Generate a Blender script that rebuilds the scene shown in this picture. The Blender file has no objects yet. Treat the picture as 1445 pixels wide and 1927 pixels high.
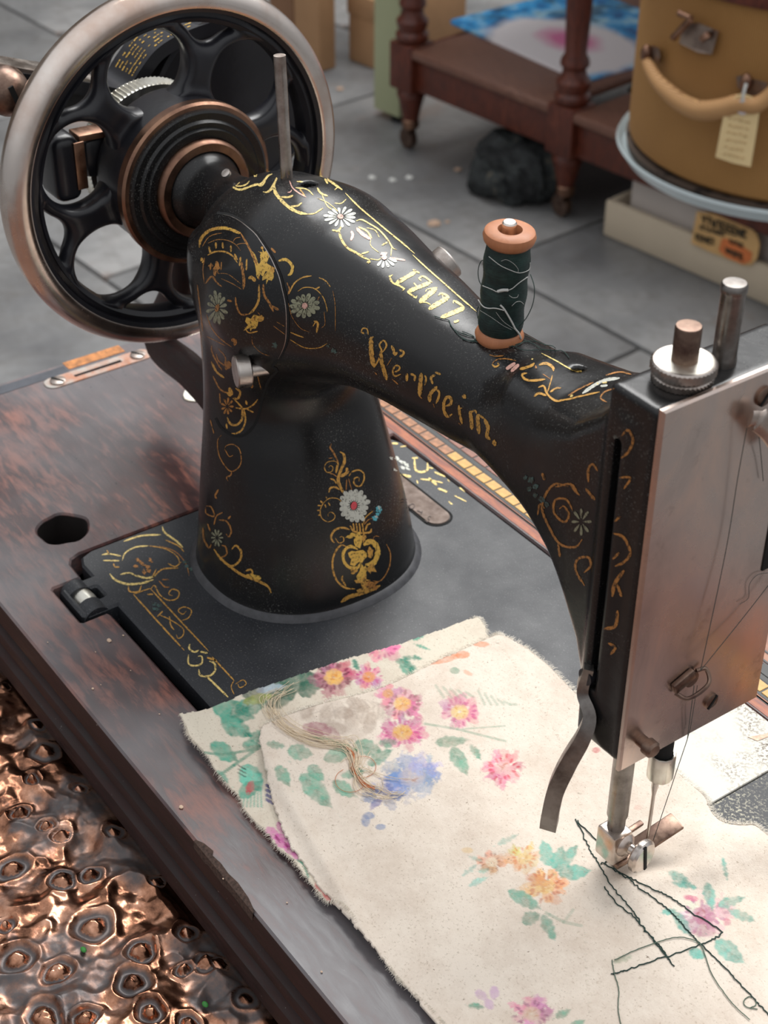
import bpy, bmesh, math, random
import numpy as np
from mathutils import Vector, Matrix
from mathutils.bvhtree import BVHTree
from mathutils.geometry import tessellate_polygon

PI = math.pi
SC = bpy.context.scene
COL = SC.collection
random.seed(7)

# ------------------------------------------------------------------ camera
# metres; X runs along the arm towards the needle, Y from the hinge side to the operator side, Z up, z=0 is the bed
FPX = 3100.0
RC = np.array([[0.5780859818, 0.8159501764, 0.0064735770],
               [0.4775665452, -0.3318931701, -0.8134968461],
               [-0.6616243591, 0.4733626868, -0.5815332959]])
CAM = np.array([0.5709, -0.2343, 0.4557])
cd = bpy.data.cameras.new('camera')
cam = bpy.data.objects.new('camera', cd)
COL.objects.link(cam)
M3 = Matrix(((RC[0][0], -RC[1][0], -RC[2][0]), (RC[0][1], -RC[1][1], -RC[2][1]), (RC[0][2], -RC[1][2], -RC[2][2])))
cam.matrix_world = Matrix.Translation(Vector(CAM)) @ M3.to_4x4()
cd.sensor_fit = 'HORIZONTAL'
cd.sensor_width = 36.0
cd.lens = FPX / 1445.0 * 36.0
cd.clip_start = 0.01
cd.clip_end = 60
cd.dof.use_dof = True
cd.dof.focus_distance = 0.60
cd.dof.aperture_fstop = 30.0
SC.camera = cam

# ------------------------------------------------------------------ light and exposure
W = bpy.data.worlds.new('overcast_sky')
SC.world = W
W.use_nodes = True
nt = W.node_tree
nt.nodes.clear()
wo = nt.nodes.new('ShaderNodeOutputWorld')
bg = nt.nodes.new('ShaderNodeBackground')
tc = nt.nodes.new('ShaderNodeTexCoord')
sp = nt.nodes.new('ShaderNodeSeparateXYZ')
rp = nt.nodes.new('ShaderNodeValToRGB')
nt.links.new(tc.outputs['Generated'], sp.inputs[0])
nt.links.new(sp.outputs[2], rp.inputs[0])
nt.links.new(rp.outputs[0], bg.inputs[0])
nt.links.new(bg.outputs[0], wo.inputs[0])
e = rp.color_ramp.elements
e[0].position = 0.0
e[0].color = (0.30, 0.305, 0.315, 1)
e[1].position = 1.0
e[1].color = (1.0, 1.02, 1.05, 1)
m_ = e.new(0.35)
m_.color = (0.62, 0.63, 0.65, 1)
bg.inputs[1].default_value = 0.92
# broad soft daylight from the open street above and beyond the stall
ld = bpy.data.lights.new('street_daylight', 'AREA')
ld.shape = 'RECTANGLE'
ld.size = 3.2
ld.size_y = 1.6
ld.energy = 135
ld.color = (1.0, 0.99, 0.97)
lo = bpy.data.objects.new('street_daylight', ld)
COL.objects.link(lo)
lo.location = (-0.9, 1.9, 2.6)
lo.rotation_euler = (Vector((0.1, 0.1, 0.0)) - Vector(lo.location)).to_track_quat('-Z', 'Y').to_euler()
SC.view_settings.view_transform = 'Standard'
SC.view_settings.look = 'None'
SC.view_settings.gamma = 1.0
SC.view_settings.use_curve_mapping = False
SC.view_settings.exposure = 0.10

# ------------------------------------------------------------------ measuring helpers: a sight line through a photo pixel meets a plane
def ray(x, y):
    return RC.T @ np.array([(x - 722.5) / FPX, (y - 963.5) / FPX, 1.0])
def onz(x, y, z=0.0):
    r = ray(x, y); return CAM + r * (z - CAM[2]) / r[2]
def ony(x, y, v):
    r = ray(x, y); return CAM + r * (v - CAM[1]) / r[1]
def onx(x, y, v):
    r = ray(x, y); return CAM + r * (v - CAM[0]) / r[0]
def proj(P):
    q = (np.asarray(P, float) - CAM) @ RC.T
    return np.stack([FPX * q[..., 0] / q[..., 2] + 722.5, FPX * q[..., 1] / q[..., 2] + 963.5], -1)
def zat(X, Y, py):
    """height of the point on the vertical through (X, Y) that shows at image row py"""
    a, b = -1.5, 1.5
    for _ in range(50):
        m = (a + b) / 2
        if proj([X, Y, m])[1] > py: a = m
        else: b = m
    return (a + b) / 2

# ------------------------------------------------------------------ materials
def _n(nt, t, **k):
    n = nt.nodes.new(t)
    for a, b in k.items(): setattr(n, a, b)
    return n
class Mat:
    def __init__(s, name, rough=0.5, metal=0.0, spec=0.5, coat=0.0, sheen=0.0):
        s.m = bpy.data.materials.new(name); s.m.use_nodes = True
        s.nt = s.m.node_tree; s.b = s.nt.nodes['Principled BSDF']
        s.b.inputs['Roughness'].default_value = rough
        s.b.inputs['Metallic'].default_value = metal
        s.b.inputs['Specular IOR Level'].default_value = spec
        s.b.inputs['Coat Weight'].default_value = coat
        s.b.inputs['Sheen Weight'].default_value = sheen
        s.co = _n(s.nt, 'ShaderNodeTexCoord').outputs['Object']
        s.h = None
    def L(s, a, b): s.nt.links.new(a, b)
    def map(s, scale=(1, 1, 1), rot=(0, 0, 0)):
        n = _n(s.nt, 'ShaderNodeMapping'); n.inputs['Scale'].default_value = scale; n.inputs['Rotation'].default_value = rot
        s.L(s.co, n.inputs[0]); return n.outputs[0]
    def noise(s, scale, detail=4, rough=0.6, vec=None, dist=0.0):
        n = _n(s.nt, 'ShaderNodeTexNoise'); n.inputs['Scale'].default_value = scale; n.inputs['Detail'].default_value = detail
        n.inputs['Roughness'].default_value = rough; n.inputs['Distortion'].default_value = dist
        s.L(vec or s.co, n.inputs['Vector']); return n.outputs[0]
    def voro(s, scale, feature='F1', vec=None, out=0):
        n = _n(s.nt, 'ShaderNodeTexVoronoi', feature=feature); n.inputs['Scale'].default_value = scale
        s.L(vec or s.co, n.inputs['Vector']); return n.outputs[out]
    def wave(s, scale, dist=0.0, dirn='X', vec=None):
        n = _n(s.nt, 'ShaderNodeTexWave', bands_direction=dirn); n.inputs['Scale'].default_value = scale; n.inputs['Distortion'].default_value = dist
        s.L(vec or s.co, n.inputs['Vector']); return n.outputs[1]
    def ramp(s, v, pts):
        n = _n(s.nt, 'ShaderNodeValToRGB'); e = n.color_ramp.elements
        while len(e) < len(pts): e.new(0.5)
        for i, (p, c) in enumerate(pts):
            e[i].position = p; e[i].color = tuple(c) + (1,) if isinstance(c, (tuple, list)) else (c, c, c, 1)
        s.L(v, n.inputs[0]); return n.outputs[0]
    def mix(s, f, a, b, blend='MIX'):
        n = _n(s.nt, 'ShaderNodeMix', data_type='RGBA', blend_type=blend)
        for i, v in ((0, f), (6, a), (7, b)):
            if isinstance(v, (int, float)): n.inputs[i].default_value = v if i == 0 else (v, v, v, 1)
            elif isinstance(v, tuple): n.inputs[i].default_value = v + (1,)
            else: s.L(v, n.inputs[i])
        return n.outputs[2]
    def attr(s, name, out='Color'):
        n = _n(s.nt, 'ShaderNodeAttribute', attribute_name=name); return n.outputs[out]
    def col(s, v):
        if isinstance(v, tuple): s.b.inputs['Base Color'].default_value = v + (1,)
        else: s.L(v, s.b.inputs['Base Color'])
        return s
    def inp(s, k, v):
        if isinstance(v, (int, float)): s.b.inputs[k].default_value = v
        else: s.L(v, s.b.inputs[k])
        return s
    def bump(s, h, strength=0.2, dist=0.001):
        n = _n(s.nt, 'ShaderNodeBump'); n.inputs['Strength'].default_value = strength; n.inputs['Distance'].default_value = dist
        s.L(h, n.inputs['Height'])
        if s.h is not None: s.L(s.h, n.inputs['Normal'])
        s.h = n.outputs[0]; s.L(s.h, s.b.inputs['Normal']); return s

def japan_black():
    s = Mat('japanned_black', 0.25, 0, 0.42)
    dust = s.ramp(s.noise(1500, 2, 0.6), [(0.60, 0.0), (0.70, 1.0)])
    zone = s.ramp(s.noise(26, 4, 0.6), [(0.42, 0.03), (0.66, 1.0)])
    d = s.mix(1.0, dust, zone, 'MULTIPLY')
    base = s.ramp(s.noise(14, 3), [(0.35, (0.0085, 0.0087, 0.0095)), (0.7, (0.013, 0.0122, 0.012))])
    s.col(s.mix(d, base, (0.13, 0.13, 0.12)))
    s.inp('Roughness', s.ramp(s.noise(60, 4), [(0.3, 0.20), (0.75, 0.34)]))
    s.bump(s.noise(120, 3), 0.12, 0.0006)
    return s.m
def bed_black():
    s = Mat('japanned_bed', 0.4)
    dust = s.ramp(s.noise(1400, 2, 0.6), [(0.62, 0.0), (0.74, 1.0)])
    lint = s.ramp(s.noise(420, 5, 0.75, dist=2.0), [(0.63, 0.0), (0.70, 0.6)])
    base = s.ramp(s.noise(20, 4), [(0.3, (0.017, 0.019, 0.023)), (0.75, (0.027, 0.029, 0.034))])
    s.col(s.mix(lint, s.mix(dust, base, (0.16, 0.16, 0.16)), (0.14, 0.14, 0.14)))
    s.inp('Roughness', s.ramp(s.noise(40, 4), [(0.3, 0.38), (0.75, 0.54)]))
    s.bump(s.noise(300, 3), 0.15, 0.0004)
    return s.m
def gold(name='gold_decal', keep=0.52, c=(0.62, 0.33, 0.07)):
    s = Mat(name, 0.42, 0.25)
    w = s.ramp(s.noise(900, 4, 0.7), [(keep - 0.08, 1.0), (keep + 0.06, 0.0)])
    s.col(s.mix(w, (0.03, 0.02, 0.012), s.mix(s.noise(150), tuple(x * 0.75 for x in c), tuple(min(1, x * 1.25) for x in c))))
    return s.m
def metal(name, c, rough=0.3, tarn=(0.20, 0.11, 0.07), amt=0.55, scale=35, m=1.0, spread=0.15):
    s = Mat(name, rough, m)
    f = s.ramp(s.noise(scale, 5, 0.65), [(amt - spread, 0.0), (amt + spread, 1.0)])
    s.col(s.mix(f, c, tarn))
    s.inp('Roughness', s.ramp(s.noise(scale * 3, 4), [(0.3, rough * 0.75), (0.75, min(1, rough * 1.5))]))
    return s.m
def wood(name, dark, red, worn, axis=0, rough=0.28, amt=0.5, streak=6.0, grey_sheen=None, sc=14):
    s = Mat(name, rough, 0, 0.5)
    st = [1.0, 1.0, 1.0]
    for i in range(3):
        if i != axis: st[i] = streak
    v = s.map(tuple(st))
    grain = s.noise(50, 6, 0.65, v, 0.4)
    patch = s.noise(sc, 5, 0.65, s.map(tuple(1 + (x - 1) * 0.25 for x in st)), 0.3)
    c = s.mix(s.ramp(grain, [(0.35, 0.0), (0.65, 1.0)]), dark, red)
    wf = s.ramp(s.mix(0.45, patch, grain), [(amt, 0.0), (amt + 0.12, 1.0)])
    c = s.mix(wf, c, worn)
    if grey_sheen: c = s.mix(s.ramp(s.noise(sc * 0.7, 4, 0.6), [(0.43, 0.0), (0.63, 0.80)]), c, grey_sheen)  # grey patches put the sky's sheen into the wood colour
    sp_ = s.ramp(s.noise(900, 2, 0.5), [(0.74, 0.0), (0.80, 0.6)])
    c = s.mix(sp_, c, (0.35, 0.32, 0.3))
    s.col(c)
    s.inp('Roughness', s.ramp(s.mix(0.5, patch, grain), [(0.3, rough * 0.9), (0.65, rough * 1.7)]))
    s.bump(grain, 0.25, 0.0005)
    return s.m
def plain(name, c, rough=0.6, var=0.15, scale=30, bump=0.0, metal_=0.0, spec=0.5):
    s = Mat(name, rough, metal_, spec)
    s.col(s.mix(s.ramp(s.noise(scale, 4), [(0.3, 0.0), (0.7, 1.0)]), tuple(x * (1 - var) for x in c), tuple(min(1, x * (1 + var)) for x in c)))
    if bump: s.bump(s.noise(scale * 6, 3), bump, 0.001)
    return s.m

M = {}
M['black'] = japan_black()
M['bed'] = bed_black()
M['wheelblack'] = plain('wheel_enamel', (0.014, 0.014, 0.018), 0.3, 0.3, 40, 0.08)
M['void'] = plain('inner_dark', (0.004, 0.004, 0.004), 0.9, 0)
M['gold'] = gold(keep=0.58, c=(0.62, 0.33, 0.07))
M['gold_dim'] = gold('gold_decal_worn', 0.56, (0.46, 0.20, 0.05))
M['gold_full'] = gold('gold_decal_bright', 0.6, (0.75, 0.46, 0.09))
M['gold_pale'] = gold('gold_decal_pale', 0.58, (0.86, 0.62, 0.22))
M['ivory'] = gold('ivory_decal', 0.62, (0.55, 0.56, 0.50))
M['ivory_dim'] = gold('ivory_decal_worn', 0.58, (0.30, 0.30, 0.2))
M['teal_dim'] = gold('teal_decal_worn', 0.55, (0.07, 0.13, 0.12))
M['teal'] = gold('teal_decal', 0.62, (0.10, 0.42, 0.50))
M['red'] = gold('red_decal', 0.66, (0.62, 0.08, 0.10))
M['pink'] = gold('pink_decal', 0.62, (0.70, 0.40, 0.33))
M['nickel'] = metal('worn_nickel', (0.72, 0.66, 0.61), 0.26, (0.36, 0.24, 0.18), 0.6, 30)
M['rim'] = metal('worn_rim_steel', (0.80, 0.72, 0.66), 0.22, (0.60, 0.45, 0.37), 0.54, 22)
M['steel'] = metal('dull_steel', (0.56, 0.51, 0.47), 0.33, (0.24, 0.18, 0.15), 0.58, 60)
M['brownsteel'] = metal('browned_steel', (0.25, 0.17, 0.13), 0.36, (0.10, 0.06, 0.05), 0.55, 120)
M['bronze'] = metal('browned_bronze', (0.33, 0.19, 0.125), 0.36, (0.15, 0.08, 0.06), 0.55, 50)
M['pale_nickel'] = metal('pale_nickel', (0.80, 0.78, 0.70), 0.34, (0.55, 0.48, 0.36), 0.62, 60)
def faceplate_mat():
    s = Mat('face_plate_metal', 0.2, 1.0)
    a = s.noise(28, 6, 0.7, s.map((1, 1.2, 0.7)), 0.6)
    c = s.ramp(a, [(0.3, (0.52, 0.45, 0.41)), (0.5, (0.64, 0.54, 0.49)), (0.68, (0.74, 0.58, 0.50))])
    stain = s.ramp(s.noise(55, 5, 0.7), [(0.6, 0.0), (0.75, 0.7)])
    s.col(s.mix(stain, c, (0.33, 0.26, 0.23)))
    s.inp('Roughness', s.ramp(s.noise(40, 5), [(0.3, 0.20), (0.7, 0.36)]))
    return s.m
M['face'] = faceplate_mat()
def slide_mat():
    s = Mat('speckled_plate', 0.45, 0.15)
    sp_ = s.ramp(s.noise(760, 3, 0.7), [(0.50, 0.0), (0.57, 1.0)])
    z = s.ramp(s.noise(26, 3), [(0.44, 0.0), (0.60, 1.0)])
    s.col(s.mix(s.mix(1.0, sp_, z, 'MULTIPLY'), (0.50, 0.48, 0.42), (0.10, 0.07, 0.045)))
    return s.m
M['slide'] = slide_mat()
def slide2_mat():
    s = Mat('dark_speckled_plate', 0.5, 0.1)
    sp_ = s.ramp(s.noise(800, 3, 0.7), [(0.52, 0.0), (0.62, 1.0)])
    z = s.ramp(s.noise(30, 3), [(0.35, 0.0), (0.6, 0.9)])
    s.col(s.mix(s.mix(1.0, sp_, z, 'MULTIPLY'), (0.025, 0.026, 0.03), (0.42, 0.39, 0.29)))
    return s.m
M['slide2'] = slide2_mat()
M['board'] = wood('worn_mahogany_top', (0.040, 0.020, 0.020), (0.085, 0.026, 0.022), (0.30, 0.105, 0.068), 0, 0.25, 0.50, 5.0, (0.165, 0.158, 0.165), 8)
M['moulding'] = wood('dark_mahogany_edge', (0.016, 0.007, 0.006), (0.035, 0.011, 0.009), (0.055, 0.018, 0.013), 0, 0.46, 0.62, 8.0)
M['furniture'] = wood('red_mahogany', (0.060, 0.012, 0.006), (0.135, 0.028, 0.012), (0.20, 0.055, 0.026), 2, 0.30, 0.58, 4.0, None, 9)
M['shelfwood'] = wood('mahogany_shelf', (0.14, 0.060, 0.040), (0.20, 0.092, 0.060), (0.26, 0.135, 0.095), 0, 0.32, 0.58, 4.0, None, 9)
M['spoolwood'] = wood('turned_beech', (0.42, 0.16, 0.07), (0.50, 0.20, 0.09), (0.58, 0.27, 0.13), 2, 0.38, 0.6, 5.0, None, 60)
M['filletgrey'] = plain('fillet_highlight_grey', (0.045, 0.045, 0.05), 0.45, 0.35, 200)  # lighter than the casting, the rim highlight is put into this grey
M['serial'] = metal('serial_plate_brass', (0.22, 0.165, 0.135), 0.6, (0.15, 0.105, 0.085), 0.55, 80, 0.25)
M['barsteel'] = metal('dark_bar_steel', (0.30, 0.28, 0.26), 0.34, (0.13, 0.11, 0.10), 0.55, 80)
M['darkwall'] = plain('bore_shade_dark', (0.010, 0.006, 0.005), 0.9, 0.3, 80)
M['tile_yellow'] = plain('boxwood_tile', (0.62, 0.34, 0.075), 0.4, 0.2, 300)
M['tile_dull'] = plain('worn_boxwood_tile', (0.36, 0.15, 0.06), 0.4, 0.45, 300)
M['tile_red'] = plain('rosewood_tile', (0.24, 0.085, 0.05), 0.35, 0.3, 300)
M['ebony'] = plain('ebony_line', (0.025, 0.025, 0.024), 0.45, 0.3, 100)

# ------------------------------------------------------------------ object helpers
def link(name, me, mat=None, parent=None):
    o = bpy.data.objects.new(name, me); COL.objects.link(o)
    if mat is not None: me.materials.append(mat)
    if parent is not None: o.parent = parent
    return o
def smooth(me, on=True):
    me.polygons.foreach_set('use_smooth', [on] * len(me.polygons)); me.update()
def obj(name, bm, mat, parent=None, sm=True, recalc=True):
    if recalc: bmesh.ops.recalc_face_normals(bm, faces=bm.faces)
    me = bpy.data.meshes.new(name); bm.to_mesh(me); bm.free()
    o = link(name, me, mat, parent)
    if sm:
        smooth(me)
        try: me.set_sharp_from_angle(angle=math.radians(38))
        except Exception: pass
    return o
def meshobj(name, V, F, mat, parent=None, sm=True, sharp=None):
    me = bpy.data.meshes.new(name)
    V = np.asarray(V, np.float32).reshape(-1, 3)
    if isinstance(F, np.ndarray):
        k = F.shape[1]; n = len(F)
        me.vertices.add(len(V)); me.vertices.foreach_set('co', V.ravel())
        me.loops.add(n * k); me.loops.foreach_set('vertex_index', F.astype(np.int32).ravel())
        me.polygons.add(n); me.polygons.foreach_set('loop_start', np.arange(0, n * k, k, dtype=np.int32))
        me.update(calc_edges=True); me.validate()
    else:
        me.from_pydata([tuple(map(float, v)) for v in V], [], F)
    o = link(name, me, mat, parent)
    if sm: smooth(me)
    if sharp:
        me.set_sharp_from_angle(angle=math.radians(sharp))
    return o
def thing(name, label, cat, group=None, loc=(0, 0, 0)):
    o = bpy.data.objects.new(name, None); COL.objects.link(o); o.location = loc
    o['label'] = label; o['category'] = cat
    if group: o['group'] = group
    return o
def tag(o, label=None, cat=None, group=None, kind=None):
    if label: o['label'] = label
    if cat: o['category'] = cat
    if group: o['group'] = group
    if kind: o['kind'] = kind
    return o
def box(bm, c, s, rot=None, bev=0.0, seg=2):
    r = bmesh.ops.create_cube(bm, size=1.0)
    vs = r['verts']
    for v in vs: v.co = Vector((v.co.x * s[0], v.co.y * s[1], v.co.z * s[2]))
    if bev:
        es = list({e for v in vs for e in v.link_edges})
        g = bmesh.ops.bevel(bm, geom=es, offset=bev, segments=seg, affect='EDGES', profile=0.5)
        vs = list({v for f in g['faces'] for v in f.verts} | {v for v in vs if v.is_valid})
    Rm = rot if rot is not None else Matrix.Identity(3)
    for v in vs: v.co = Rm @ v.co + Vector(c)
    return vs
def lathe(bm, prof, c=(0, 0, 0), axis='Z', n=48, rot=None):
    """prof: (radius, height) pairs along the axis"""
    rings = []
    for r, h in prof:
        ring = []
        for k in range(n):
            a = 2 * PI * k / n
            p = (r * math.cos(a), r * math.sin(a), h)
            if axis == 'X': p = (h, p[0], p[1])
            elif axis == 'Y': p = (p[1], h, p[0])
            p = Vector(p)
            if rot is not None: p = rot @ p
            ring.append(bm.verts.new(p + Vector(c)))
            if r < 1e-7: break
        rings.append(ring)
    for a, b in zip(rings, rings[1:]):
        if len(a) == 1 and len(b) == 1: continue
        for k in range(n):
            k2 = (k + 1) % n
            if len(a) == 1: bm.faces.new((a[0], b[k], b[k2]))
            elif len(b) == 1: bm.faces.new((a[k], b[0], a[k2]))
            else: bm.faces.new((a[k], b[k], b[k2], a[k2]))
def smoothpath(pts, sub=6, closed=False):
    P = [np.array(p, float) for p in pts]; n = len(P); out = []
    if n < 3: return [P[0] + (P[-1] - P[0]) * t for t in np.linspace(0, 1, sub + 1)]
    for i in range(n if closed else n - 1):
        p0 = P[(i - 1) % n] if closed or i > 0 else 2 * P[0] - P[1]
        p1 = P[i]; p2 = P[(i + 1) % n]
        p3 = P[(i + 2) % n] if closed or i + 2 < n else 2 * P[-1] - P[-2]
        for k in range(sub):
            t = k / sub
            out.append(0.5 * ((2 * p1) + (-p0 + p2) * t + (2 * p0 - 5 * p1 + 4 * p2 - p3) * t * t + (-p0 + 3 * p1 - 3 * p2 + p3) * t ** 3))
    if not closed: out.append(P[-1])
    return out
def tube(bm, pts, r, n=8, closed=False, cap=True, ell=None):
    """sweep; r a number or list; ell=(axis vector, factor) squashes along an axis"""
    P = [Vector(p) for p in pts]; m = len(P)
    R = r if hasattr(r, '__len__') else [r] * m
    T = []
    for i in range(m):
        a = P[(i + 1) % m] if closed or i < m - 1 else P[i]
        b = P[i - 1] if closed or i > 0 else P[i]
        T.append((a - b).normalized())
    up = Vector((0, 0, 1)) if abs(T[0].z) < 0.9 else Vector((1, 0, 0))
    u = T[0].cross(up).normalized(); rings = []
    for i in range(m):
        u = (u - T[i] * u.dot(T[i])).normalized(); v = T[i].cross(u)
        ring = []
        for k in range(n):
            a = 2 * PI * k / n
            d = (u * math.cos(a) + v * math.sin(a)) * R[i]
            if ell is not None:
                ax = Vector(ell[0]); d = d + ax * d.dot(ax) * (ell[1] - 1)
            ring.append(bm.verts.new(P[i] + d))
        rings.append(ring)
    for i in range(m if closed else m - 1):
        a, b = rings[i], rings[(i + 1) % m]
        off = 0
        if closed and i == m - 1:
            off = min(range(n), key=lambda o: sum((a[k].co - b[(k + o) % n].co).length for k in range(n)))
        for k in range(n):
            bm.faces.new((a[k], a[(k + 1) % n], b[(k + 1 + off) % n], b[(k + off) % n]))
    if cap and not closed:
        bm.faces.new(rings[0][::-1]); bm.faces.new(rings[-1])
def offset_ring(P, d):
    P = [Vector((p[0], p[1])) for p in P]; n = len(P); out = []
    area = sum(P[i].x * P[(i + 1) % n].y - P[(i + 1) % n].x * P[i].y for i in range(n))
    s = 1 if area > 0 else -1
    for i in range(n):
        a = (P[i] - P[i - 1]).normalized(); b = (P[(i + 1) % n] - P[i]).normalized()
        na = Vector((-a.y, a.x)) * s; nb = Vector((-b.y, b.x)) * s
        m = na + nb
        m = m / max(0.5, m.dot(na))
        out.append(P[i] + m * d)
    return out
def prism(bm, outer, z0, z1, holes=(), bev=0.0, bottom=True, f=None):
    """plate with holes; f maps (x, y, z) to a point"""
    f = f or (lambda x, y, z: (x, y, z))
    rings = [outer] + list(holes)
    tops, levels = [], []
    for i, R_ in enumerate(rings):
        R_ = [Vector((p[0], p[1])) for p in R_]
        ins = offset_ring(R_, bev if i == 0 else -bev) if bev else R_
        lo_ = [bm.verts.new(f(p.x, p.y, z0)) for p in R_]
        mid = [bm.verts.new(f(p.x, p.y, z1 - bev)) for p in R_] if bev else None
        hi = [bm.verts.new(f(p.x, p.y, z1)) for p in ins]
        seq = [lo_] + ([mid] if mid else []) + [hi]
        n = len(R_)
        for a, b in zip(seq, seq[1:]):
            for k in range(n): bm.faces.new((a[k], a[(k + 1) % n], b[(k + 1) % n], b[k]))
        tops.append((ins, hi)); levels.append((R_, lo_))
    for S in ([tops, levels] if bottom else [tops]):
        flat = [v for _, vs in S for v in vs]
        for t in tessellate_polygon([[Vector((p.x, p.y, 0)) for p in ps] for ps, _ in S]):
            try: bm.faces.new([flat[k] for k in t])
            except ValueError: pass
def rrect(x0, x1, y0, y1, r, n=6):
    out = []
    for cx, cy, a0 in ((x1 - r, y1 - r, 0), (x0 + r, y1 - r, PI / 2), (x0 + r, y0 + r, PI), (x1 - r, y0 + r, 1.5 * PI)):
        for k in range(n + 1):
            a = a0 + PI / 2 * k / n
            out.append((cx + r * math.cos(a), cy + r * math.sin(a)))
    return out
def circle(cx, cy, rx, ry=None, n=32, ph=0):
    ry = ry or rx
    return [(cx + rx * math.cos(2 * PI * k / n + ph), cy + ry * math.sin(2 * PI * k / n + ph)) for k in range(n)]
def knurled(bm, r, h, c, axis='Z', n=72, rot=None, depth=0.00025, bev=0.0004):
    rings = []
    for rr, z, kn in ((0, 0, 0), (r - bev, 0, 0), (r, bev, 1), (r, h * 0.5, 2), (r, h - bev, 1), (r - bev, h, 0), (0, h, 0)):
        ring = []
        for k in range(n):
            a = 2 * PI * k / n
            q = rr + (depth * (1 if (k + (kn == 2)) % 2 else -1) if kn else 0)
            p = (q * math.cos(a), q * math.sin(a), z)
            if axis == 'X': p = (p[2], p[0], p[1])
            elif axis == 'Y': p = (p[1], p[2], p[0])
            p = Vector(p)
            if rot is not None: p = rot @ p
            ring.append(bm.verts.new(p + Vector(c)))
            if rr == 0: break
        rings.append(ring)
    for a, b in zip(rings, rings[1:]):
        for k in range(n):
            k2 = (k + 1) % n
            if len(a) == 1: bm.faces.new((a[0], b[k], b[k2]))
            elif len(b) == 1: bm.faces.new((a[k], b[0], a[k2]))
            else: bm.faces.new((a[k], b[k], b[k2], a[k2]))

# ------------------------------------------------------------------ signed-distance casting: pillar, arm and head in one surface
def smin(a, b, k):
    h = np.clip(0.5 + 0.5 * (b - a) / k, 0, 1)
    return b * (1 - h) + a * h - k * h * (1 - h)
def smax(a, b, k):
    return -smin(-a, -b, k)
def sd_box(P, c, h, r):
    q = np.abs(P - np.array(c)) - (np.array(h) - r)
    return np.linalg.norm(np.maximum(q, 0), axis=-1) + np.minimum(q.max(-1), 0) - r
PZ = np.array([-0.01, 0.0, 0.004, 0.01, 0.03, 0.05, 0.07, 0.09, 0.12, 0.20])
PR = np.array([0.0498, 0.0488, 0.0477, 0.0470, 0.0442, 0.0410, 0.0376, 0.0346, 0.0335, 0.0335])
PC = np.array([0.0578, 0.0578, 0.0577, 0.0575, 0.0557, 0.0530, 0.0500, 0.0460, 0.0435, 0.0435])
AX = np.array([0.03, 0.05, 0.07, 0.09, 0.10, 0.12, 0.14, 0.16, 0.18, 0.20, 0.23, 0.26])
AZ = np.array([0.1385, 0.1400, 0.1420, 0.1455, 0.1476, 0.1502, 0.1508, 0.1500, 0.1505, 0.1522, 0.1535, 0.155])
AR = np.array([0.0430, 0.0420, 0.0400, 0.0362, 0.0337, 0.0288, 0.0258, 0.0234, 0.0221, 0.0217, 0.0230, 0.0260])
WEB = [(0.205, 0.145), (0.230, 0.137), (0.247, 0.1285), (0.259, 0.119), (0.268, 0.1085), (0.2735, 0.096), (0.2765, 0.084), (0.2785, 0.0775),
       (0.293, 0.0775), (0.293, 0.205), (0.280, 0.2080), (0.270, 0.196), (0.256, 0.184), (0.238, 0.176), (0.215, 0.172)]
def spl(X, Y):
    P = smoothpath(list(zip(X, Y)), 12); P = np.array(P)
    return P[:, 0], P[:, 1]
HX = np.array([0.20, 0.235, 0.262, 0.285]); HW = np.array([0.0150, 0.0205, 0.0275, 0.0315])
PZs, PRs = spl(PZ, PR); _, PCs = spl(PZ, PC)
AXs, AZs = spl(AX, AZ); _, ARs = spl(AX, AR)
def sd_poly(x, y, P):
    P = np.array(P); d = np.full(x.shape, 1e9); s = np.ones(x.shape)
    n = len(P)
    for i in range(n):
        a, b = P[i], P[i - 1]
        ex, ey = b[0] - a[0], b[1] - a[1]; wx, wy = x - a[0], y - a[1]
        t = np.clip((wx * ex + wy * ey) / (ex * ex + ey * ey), 0, 1)
        dx, dy = wx - ex * t, wy - ey * t
        d = np.minimum(d, dx * dx + dy * dy)
        c1 = y >= a[1]; c2 = y < b[1]; c3 = ex * wy > ey * wx
        m = (c1 & c2 & c3) | (~c1 & ~c2 & ~c3)
        s = np.where(m, -s, s)
    return s * np.sqrt(d)
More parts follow.
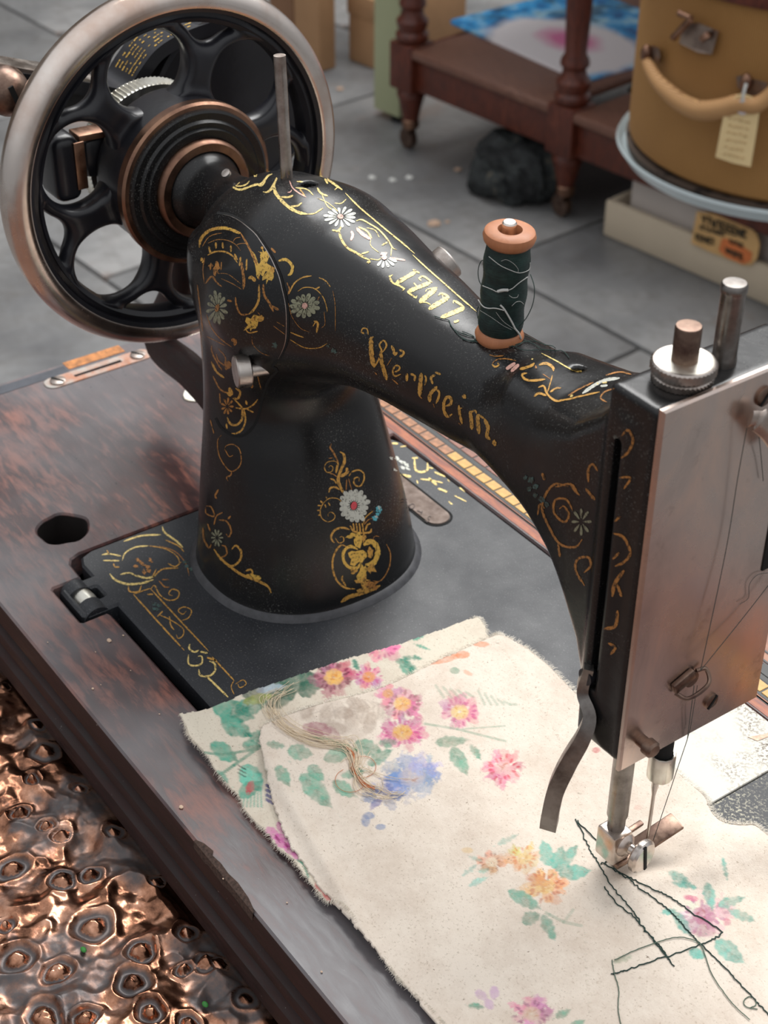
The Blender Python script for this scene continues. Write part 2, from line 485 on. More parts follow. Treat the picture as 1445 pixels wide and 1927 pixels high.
def body_sdf(P):
    x, y, z = P[..., 0], P[..., 1], P[..., 2]
    yy = y - 0.089
    r = np.interp(z, PZs, PRs); cx = np.interp(z, PZs, PCs)
    q = ((np.abs((x - cx) / (r * 0.97))) ** 2.25 + (np.abs(yy / (r * 1.03))) ** 2.25) ** (1 / 2.25)
    pil = (q - 1) * r * 0.95
    pil = np.maximum(pil, z - 0.150)
    pil = smin(pil, np.sqrt((x - 0.0475) ** 2 + yy ** 2 + (z - 0.1420) ** 2) - 0.0385, 0.010)
    ra = np.interp(x, AXs, ARs); za = np.interp(x, AXs, AZs)
    zz = z - za
    wz = np.where(zz > 0, 1.0, 1.0)
    qa = ((np.abs(yy) / (ra * 1.0)) ** 2.3 + (np.abs(zz) / (ra * 1.0) * wz) ** 2.3) ** (1 / 2.3)
    arm = (qa - 1) * ra * 0.93
    arm = smax(arm, np.maximum(0.060 - x, x - 0.262), 0.020)
    d = smin(pil, arm, 0.020)
    # flare to the head
    hw = np.interp(x, [0.20, 0.235, 0.262, 0.285], [0.0150, 0.0205, 0.0275, 0.0315])
    pr = sd_poly(x, z, WEB)
    a, b = pr, (np.abs(y - 0.0862) - hw) * 0.97
    rr = 0.006
    web = np.minimum(np.maximum(a + rr, b + rr), 0) + np.sqrt(np.maximum(a + rr, 0) ** 2 + np.maximum(b + rr, 0) ** 2) - rr
    d = smin(d, web, 0.014)
    head = sd_box(P, (0.2883, 0.0862, 0.1447), (0.0100, 0.0318, 0.0672), 0.0015)
    d = smin(d, head, 0.003)
    # slot down the hinge-side face of the head
    slot = sd_box(P, (0.2838, 0.0545, 0.1475), (0.0016, 0.0050, 0.0480), 0.0012)
    d = np.maximum(d, -slot)
    for (hx, hy, hz, hr) in ((0.0625, 0.0915, 0.181, 0.0032), (0.2260, 0.0905, 0.176, 0.0023)):
        cyl = np.maximum(np.sqrt((x - hx) ** 2 + (y - hy) ** 2) - hr, hz - 0.02 - z)
        d = np.maximum(d, -cyl)
    d = np.maximum(d, -0.001 - z)
    return d
def surface_nets(f, lo_, hi_, h):
    ns = [int(round((hi_[i] - lo_[i]) / h)) + 1 for i in range(3)]
    ax = [lo_[i] + h * np.arange(ns[i]) for i in range(3)]
    G = np.empty(ns, np.float32)
    for i in range(ns[0]):
        P = np.stack(np.meshgrid([ax[0][i]], ax[1], ax[2], indexing='ij'), -1)[0]
        G[i] = f(P)
    S = G < 0
    c = S[:-1, :-1, :-1].astype(np.int8)
    tot = sum(S[i:ns[0] - 1 + i, j:ns[1] - 1 + j, k:ns[2] - 1 + k].astype(np.int8) for i in (0, 1) for j in (0, 1) for k in (0, 1))
    act = (tot > 0) & (tot < 8)
    idx = -np.ones(act.shape, np.int64); I = np.argwhere(act); idx[act] = np.arange(len(I))
    acc = np.zeros((len(I), 3)); cnt = np.zeros(len(I))
    corners = [(i, j, k) for i in (0, 1) for j in (0, 1) for k in (0, 1)]
    for a in range(8):
        for b in range(a + 1, 8):
            d = np.array(corners[b]) - np.array(corners[a])
            if np.abs(d).sum() != 1: continue
            A = I + corners[a]; B = I + corners[b]
            ga = G[A[:, 0], A[:, 1], A[:, 2]].astype(float); gb = G[B[:, 0], B[:, 1], B[:, 2]].astype(float)
            m = (ga < 0) != (gb < 0)
            t = np.where(m, ga / np.where(m, ga - gb, 1), 0)[:, None]
            acc += np.where(m[:, None], A + (B - A) * t, 0); cnt += m
    V = acc / cnt[:, None] * h + np.array(lo_)
    F = []
    for axis in range(3):
        u, v = [(1, 2), (2, 0), (0, 1)][axis]
        sl0 = [slice(1, -1)] * 3; sl1 = [slice(1, -1)] * 3
        sl0[axis] = slice(0, -1); sl1[axis] = slice(1, None)
        A = S[tuple(sl0)]; B = S[tuple(sl1)]
        E_ = np.argwhere(A != B)
        flip = A[tuple(E_.T)]
        off = np.ones(3, int); off[axis] = 0
        E_ = E_ + off
        du = np.zeros(3, int); du[u] = 1; dv = np.zeros(3, int); dv[v] = 1
        q = [idx[tuple((E_ - du - dv).T)], idx[tuple((E_ - dv).T)], idx[tuple(E_.T)], idx[tuple((E_ - du).T)]]
        Q = np.stack(q, 1)
        Q[~flip] = Q[~flip][:, ::-1]
        F.append(Q)
    F = np.concatenate(F); F = F[(F >= 0).all(1)]
    e_ = 2e-4
    for _ in range(3):
        d0 = f(V)
        g = np.stack([f(V + np.eye(3)[i] * e_) - f(V - np.eye(3)[i] * e_) for i in range(3)], 1) / (2 * e_)
        n2 = np.maximum((g ** 2).sum(1), 0.2)
        st = -(d0 / n2)[:, None] * g
        L_ = np.linalg.norm(st, axis=1, keepdims=True)
        V = V + st * np.minimum(1, 0.0006 / np.maximum(L_, 1e-9))
    return V, F

# ------------------------------------------------------------------ the sewing machine
SM = thing('sewing_machine', 'black antique hand-crank sewing machine with gold scrolls, set in the wooden base', 'sewing machine')
bV, bF = surface_nets(body_sdf, (-0.012, 0.026, -0.004), (0.304, 0.152, 0.220), 0.00125)
body = meshobj('body_casting', bV, bF, M['black'], SM)
BVH = BVHTree.FromPolygons([Vector(v) for v in bV], [tuple(f) for f in bF.tolist()])

# ---- bed plate with hinge lug, let into the board
def xy(px, py, z=0.0):
    p = onz(px, py, z); return (p[0], p[1])
bedpoly = [(0.0, 0.008), (0.0023, 0.0023), (0.008, 0.0), (0.0175, 0.0), (0.0175, -0.014), (0.020, -0.0165), (0.0405, -0.0165), (0.0425, -0.014), (0.0425, 0.0),
           (0.352, 0.0), (0.358, 0.006), (0.358, 0.174), (0.352, 0.1795), (0.008, 0.1795), (0.0023, 0.177), (0.0, 0.171)]
knuckle_slot = rrect(0.0250, 0.0335, -0.0135, -0.0015, 0.001, 2)
bm = bmesh.new()
prism(bm, bedpoly, -0.011, 0.0, [knuckle_slot], bev=0.0011)
bed = obj('bed_plate', bm, M['bed'], SM)
# the barrel of the hinge and its bright pin
bm = bmesh.new()
for a, b in ((0.0178, 0.0250), (0.0335, 0.0423)):
    lathe(bm, [(0, a), (0.0066, a), (0.0066, b), (0, b)], (0, -0.0098, -0.0046), 'X', 28)
obj('hinge_barrel', bm, M['bed'], SM)
bm = bmesh.new()
lathe(bm, [(0, 0.0245), (0.0046, 0.0245), (0.0050, 0.0290), (0.0046, 0.034), (0, 0.034)], (0, -0.0090, -0.0035), 'X', 24)
tag(obj('hinge_pin', bm, M['pale_nickel'], SM), 'bright worn hinge pin')

# ---- fillet ring where the pillar meets the bed
bm = bmesh.new(); rg_ = []
for off_, z_ in ((0.0020, 0.0001), (0.0013, 0.0010), (0.0003, 0.0022), (-0.0012, 0.0030)):
    ring = []
    for k in range(96):
        t = 2 * PI * k / 96; c_, s_ = math.cos(t), math.sin(t); R_ = 0.0488
        q = (abs(c_ / 0.97) ** 2.25 + abs(s_ / 1.03) ** 2.25) ** (-1 / 2.25)
        ring.append(bm.verts.new((0.0578 + (R_ * q + off_) * c_, 0.089 + (R_ * q + off_) * s_, z_)))
    rg_.append(ring)
for a, b in zip(rg_, rg_[1:]):
    for k in range(96): bm.faces.new((a[k], a[(k + 1) % 96], b[(k + 1) % 96], b[k]))
tag(obj('pillar_fillet', bm, M['filletgrey'], SM), 'grey fillet ring round the foot of the pillar, rim highlight in its colour')

# ---- sliding plates over the shuttle race
px_pl = rrect(0.2335, 0.2808, 0.004, 0.1795, 0.001, 2)
notch = circle(0.2702, 0.1760, 0.006, 0.0042, 16)
bm = bmesh.new(); prism(bm, rrect(0.2335, 0.2806, 0.020, 0.1792, 0.001, 2), 0.0, 0.0011, bev=0.0003)
tag(obj('slide_plate', bm, M['slide'], SM), 'pale slide plate pitted with brown specks')
bm = bmesh.new(); prism(bm, rrect(0.2812, 0.3560, 0.004, 0.1792, 0.001, 2), 0.0, 0.0011, bev=0.0003)
tag(obj('slide_plate', bm, M['slide2'], SM), 'blackened slide plate with fine pale speckle')
g = onz(1432, 1382, 0.0012)
bm = bmesh.new(); prism(bm, [(g[0] - 0.0020, g[1] - 0.0055), (g[0] + 0.0018, g[1] - 0.0040), (g[0] + 0.003, g[1] + 0.0035), (g[0] + 0.001, g[1] + 0.007), (g[0] + 0.0008, g[1] + 0.001)], 0.0009, 0.0013)
tag(obj('finger_notch', bm, M['brownsteel'], SM), 'dark finger notch in the pale plate')

# ---- serial number plate let into the bed behind the pillar
sx1, sy = 0.0775, 0.1545
ser = rrect(0.012, 0.0760, 0.1485, 0.1610, 0.0060, 8)
bm = bmesh.new(); prism(bm, ser, 0.0, 0.0006, bev=0.0002)
obj('serial_plate', bm, M['serial'], SM)
bm = bmesh.new()
def ring_strip(bm, P, w, z):
    n = len(P); A = offset_ring(P, -w / 2); B = offset_ring(P, w / 2)
    va = [bm.verts.new((p.x, p.y, z)) for p in A]; vb = [bm.verts.new((p.x, p.y, z)) for p in B]
    for k in range(n): bm.faces.new((va[k], va[(k + 1) % n], vb[(k + 1) % n], vb[k]))
ring_strip(bm, rrect(0.0112, 0.0768, 0.1477, 0.1618, 0.0066, 8), 0.0011, 0.00025)
obj('serial_plate_groove', bm, M['void'], SM)

# ---- bright face plate on the end of the head
XF = 0.2985
bm = bmesh.new()
prism(bm, [(0.0545, 0.0745), (0.1180, 0.0745), (0.1180, 0.2130), (0.0545, 0.2130)], 0.0, 0.0019, bev=0.0007, f=lambda a, b, c: (XF + c, a, b))
fp = obj('face_plate', bm, M['face'], SM)
def slot_screw(name, c, r, axis, mat, parent, ang=0.4, h=0.0012):
    bm = bmesh.new()
    lathe(bm, [(0, 0), (r, 0), (r, h * 0.7), (r * 0.8, h), (0, h)], (0, 0, 0), 'Z', 20)
    o_ = Matrix.Rotation(ang, 3, 'Z')
    R_ = {'X': Matrix(((0, 0, 1), (1, 0, 0), (0, 1, 0))), 'Y': Matrix(((1, 0, 0), (0, 0, -1), (0, 1, 0))), 'Z': Matrix.Identity(3)}[axis]
    for v in bm.verts: v.co = R_ @ (o_ @ v.co) + Vector(c)
    s_ = obj(name, bm, mat, parent)
    bm = bmesh.new(); box(bm, (0, 0, h), (r * 1.9, r * 0.28, 0.0005))
    for v in bm.verts: v.co = R_ @ (o_ @ v.co) + Vector(c)
    obj('slot', bm, M['void'], s_)
    return s_
XP = XF + 0.0019
for (a, b, r) in ((1336, 1318, 0.0030), (1436, 745, 0.0032)):
    p = onx(a, b, XP); slot_screw('screw', (XP, p[1], p[2]), r, 'X', M['brownsteel'], fp, 0.9)
# round stud at the lower corner of the face plate
p = onx(1205, 1392, XP)
bm = bmesh.new(); lathe(bm, [(0, 0), (0.0022, 0), (0.0022, 0.003), (0.0030, 0.0032), (0.0030, 0.0060), (0.0022, 0.0068), (0, 0.0070)], (XP, p[1], p[2]), 'X', 20)
obj('stud', bm, M['brownsteel'], fp)
# thread guide hook
p = onx(1300, 1272, XP)
bm = bmesh.new()
lathe(bm, [(0, 0), (0.0030, 0), (0.0030, 0.0016), (0, 0.002)], (XP, p[1] - 0.001, p[2]), 'X', 20)
box(bm, (XP + 0.0011, p[1] - 0.0045, p[2] + 0.0008), (0.002, 0.009, 0.0045), Matrix.Rotation(0.35, 3, 'X'), 0.0006)
pts = smoothpath([(XP + 0.001, p[1] - 0.0075, p[2] - 0.0028), (XP + 0.0045, p[1] - 0.0050, p[2] - 0.0040), (XP + 0.0055, p[1] + 0.0010, p[2] - 0.0020), (XP + 0.0045, p[1] + 0.0040, p[2] - 0.0005), (XP + 0.0020, p[1] + 0.0042, p[2] + 0.0024), (XP + 0.001, p[1] + 0.001, p[2] + 0.0025)], 6)
tube(bm, pts, 0.00075, 8)
obj('thread_guide', bm, M['brownsteel'], fp)
# take-up lever coming round the edge of the head
q = [onx(1412, 788, XP + 0.0035), onx(1428, 790, XP + 0.004), onx(1452, 812, XP + 0.005), onx(1478, 852, XP + 0.006)]
bm = bmesh.new(); tube(bm, smoothpath(q, 6), [0.0026] * 6 + [0.0038] * 13, 12, ell=((1, 0, 0), 0.35))
obj('take_up_lever', bm, M['nickel'], SM)
# lever pivot boss behind the face plate edge
p = onx(1440, 1005, XP)
bm = bmesh.new(); box(bm, (XP + 0.0002, p[1] + 0.004, p[2]), (0.0006, 0.006, 0.030), None, 0.0002)
obj('take_up_slot', bm, M['void'], fp)

# ---- presser bar with knurled regulating nut on top
NX, PYb, NYb = 0.2890, 0.0715, 0.0900
DZ = 0.0030
bm = bmesh.new()
lathe(bm, [(0, 0.2105), (0.0062, 0.2105), (0.0062, 0.2115), (0, 0.2116)], (NX, PYb + 0.0008, 0), 'Z', 32)
for z0, r, h in ((0.2116, 0.0088, 0.0028), (0.2148, 0.0094, 0.0036)):
    knurled(bm, r, h, (NX, PYb + 0.0008, z0), 'Z', 84, None, 0.00028, 0.0005)
lathe(bm, [(0.0076, 0.2142), (0.0076, 0.2150)], (NX, PYb + 0.0008, 0), 'Z', 32)
nut = obj('pressure_nut', bm, M['steel'], SM)
tag(nut, 'knurled double nut')
bm = bmesh.new(); lathe(bm, [(0.0039, 0.2184), (0.0065, 0.2184), (0.0085, 0.2184)], (NX, PYb + 0.0008, 0.00012), 'Z', 40)
obj('nut_face', bm, M['pale_nickel'], nut)
bm = bmesh.new(); lathe(bm, [(0, 0.218), (0.0039, 0.218), (0.0039, 0.2290), (0.0036, 0.2296), (0, 0.2298)], (NX, PYb + 0.0008, 0), 'Z', 32)
tag(obj('regulating_pin', bm, M['brownsteel'], SM), 'browned steel pin through the nut')
bm = bmesh.new(); lathe(bm, [(0, 0.211), (0.0038, 0.211), (0.0038, 0.214), (0.0036, 0.2145), (0.0036, 0.2350), (0.0039, 0.2354), (0.0039, 0.2374), (0.0034, 0.2382), (0, 0.2384)], (NX, NYb - 0.0012, 0), 'Z', 32)
tag(obj('needle_bar_top', bm, M['barsteel'], SM), 'tall worn steel rod end')
bm = bmesh.new()
lathe(bm, [(0, 0.016), (0.0032, 0.016), (0.0032, 0.030), (0.0038, 0.032), (0.0038, 0.082), (0, 0.082)], (NX - 0.004, PYb + 0.0010, 0), 'Z', 28)
bar = obj('presser_bar', bm, M['barsteel'], SM)
# foot clamp, its big slotted thumb screw, and the foot
FX, FY = NX - 0.004, PYb + 0.0010
bm = bmesh.new()
box(bm, (FX + 0.0003, FY - 0.0006, 0.0188), (0.0095, 0.0088, 0.0135), None, 0.0010)
obj('foot_clamp', bm, M['nickel'], bar)
bm = bmesh.new()
rotx = Vector((0.97, 0.16, 0.0)).normalized().to_track_quat('Z', 'Y').to_matrix()
c0 = Vector((FX + 0.0044, FY + 0.0006, 0.0200))
lathe(bm, [(0, -0.001), (0.0040, -0.001), (0.0046, 0.0005), (0.0042, 0.0014), (0.0020, 0.0030), (0.0018, 0.0050), (0.0030, 0.0062)], c0, 'Z', 32, rotx)
knurled(bm, 0.0064, 0.0034, c0 + rotx @ Vector((0, 0, 0.0060)), 'Z', 72, rotx, 0.0001, 0.0009)
cs = obj('clamp_screw', bm, M['nickel'], bar)
bm = bmesh.new(); box(bm, c0 + rotx @ Vector((0, 0, 0.0094)), (0.0013, 0.0122, 0.0006), rotx @ Matrix.Rotation(0.15, 3, 'Z')); obj('slot', bm, M['void'], cs)
bm = bmesh.new()
box(bm, (FX + 0.0030, FY + 0.0180, 0.0128), (0.0080, 0.0200, 0.0015), Matrix.Rotation(0.30, 3, 'X') @ Matrix.Rotation(-0.12, 3, 'Z'), 0.0006)
box(bm, (FX - 0.0050, FY + 0.0115, 0.0112), (0.0024, 0.0150, 0.0015), Matrix.Rotation(0.12, 3, 'X'), 0.0006)
box(bm, (FX + 0.0003, FY + 0.0030, 0.0108), (0.0110, 0.0115, 0.0022), None, 0.0006)
tag(obj('presser_foot', bm, M['brownsteel'], SM), 'rusty presser foot toe')
# lifter lever on the hinge side
zl = [(1108, 1255, 0.0535), (1096, 1300, 0.0530), (1110, 1345, 0.0525), (1098, 1385, 0.0500), (1072, 1430, 0.0470), (1048, 1480, 0.0445), (1036, 1530, 0.0430), (1033, 1552, 0.0430)]
pts = smoothpath([ony(a, b, y) for a, b, y in zl], 6)
rr = [0.0024 + 0.0018 * min(1, i / 26) for i in range(len(pts))]
bm = bmesh.new(); tube(bm, pts, rr, 4, ell=((0, 1, 0), 0.9))
tag(obj('lifter_lever', bm, M['barsteel'], SM), 'curved steel lifter lever')
p = ony(1103, 1268, 0.054)
bm = bmesh.new(); lathe(bm, [(0, -0.0015), (0.0030, -0.0015), (0.0030, 0.0015), (0, 0.0015)], (p[0] + 0.001, p[1], p[2]), 'Y', 20)
obj('lever_pivot', bm, M['wheelblack'], SM)

# ---- needle bar, clamp and needle
bm = bmesh.new(); lathe(bm, [(0, 0.054), (0.0034, 0.054), (0.0034, 0.082), (0, 0.082)], (NX, NYb - 0.003, 0), 'Z', 24)
nb = obj('needle_bar', bm, M['void'], SM)
bm = bmesh.new()
lathe(bm, [(0.0036, 0.0455), (0.0046, 0.0455), (0.0048, 0.0463), (0.0048, 0.0560), (0.0045, 0.0568), (0.0038, 0.0566), (0.0035, 0.0540)], (NX, NYb - 0.003, 0), 'Z', 12)
lathe(bm, [(0, 0.0448), (0.0026, 0.0448), (0.0038, 0.0458), (0.0038, 0.0466)], (NX, NYb - 0.003, 0), 'Z', 12)
obj('needle_clamp', bm, M['pale_nickel'], nb)
bm = bmesh.new(); lathe(bm, [(0, 0.0092), (0.0004, 0.0115), (0.00065, 0.022), (0.0007, 0.036), (0.0013, 0.040), (0.0013, 0.050)], (NX - 0.0008, NYb - 0.0038, 0), 'Z', 12)
obj('needle', bm, M['steel'], nb)

# ---- spool pins
bm = bmesh.new(); a = np.array([0.0508, 0.089, 0.1790]); b = ony(526, 104, 0.089)
tube(bm, [a, b], 0.0024, 16)
tag(obj('spool_pin', bm, M['steel'], SM), 'bare spool pin over the pillar')
SPX, SPY, SPZ = 0.1862, 0.0890, 0.1702
bm = bmesh.new(); ax_s = Vector((0.0028, 0.0, 0.0490)).normalized()
a = Vector((SPX, SPY, SPZ - 0.003)); b = a + ax_s * 0.0505
tube(bm, [a, b - ax_s * 0.0006, b], [0.0025, 0.0025, 0.0020], 16)
tag(obj('spool_pin', bm, M['nickel'], SM), 'spool pin holding the green thread')
# ---- small knurled screws
p = onx(0, 0, 0)
def knob_at(px, py, off, r, h, dirv, mat, name):
    rr_ = ray(px, py); hit = BVH.ray_cast(Vector(CAM), Vector(rr_).normalized())
    dirv = Vector(dirv).normalized(); R_ = dirv.to_track_quat('Z', 'Y').to_matrix()
    c = hit[0]
    bm = bmesh.new()
    lathe(bm, [(0, -0.004), (r * 0.45, -0.004), (r * 0.45, off)], c, 'Z', 20, R_)
    knurled(bm, r, h, c + dirv * off, 'Z', 64, R_, 0.00018, 0.0005)
    return obj(name, bm, mat, SM)
kn = knob_at(486, 694, 0.0035, 0.0066, 0.0060, (-0.30, -0.95, 0.02), M['steel'], 'cover_screw')
tag(kn, 'small knurled steel thumb screw')
hp = Vector(ony(478, 690, 0.045))
bm = bmesh.new(); c = Vector((0.1185, 0.1130, 0.1620)); R_ = Vector((0.1, 0.86, 0.5)).normalized().to_track_quat('Z', 'Y').to_matrix()
knurled(bm, 0.0068, 0.0075, c, 'Z', 64, R_, 0.00018, 0.0006)
lathe(bm, [(0, -0.006), (0.003, -0.006), (0.003, 0.001)], c, 'Z', 16, R_)
tag(obj('rear_screw', bm, M['steel'], SM), 'knurled screw behind the arm')

# ---- hand wheel
WX, WY, WZ = -0.0430, 0.0890, 0.1516
HW_ = thing('hand_wheel', 'x', 'x'); del HW_['label']; del HW_['category']
COL.objects.unlink(HW_); bpy.data.objects.remove(HW_)
bm = bmesh.new()
prof = []
for k in range(25):
    a = PI * k / 24
    prof.append((0.0745 + 0.0090 * math.sin(a) ** 0.75, -0.0085 * math.cos(a)))
prof = [(0.0735, -0.0080)] + prof + [(0.0735, 0.0080)]
lathe(bm, prof, (WX, WY, WZ), 'X', 128)
wrim = tag(obj('wheel_rim', bm, M['rim'], SM), 'polished worn steel rim of the hand wheel')
bm = bmesh.new()
lathe(bm, [(0.0740, -0.0078), (0.0690, -0.0070), (0.0668, -0.0050), (0.0660, 0.0), (0.0668, 0.0045), (0.0688, 0.0060), (0.0692, 0.0040), (0.0712, 0.0038), (0.0716, 0.0068), (0.0740, 0.0076)], (WX, WY, WZ), 'X', 128)
obj('inner_rim', bm, M['wheelblack'], wrim)
# the web: six rounded loops that merge near the hub and fork at the rim
def wheel_sdf(P):
    y = P[..., 1] - WY; z = P[..., 2] - WZ; x = P[..., 0] - WX
    r = np.sqrt(y * y + z * z); a = np.arctan2(z, y)
    d = np.full(r.shape, 1e3)
    for k in range(6):
        ang = math.radians(43 + 60 * k); c, s = math.cos(ang), math.sin(ang)
        u = y * c + z * s - 0.0500; v = -y * s + z * c
        q = np.sqrt((u / 0.0188) ** 2 + (v / 0.0212) ** 2)
        ring = np.abs(q - 1) * 0.0195
        t = np.sqrt(ring ** 2 + (x * 0.80) ** 2) - 0.0037
        d = smin(d, t, 0.003)
        am = math.radians(13 + 60 * k); um = y * math.cos(am) + z * math.sin(am); vm = -y * math.sin(am) + z * math.cos(am)
        sp_ = np.sqrt((vm / 1.2) ** 2 + x ** 2 + np.maximum(0, um - 0.052) ** 2 + np.maximum(0, 0.030 - um) ** 2) - 0.0052
        d = smin(d, sp_, 0.006)
    disc = np.maximum(r - 0.0350, np.abs(x) - 0.005)
    d = smin(d, disc, 0.006)
    rim = np.maximum(np.abs(r - 0.0700) - 0.0022, np.abs(x) - 0.0045)
    d = smin(d, rim, 0.004)
    for k in range(6):          # keep the round openings clean
        ang = math.radians(43 + 60 * k)
        u = y * math.cos(ang) + z * math.sin(ang) - 0.0500; v = -y * math.sin(ang) + z * math.cos(ang)
        q = np.sqrt((u / 0.0168) ** 2 + (v / 0.0186) ** 2)
        d = smax(d, -(q - 1) * 0.0170, 0.0035)
    return d
wV, wF = surface_nets(wheel_sdf, (WX - 0.009, WY - 0.0745, WZ - 0.0745), (WX + 0.009, WY + 0.0745, WZ + 0.0745), 0.0011)
meshobj('wheel_web', wV, wF, M['wheelblack'], wrim)
bm = bmesh.new()
lathe(bm, [(0.0352, -0.0290), (0.0368, -0.0284), (0.0370, -0.0240), (0.0360, -0.0228), (0.0335, -0.0226)], (0, WY, WZ), 'X', 96)
hub = tag(obj('hub_ring', bm, M['bronze'], SM), 'browned metal ring around the hub')
bm = bmesh.new()
lathe(bm, [(0.0345, -0.0240), (0.0340, -0.0212), (0.0330, -0.0206), (0.0300, -0.0210), (0.0290, -0.0198), (0.0268, -0.0200), (0.0262, -0.0186), (0.0228, -0.0190), (0.0222, -0.020)], (0, WY, WZ), 'X', 96)
obj('clutch_disc', bm, M['black'], hub)
bm = bmesh.new(); lathe(bm, [(0, -0.052), (0.0345, -0.052), (0.0355, -0.048), (0.0355, -0.0285), (0.034, -0.0282)], (0, WY, WZ), 'X', 96); obj('hub_barrel', bm, M['wheelblack'], hub)
bm = bmesh.new()
lathe(bm, [(0.0222, -0.0250), (0.0228, -0.0210), (0.0222, -0.0165), (0.0212, -0.0155), (0.0178, -0.0155), (0.0172, -0.017)], (0, WY, WZ), 'X', 96)
obj('stop_ring', bm, M['bronze'], hub)
bm = bmesh.new()
lathe(bm, [(0.0180, -0.0175), (0.0168, -0.0150), (0.0150, -0.0115), (0.0140, -0.0080), (0.0136, 0.0), (0.0145, 0.006), (0.018, 0.022)], (0, WY, WZ), 'X', 64)
obj('shaft_boss', bm, M['black'], hub)
bm = bmesh.new(); p = ony(425, 326, WY - 0.004)
lathe(bm, [(0, -0.001), (0.0020, -0.001), (0.0020, 0.0004), (0, 0.0006)], Vector(p), 'Z', 14, Vector((0.1, -0.6, 0.8)).normalized().to_track_quat('Z', 'Y').to_matrix())
obj('oil_screw', bm, M['nickel'], hub)

# ---- hand crank behind the wheel
bm = bmesh.new()
R0 = 0.0330; n = 200; GX = -0.066
rings = []
for x_, dr in ((GX - 0.005, 0), (GX - 0.0045, 1), (GX + 0.0045, 1), (GX + 0.005, 0)):
    rings.append([bm.verts.new((x_, WY + (R0 + dr * (0.0007 if k % 2 else -0.0005)) * math.cos(2 * PI * k / n), WZ + (R0 + dr * (0.0007 if k % 2 else -0.0005)) * math.sin(2 * PI * k / n))) for k in range(n)])
for a, b in zip(rings, rings[1:]):
    for k in range(n): bm.faces.new((a[k], a[(k + 1) % n], b[(k + 1) % n], b[k]))
bm.faces.new(rings[0]); bm.faces.new(rings[-1])
tag(obj('crank_gear', bm, M['pale_nickel'], SM), 'bright toothed gear behind the wheel')
# round gear case with a decorated rim and a swept tail
gc = onx(425, 175, -0.085)
bm = bmesh.new()
lathe(bm, [(0, -0.108), (0.043, -0.108), (0.046, -0.106), (0.0465, -0.092), (0.046, -0.0825), (0.0440, -0.0815), (0.0430, -0.084), (0, -0.085)], (0, gc[1] + 0.004, gc[2] - 0.006), 'X', 96)
case = tag(obj('gear_case', bm, M['wheelblack'], SM), 'round black gear case of the hand crank')
def swept(bm, pts, x0, x1, th):
    """a strip of thickness th following a y-z path, between x0 and x1"""
    P = smoothpath(pts, 8); ring = []
    for i, p in enumerate(P):
        a = np.array(P[min(i + 1, len(P) - 1)]) - np.array(P[max(i - 1, 0)]); a /= np.linalg.norm(a); nn = np.array([-a[1], a[0]])
        q0 = np.array(p) - nn * th / 2; q1 = np.array(p) + nn * th / 2
        ring.append([bm.verts.new((x0, q0[0], q0[1])), bm.verts.new((x1, q0[0], q0[1])), bm.verts.new((x1, q1[0], q1[1])), bm.verts.new((x0, q1[0], q1[1]))])
    for a, b in zip(ring, ring[1:]):
        for k in range(4): bm.faces.new((a[k], a[(k + 1) % 4], b[(k + 1) % 4], b[k]))
    bm.faces.new(ring[0]); bm.faces.new(ring[-1])
tp = [onx(a, b, -0.082)[1:] for a, b in ((452, 42), (400, 52), (345, 72), (300, 100), (272, 135), (250, 168), (225, 178), (190, 172), (120, 160), (40, 150), (-60, 140))]
bm = bmesh.new(); swept(bm, tp, -0.104, -0.081, 0.006)
tail = tag(obj('case_rim_band', bm, M['wheelblack'], SM), 'swept band of the gear case with gold pattern')
tp2 = [(a, b - 0.006) for a, b in tp]
bm = bmesh.new(); swept(bm, [onx(a, b, -0.081)[1:] for a, b in ((225, 198), (150, 186), (60, 172), (-60, 160))], -0.100, -0.083, 0.014)
obj('crank_arm', bm, M['wheelblack'], SM)
bm = bmesh.new(); swept(bm, [onx(a, b, -0.0815)[1:] for a, b in ((190, 158), (120, 146), (60, 137), (-60, 118))], -0.100, -0.082, 0.002)
tag(obj('crank_arm_plate', bm, M['nickel'], SM), 'bright top edge of the crank arm')
# driver block that reaches between the spokes
gp = onx(140, 305, -0.052)
bm = bmesh.new()
box(bm, (-0.0545, gp[1] - 0.006, gp[2] + 0.000), (0.020, 0.0125, 0.0300), None, 0.0045, 4)
drv = obj('driver_block', bm, M['wheelblack'], SM)
bm = bmesh.new(); pp = onx(152, 312, -0.0443)
box(bm, (-0.0443, pp[1], pp[2]), (0.0012, 0.0050, 0.0215), None, 0.0004)
tag(obj('wear_plate', bm, M['bronze'], drv), 'brass wear plate')
bm = bmesh.new(); q = onx(205, 282, -0.060)
box(bm, (-0.060, q[1] + 0.004, q[2]), (0.012, 0.036, 0.018), None, 0.003)
obj('driver_arm', bm, M['wheelblack'], SM)
bm = bmesh.new(); q = onx(178, 248, -0.054)
box(bm, (-0.054, q[1], q[2]), (0.010, 0.020, 0.003), Matrix.Rotation(-0.05, 3, 'X'), 0.0005)
obj('driver_spring', bm, M['bronze'], SM)
kq = onx(8, 170, -0.075)
bm = bmesh.new()
lathe(bm, [(0, -0.012), (0.005, -0.0112), (0.0095, -0.0065), (0.0108, 0.0), (0.0095, 0.0065), (0.006, 0.0105), (0, 0.0118)], kq, 'X', 32)
kb = tag(obj('crank_knob', bm, M['brownsteel'], SM), 'rounded brown crank knuckle')
bm = bmesh.new(); box(bm, (kq[0] + 0.0118, kq[1], kq[2]), (0.0008, 0.0022, 0.012), Matrix.Rotation(0.3, 3, 'X')); obj('slot', bm, M['void'], kb)
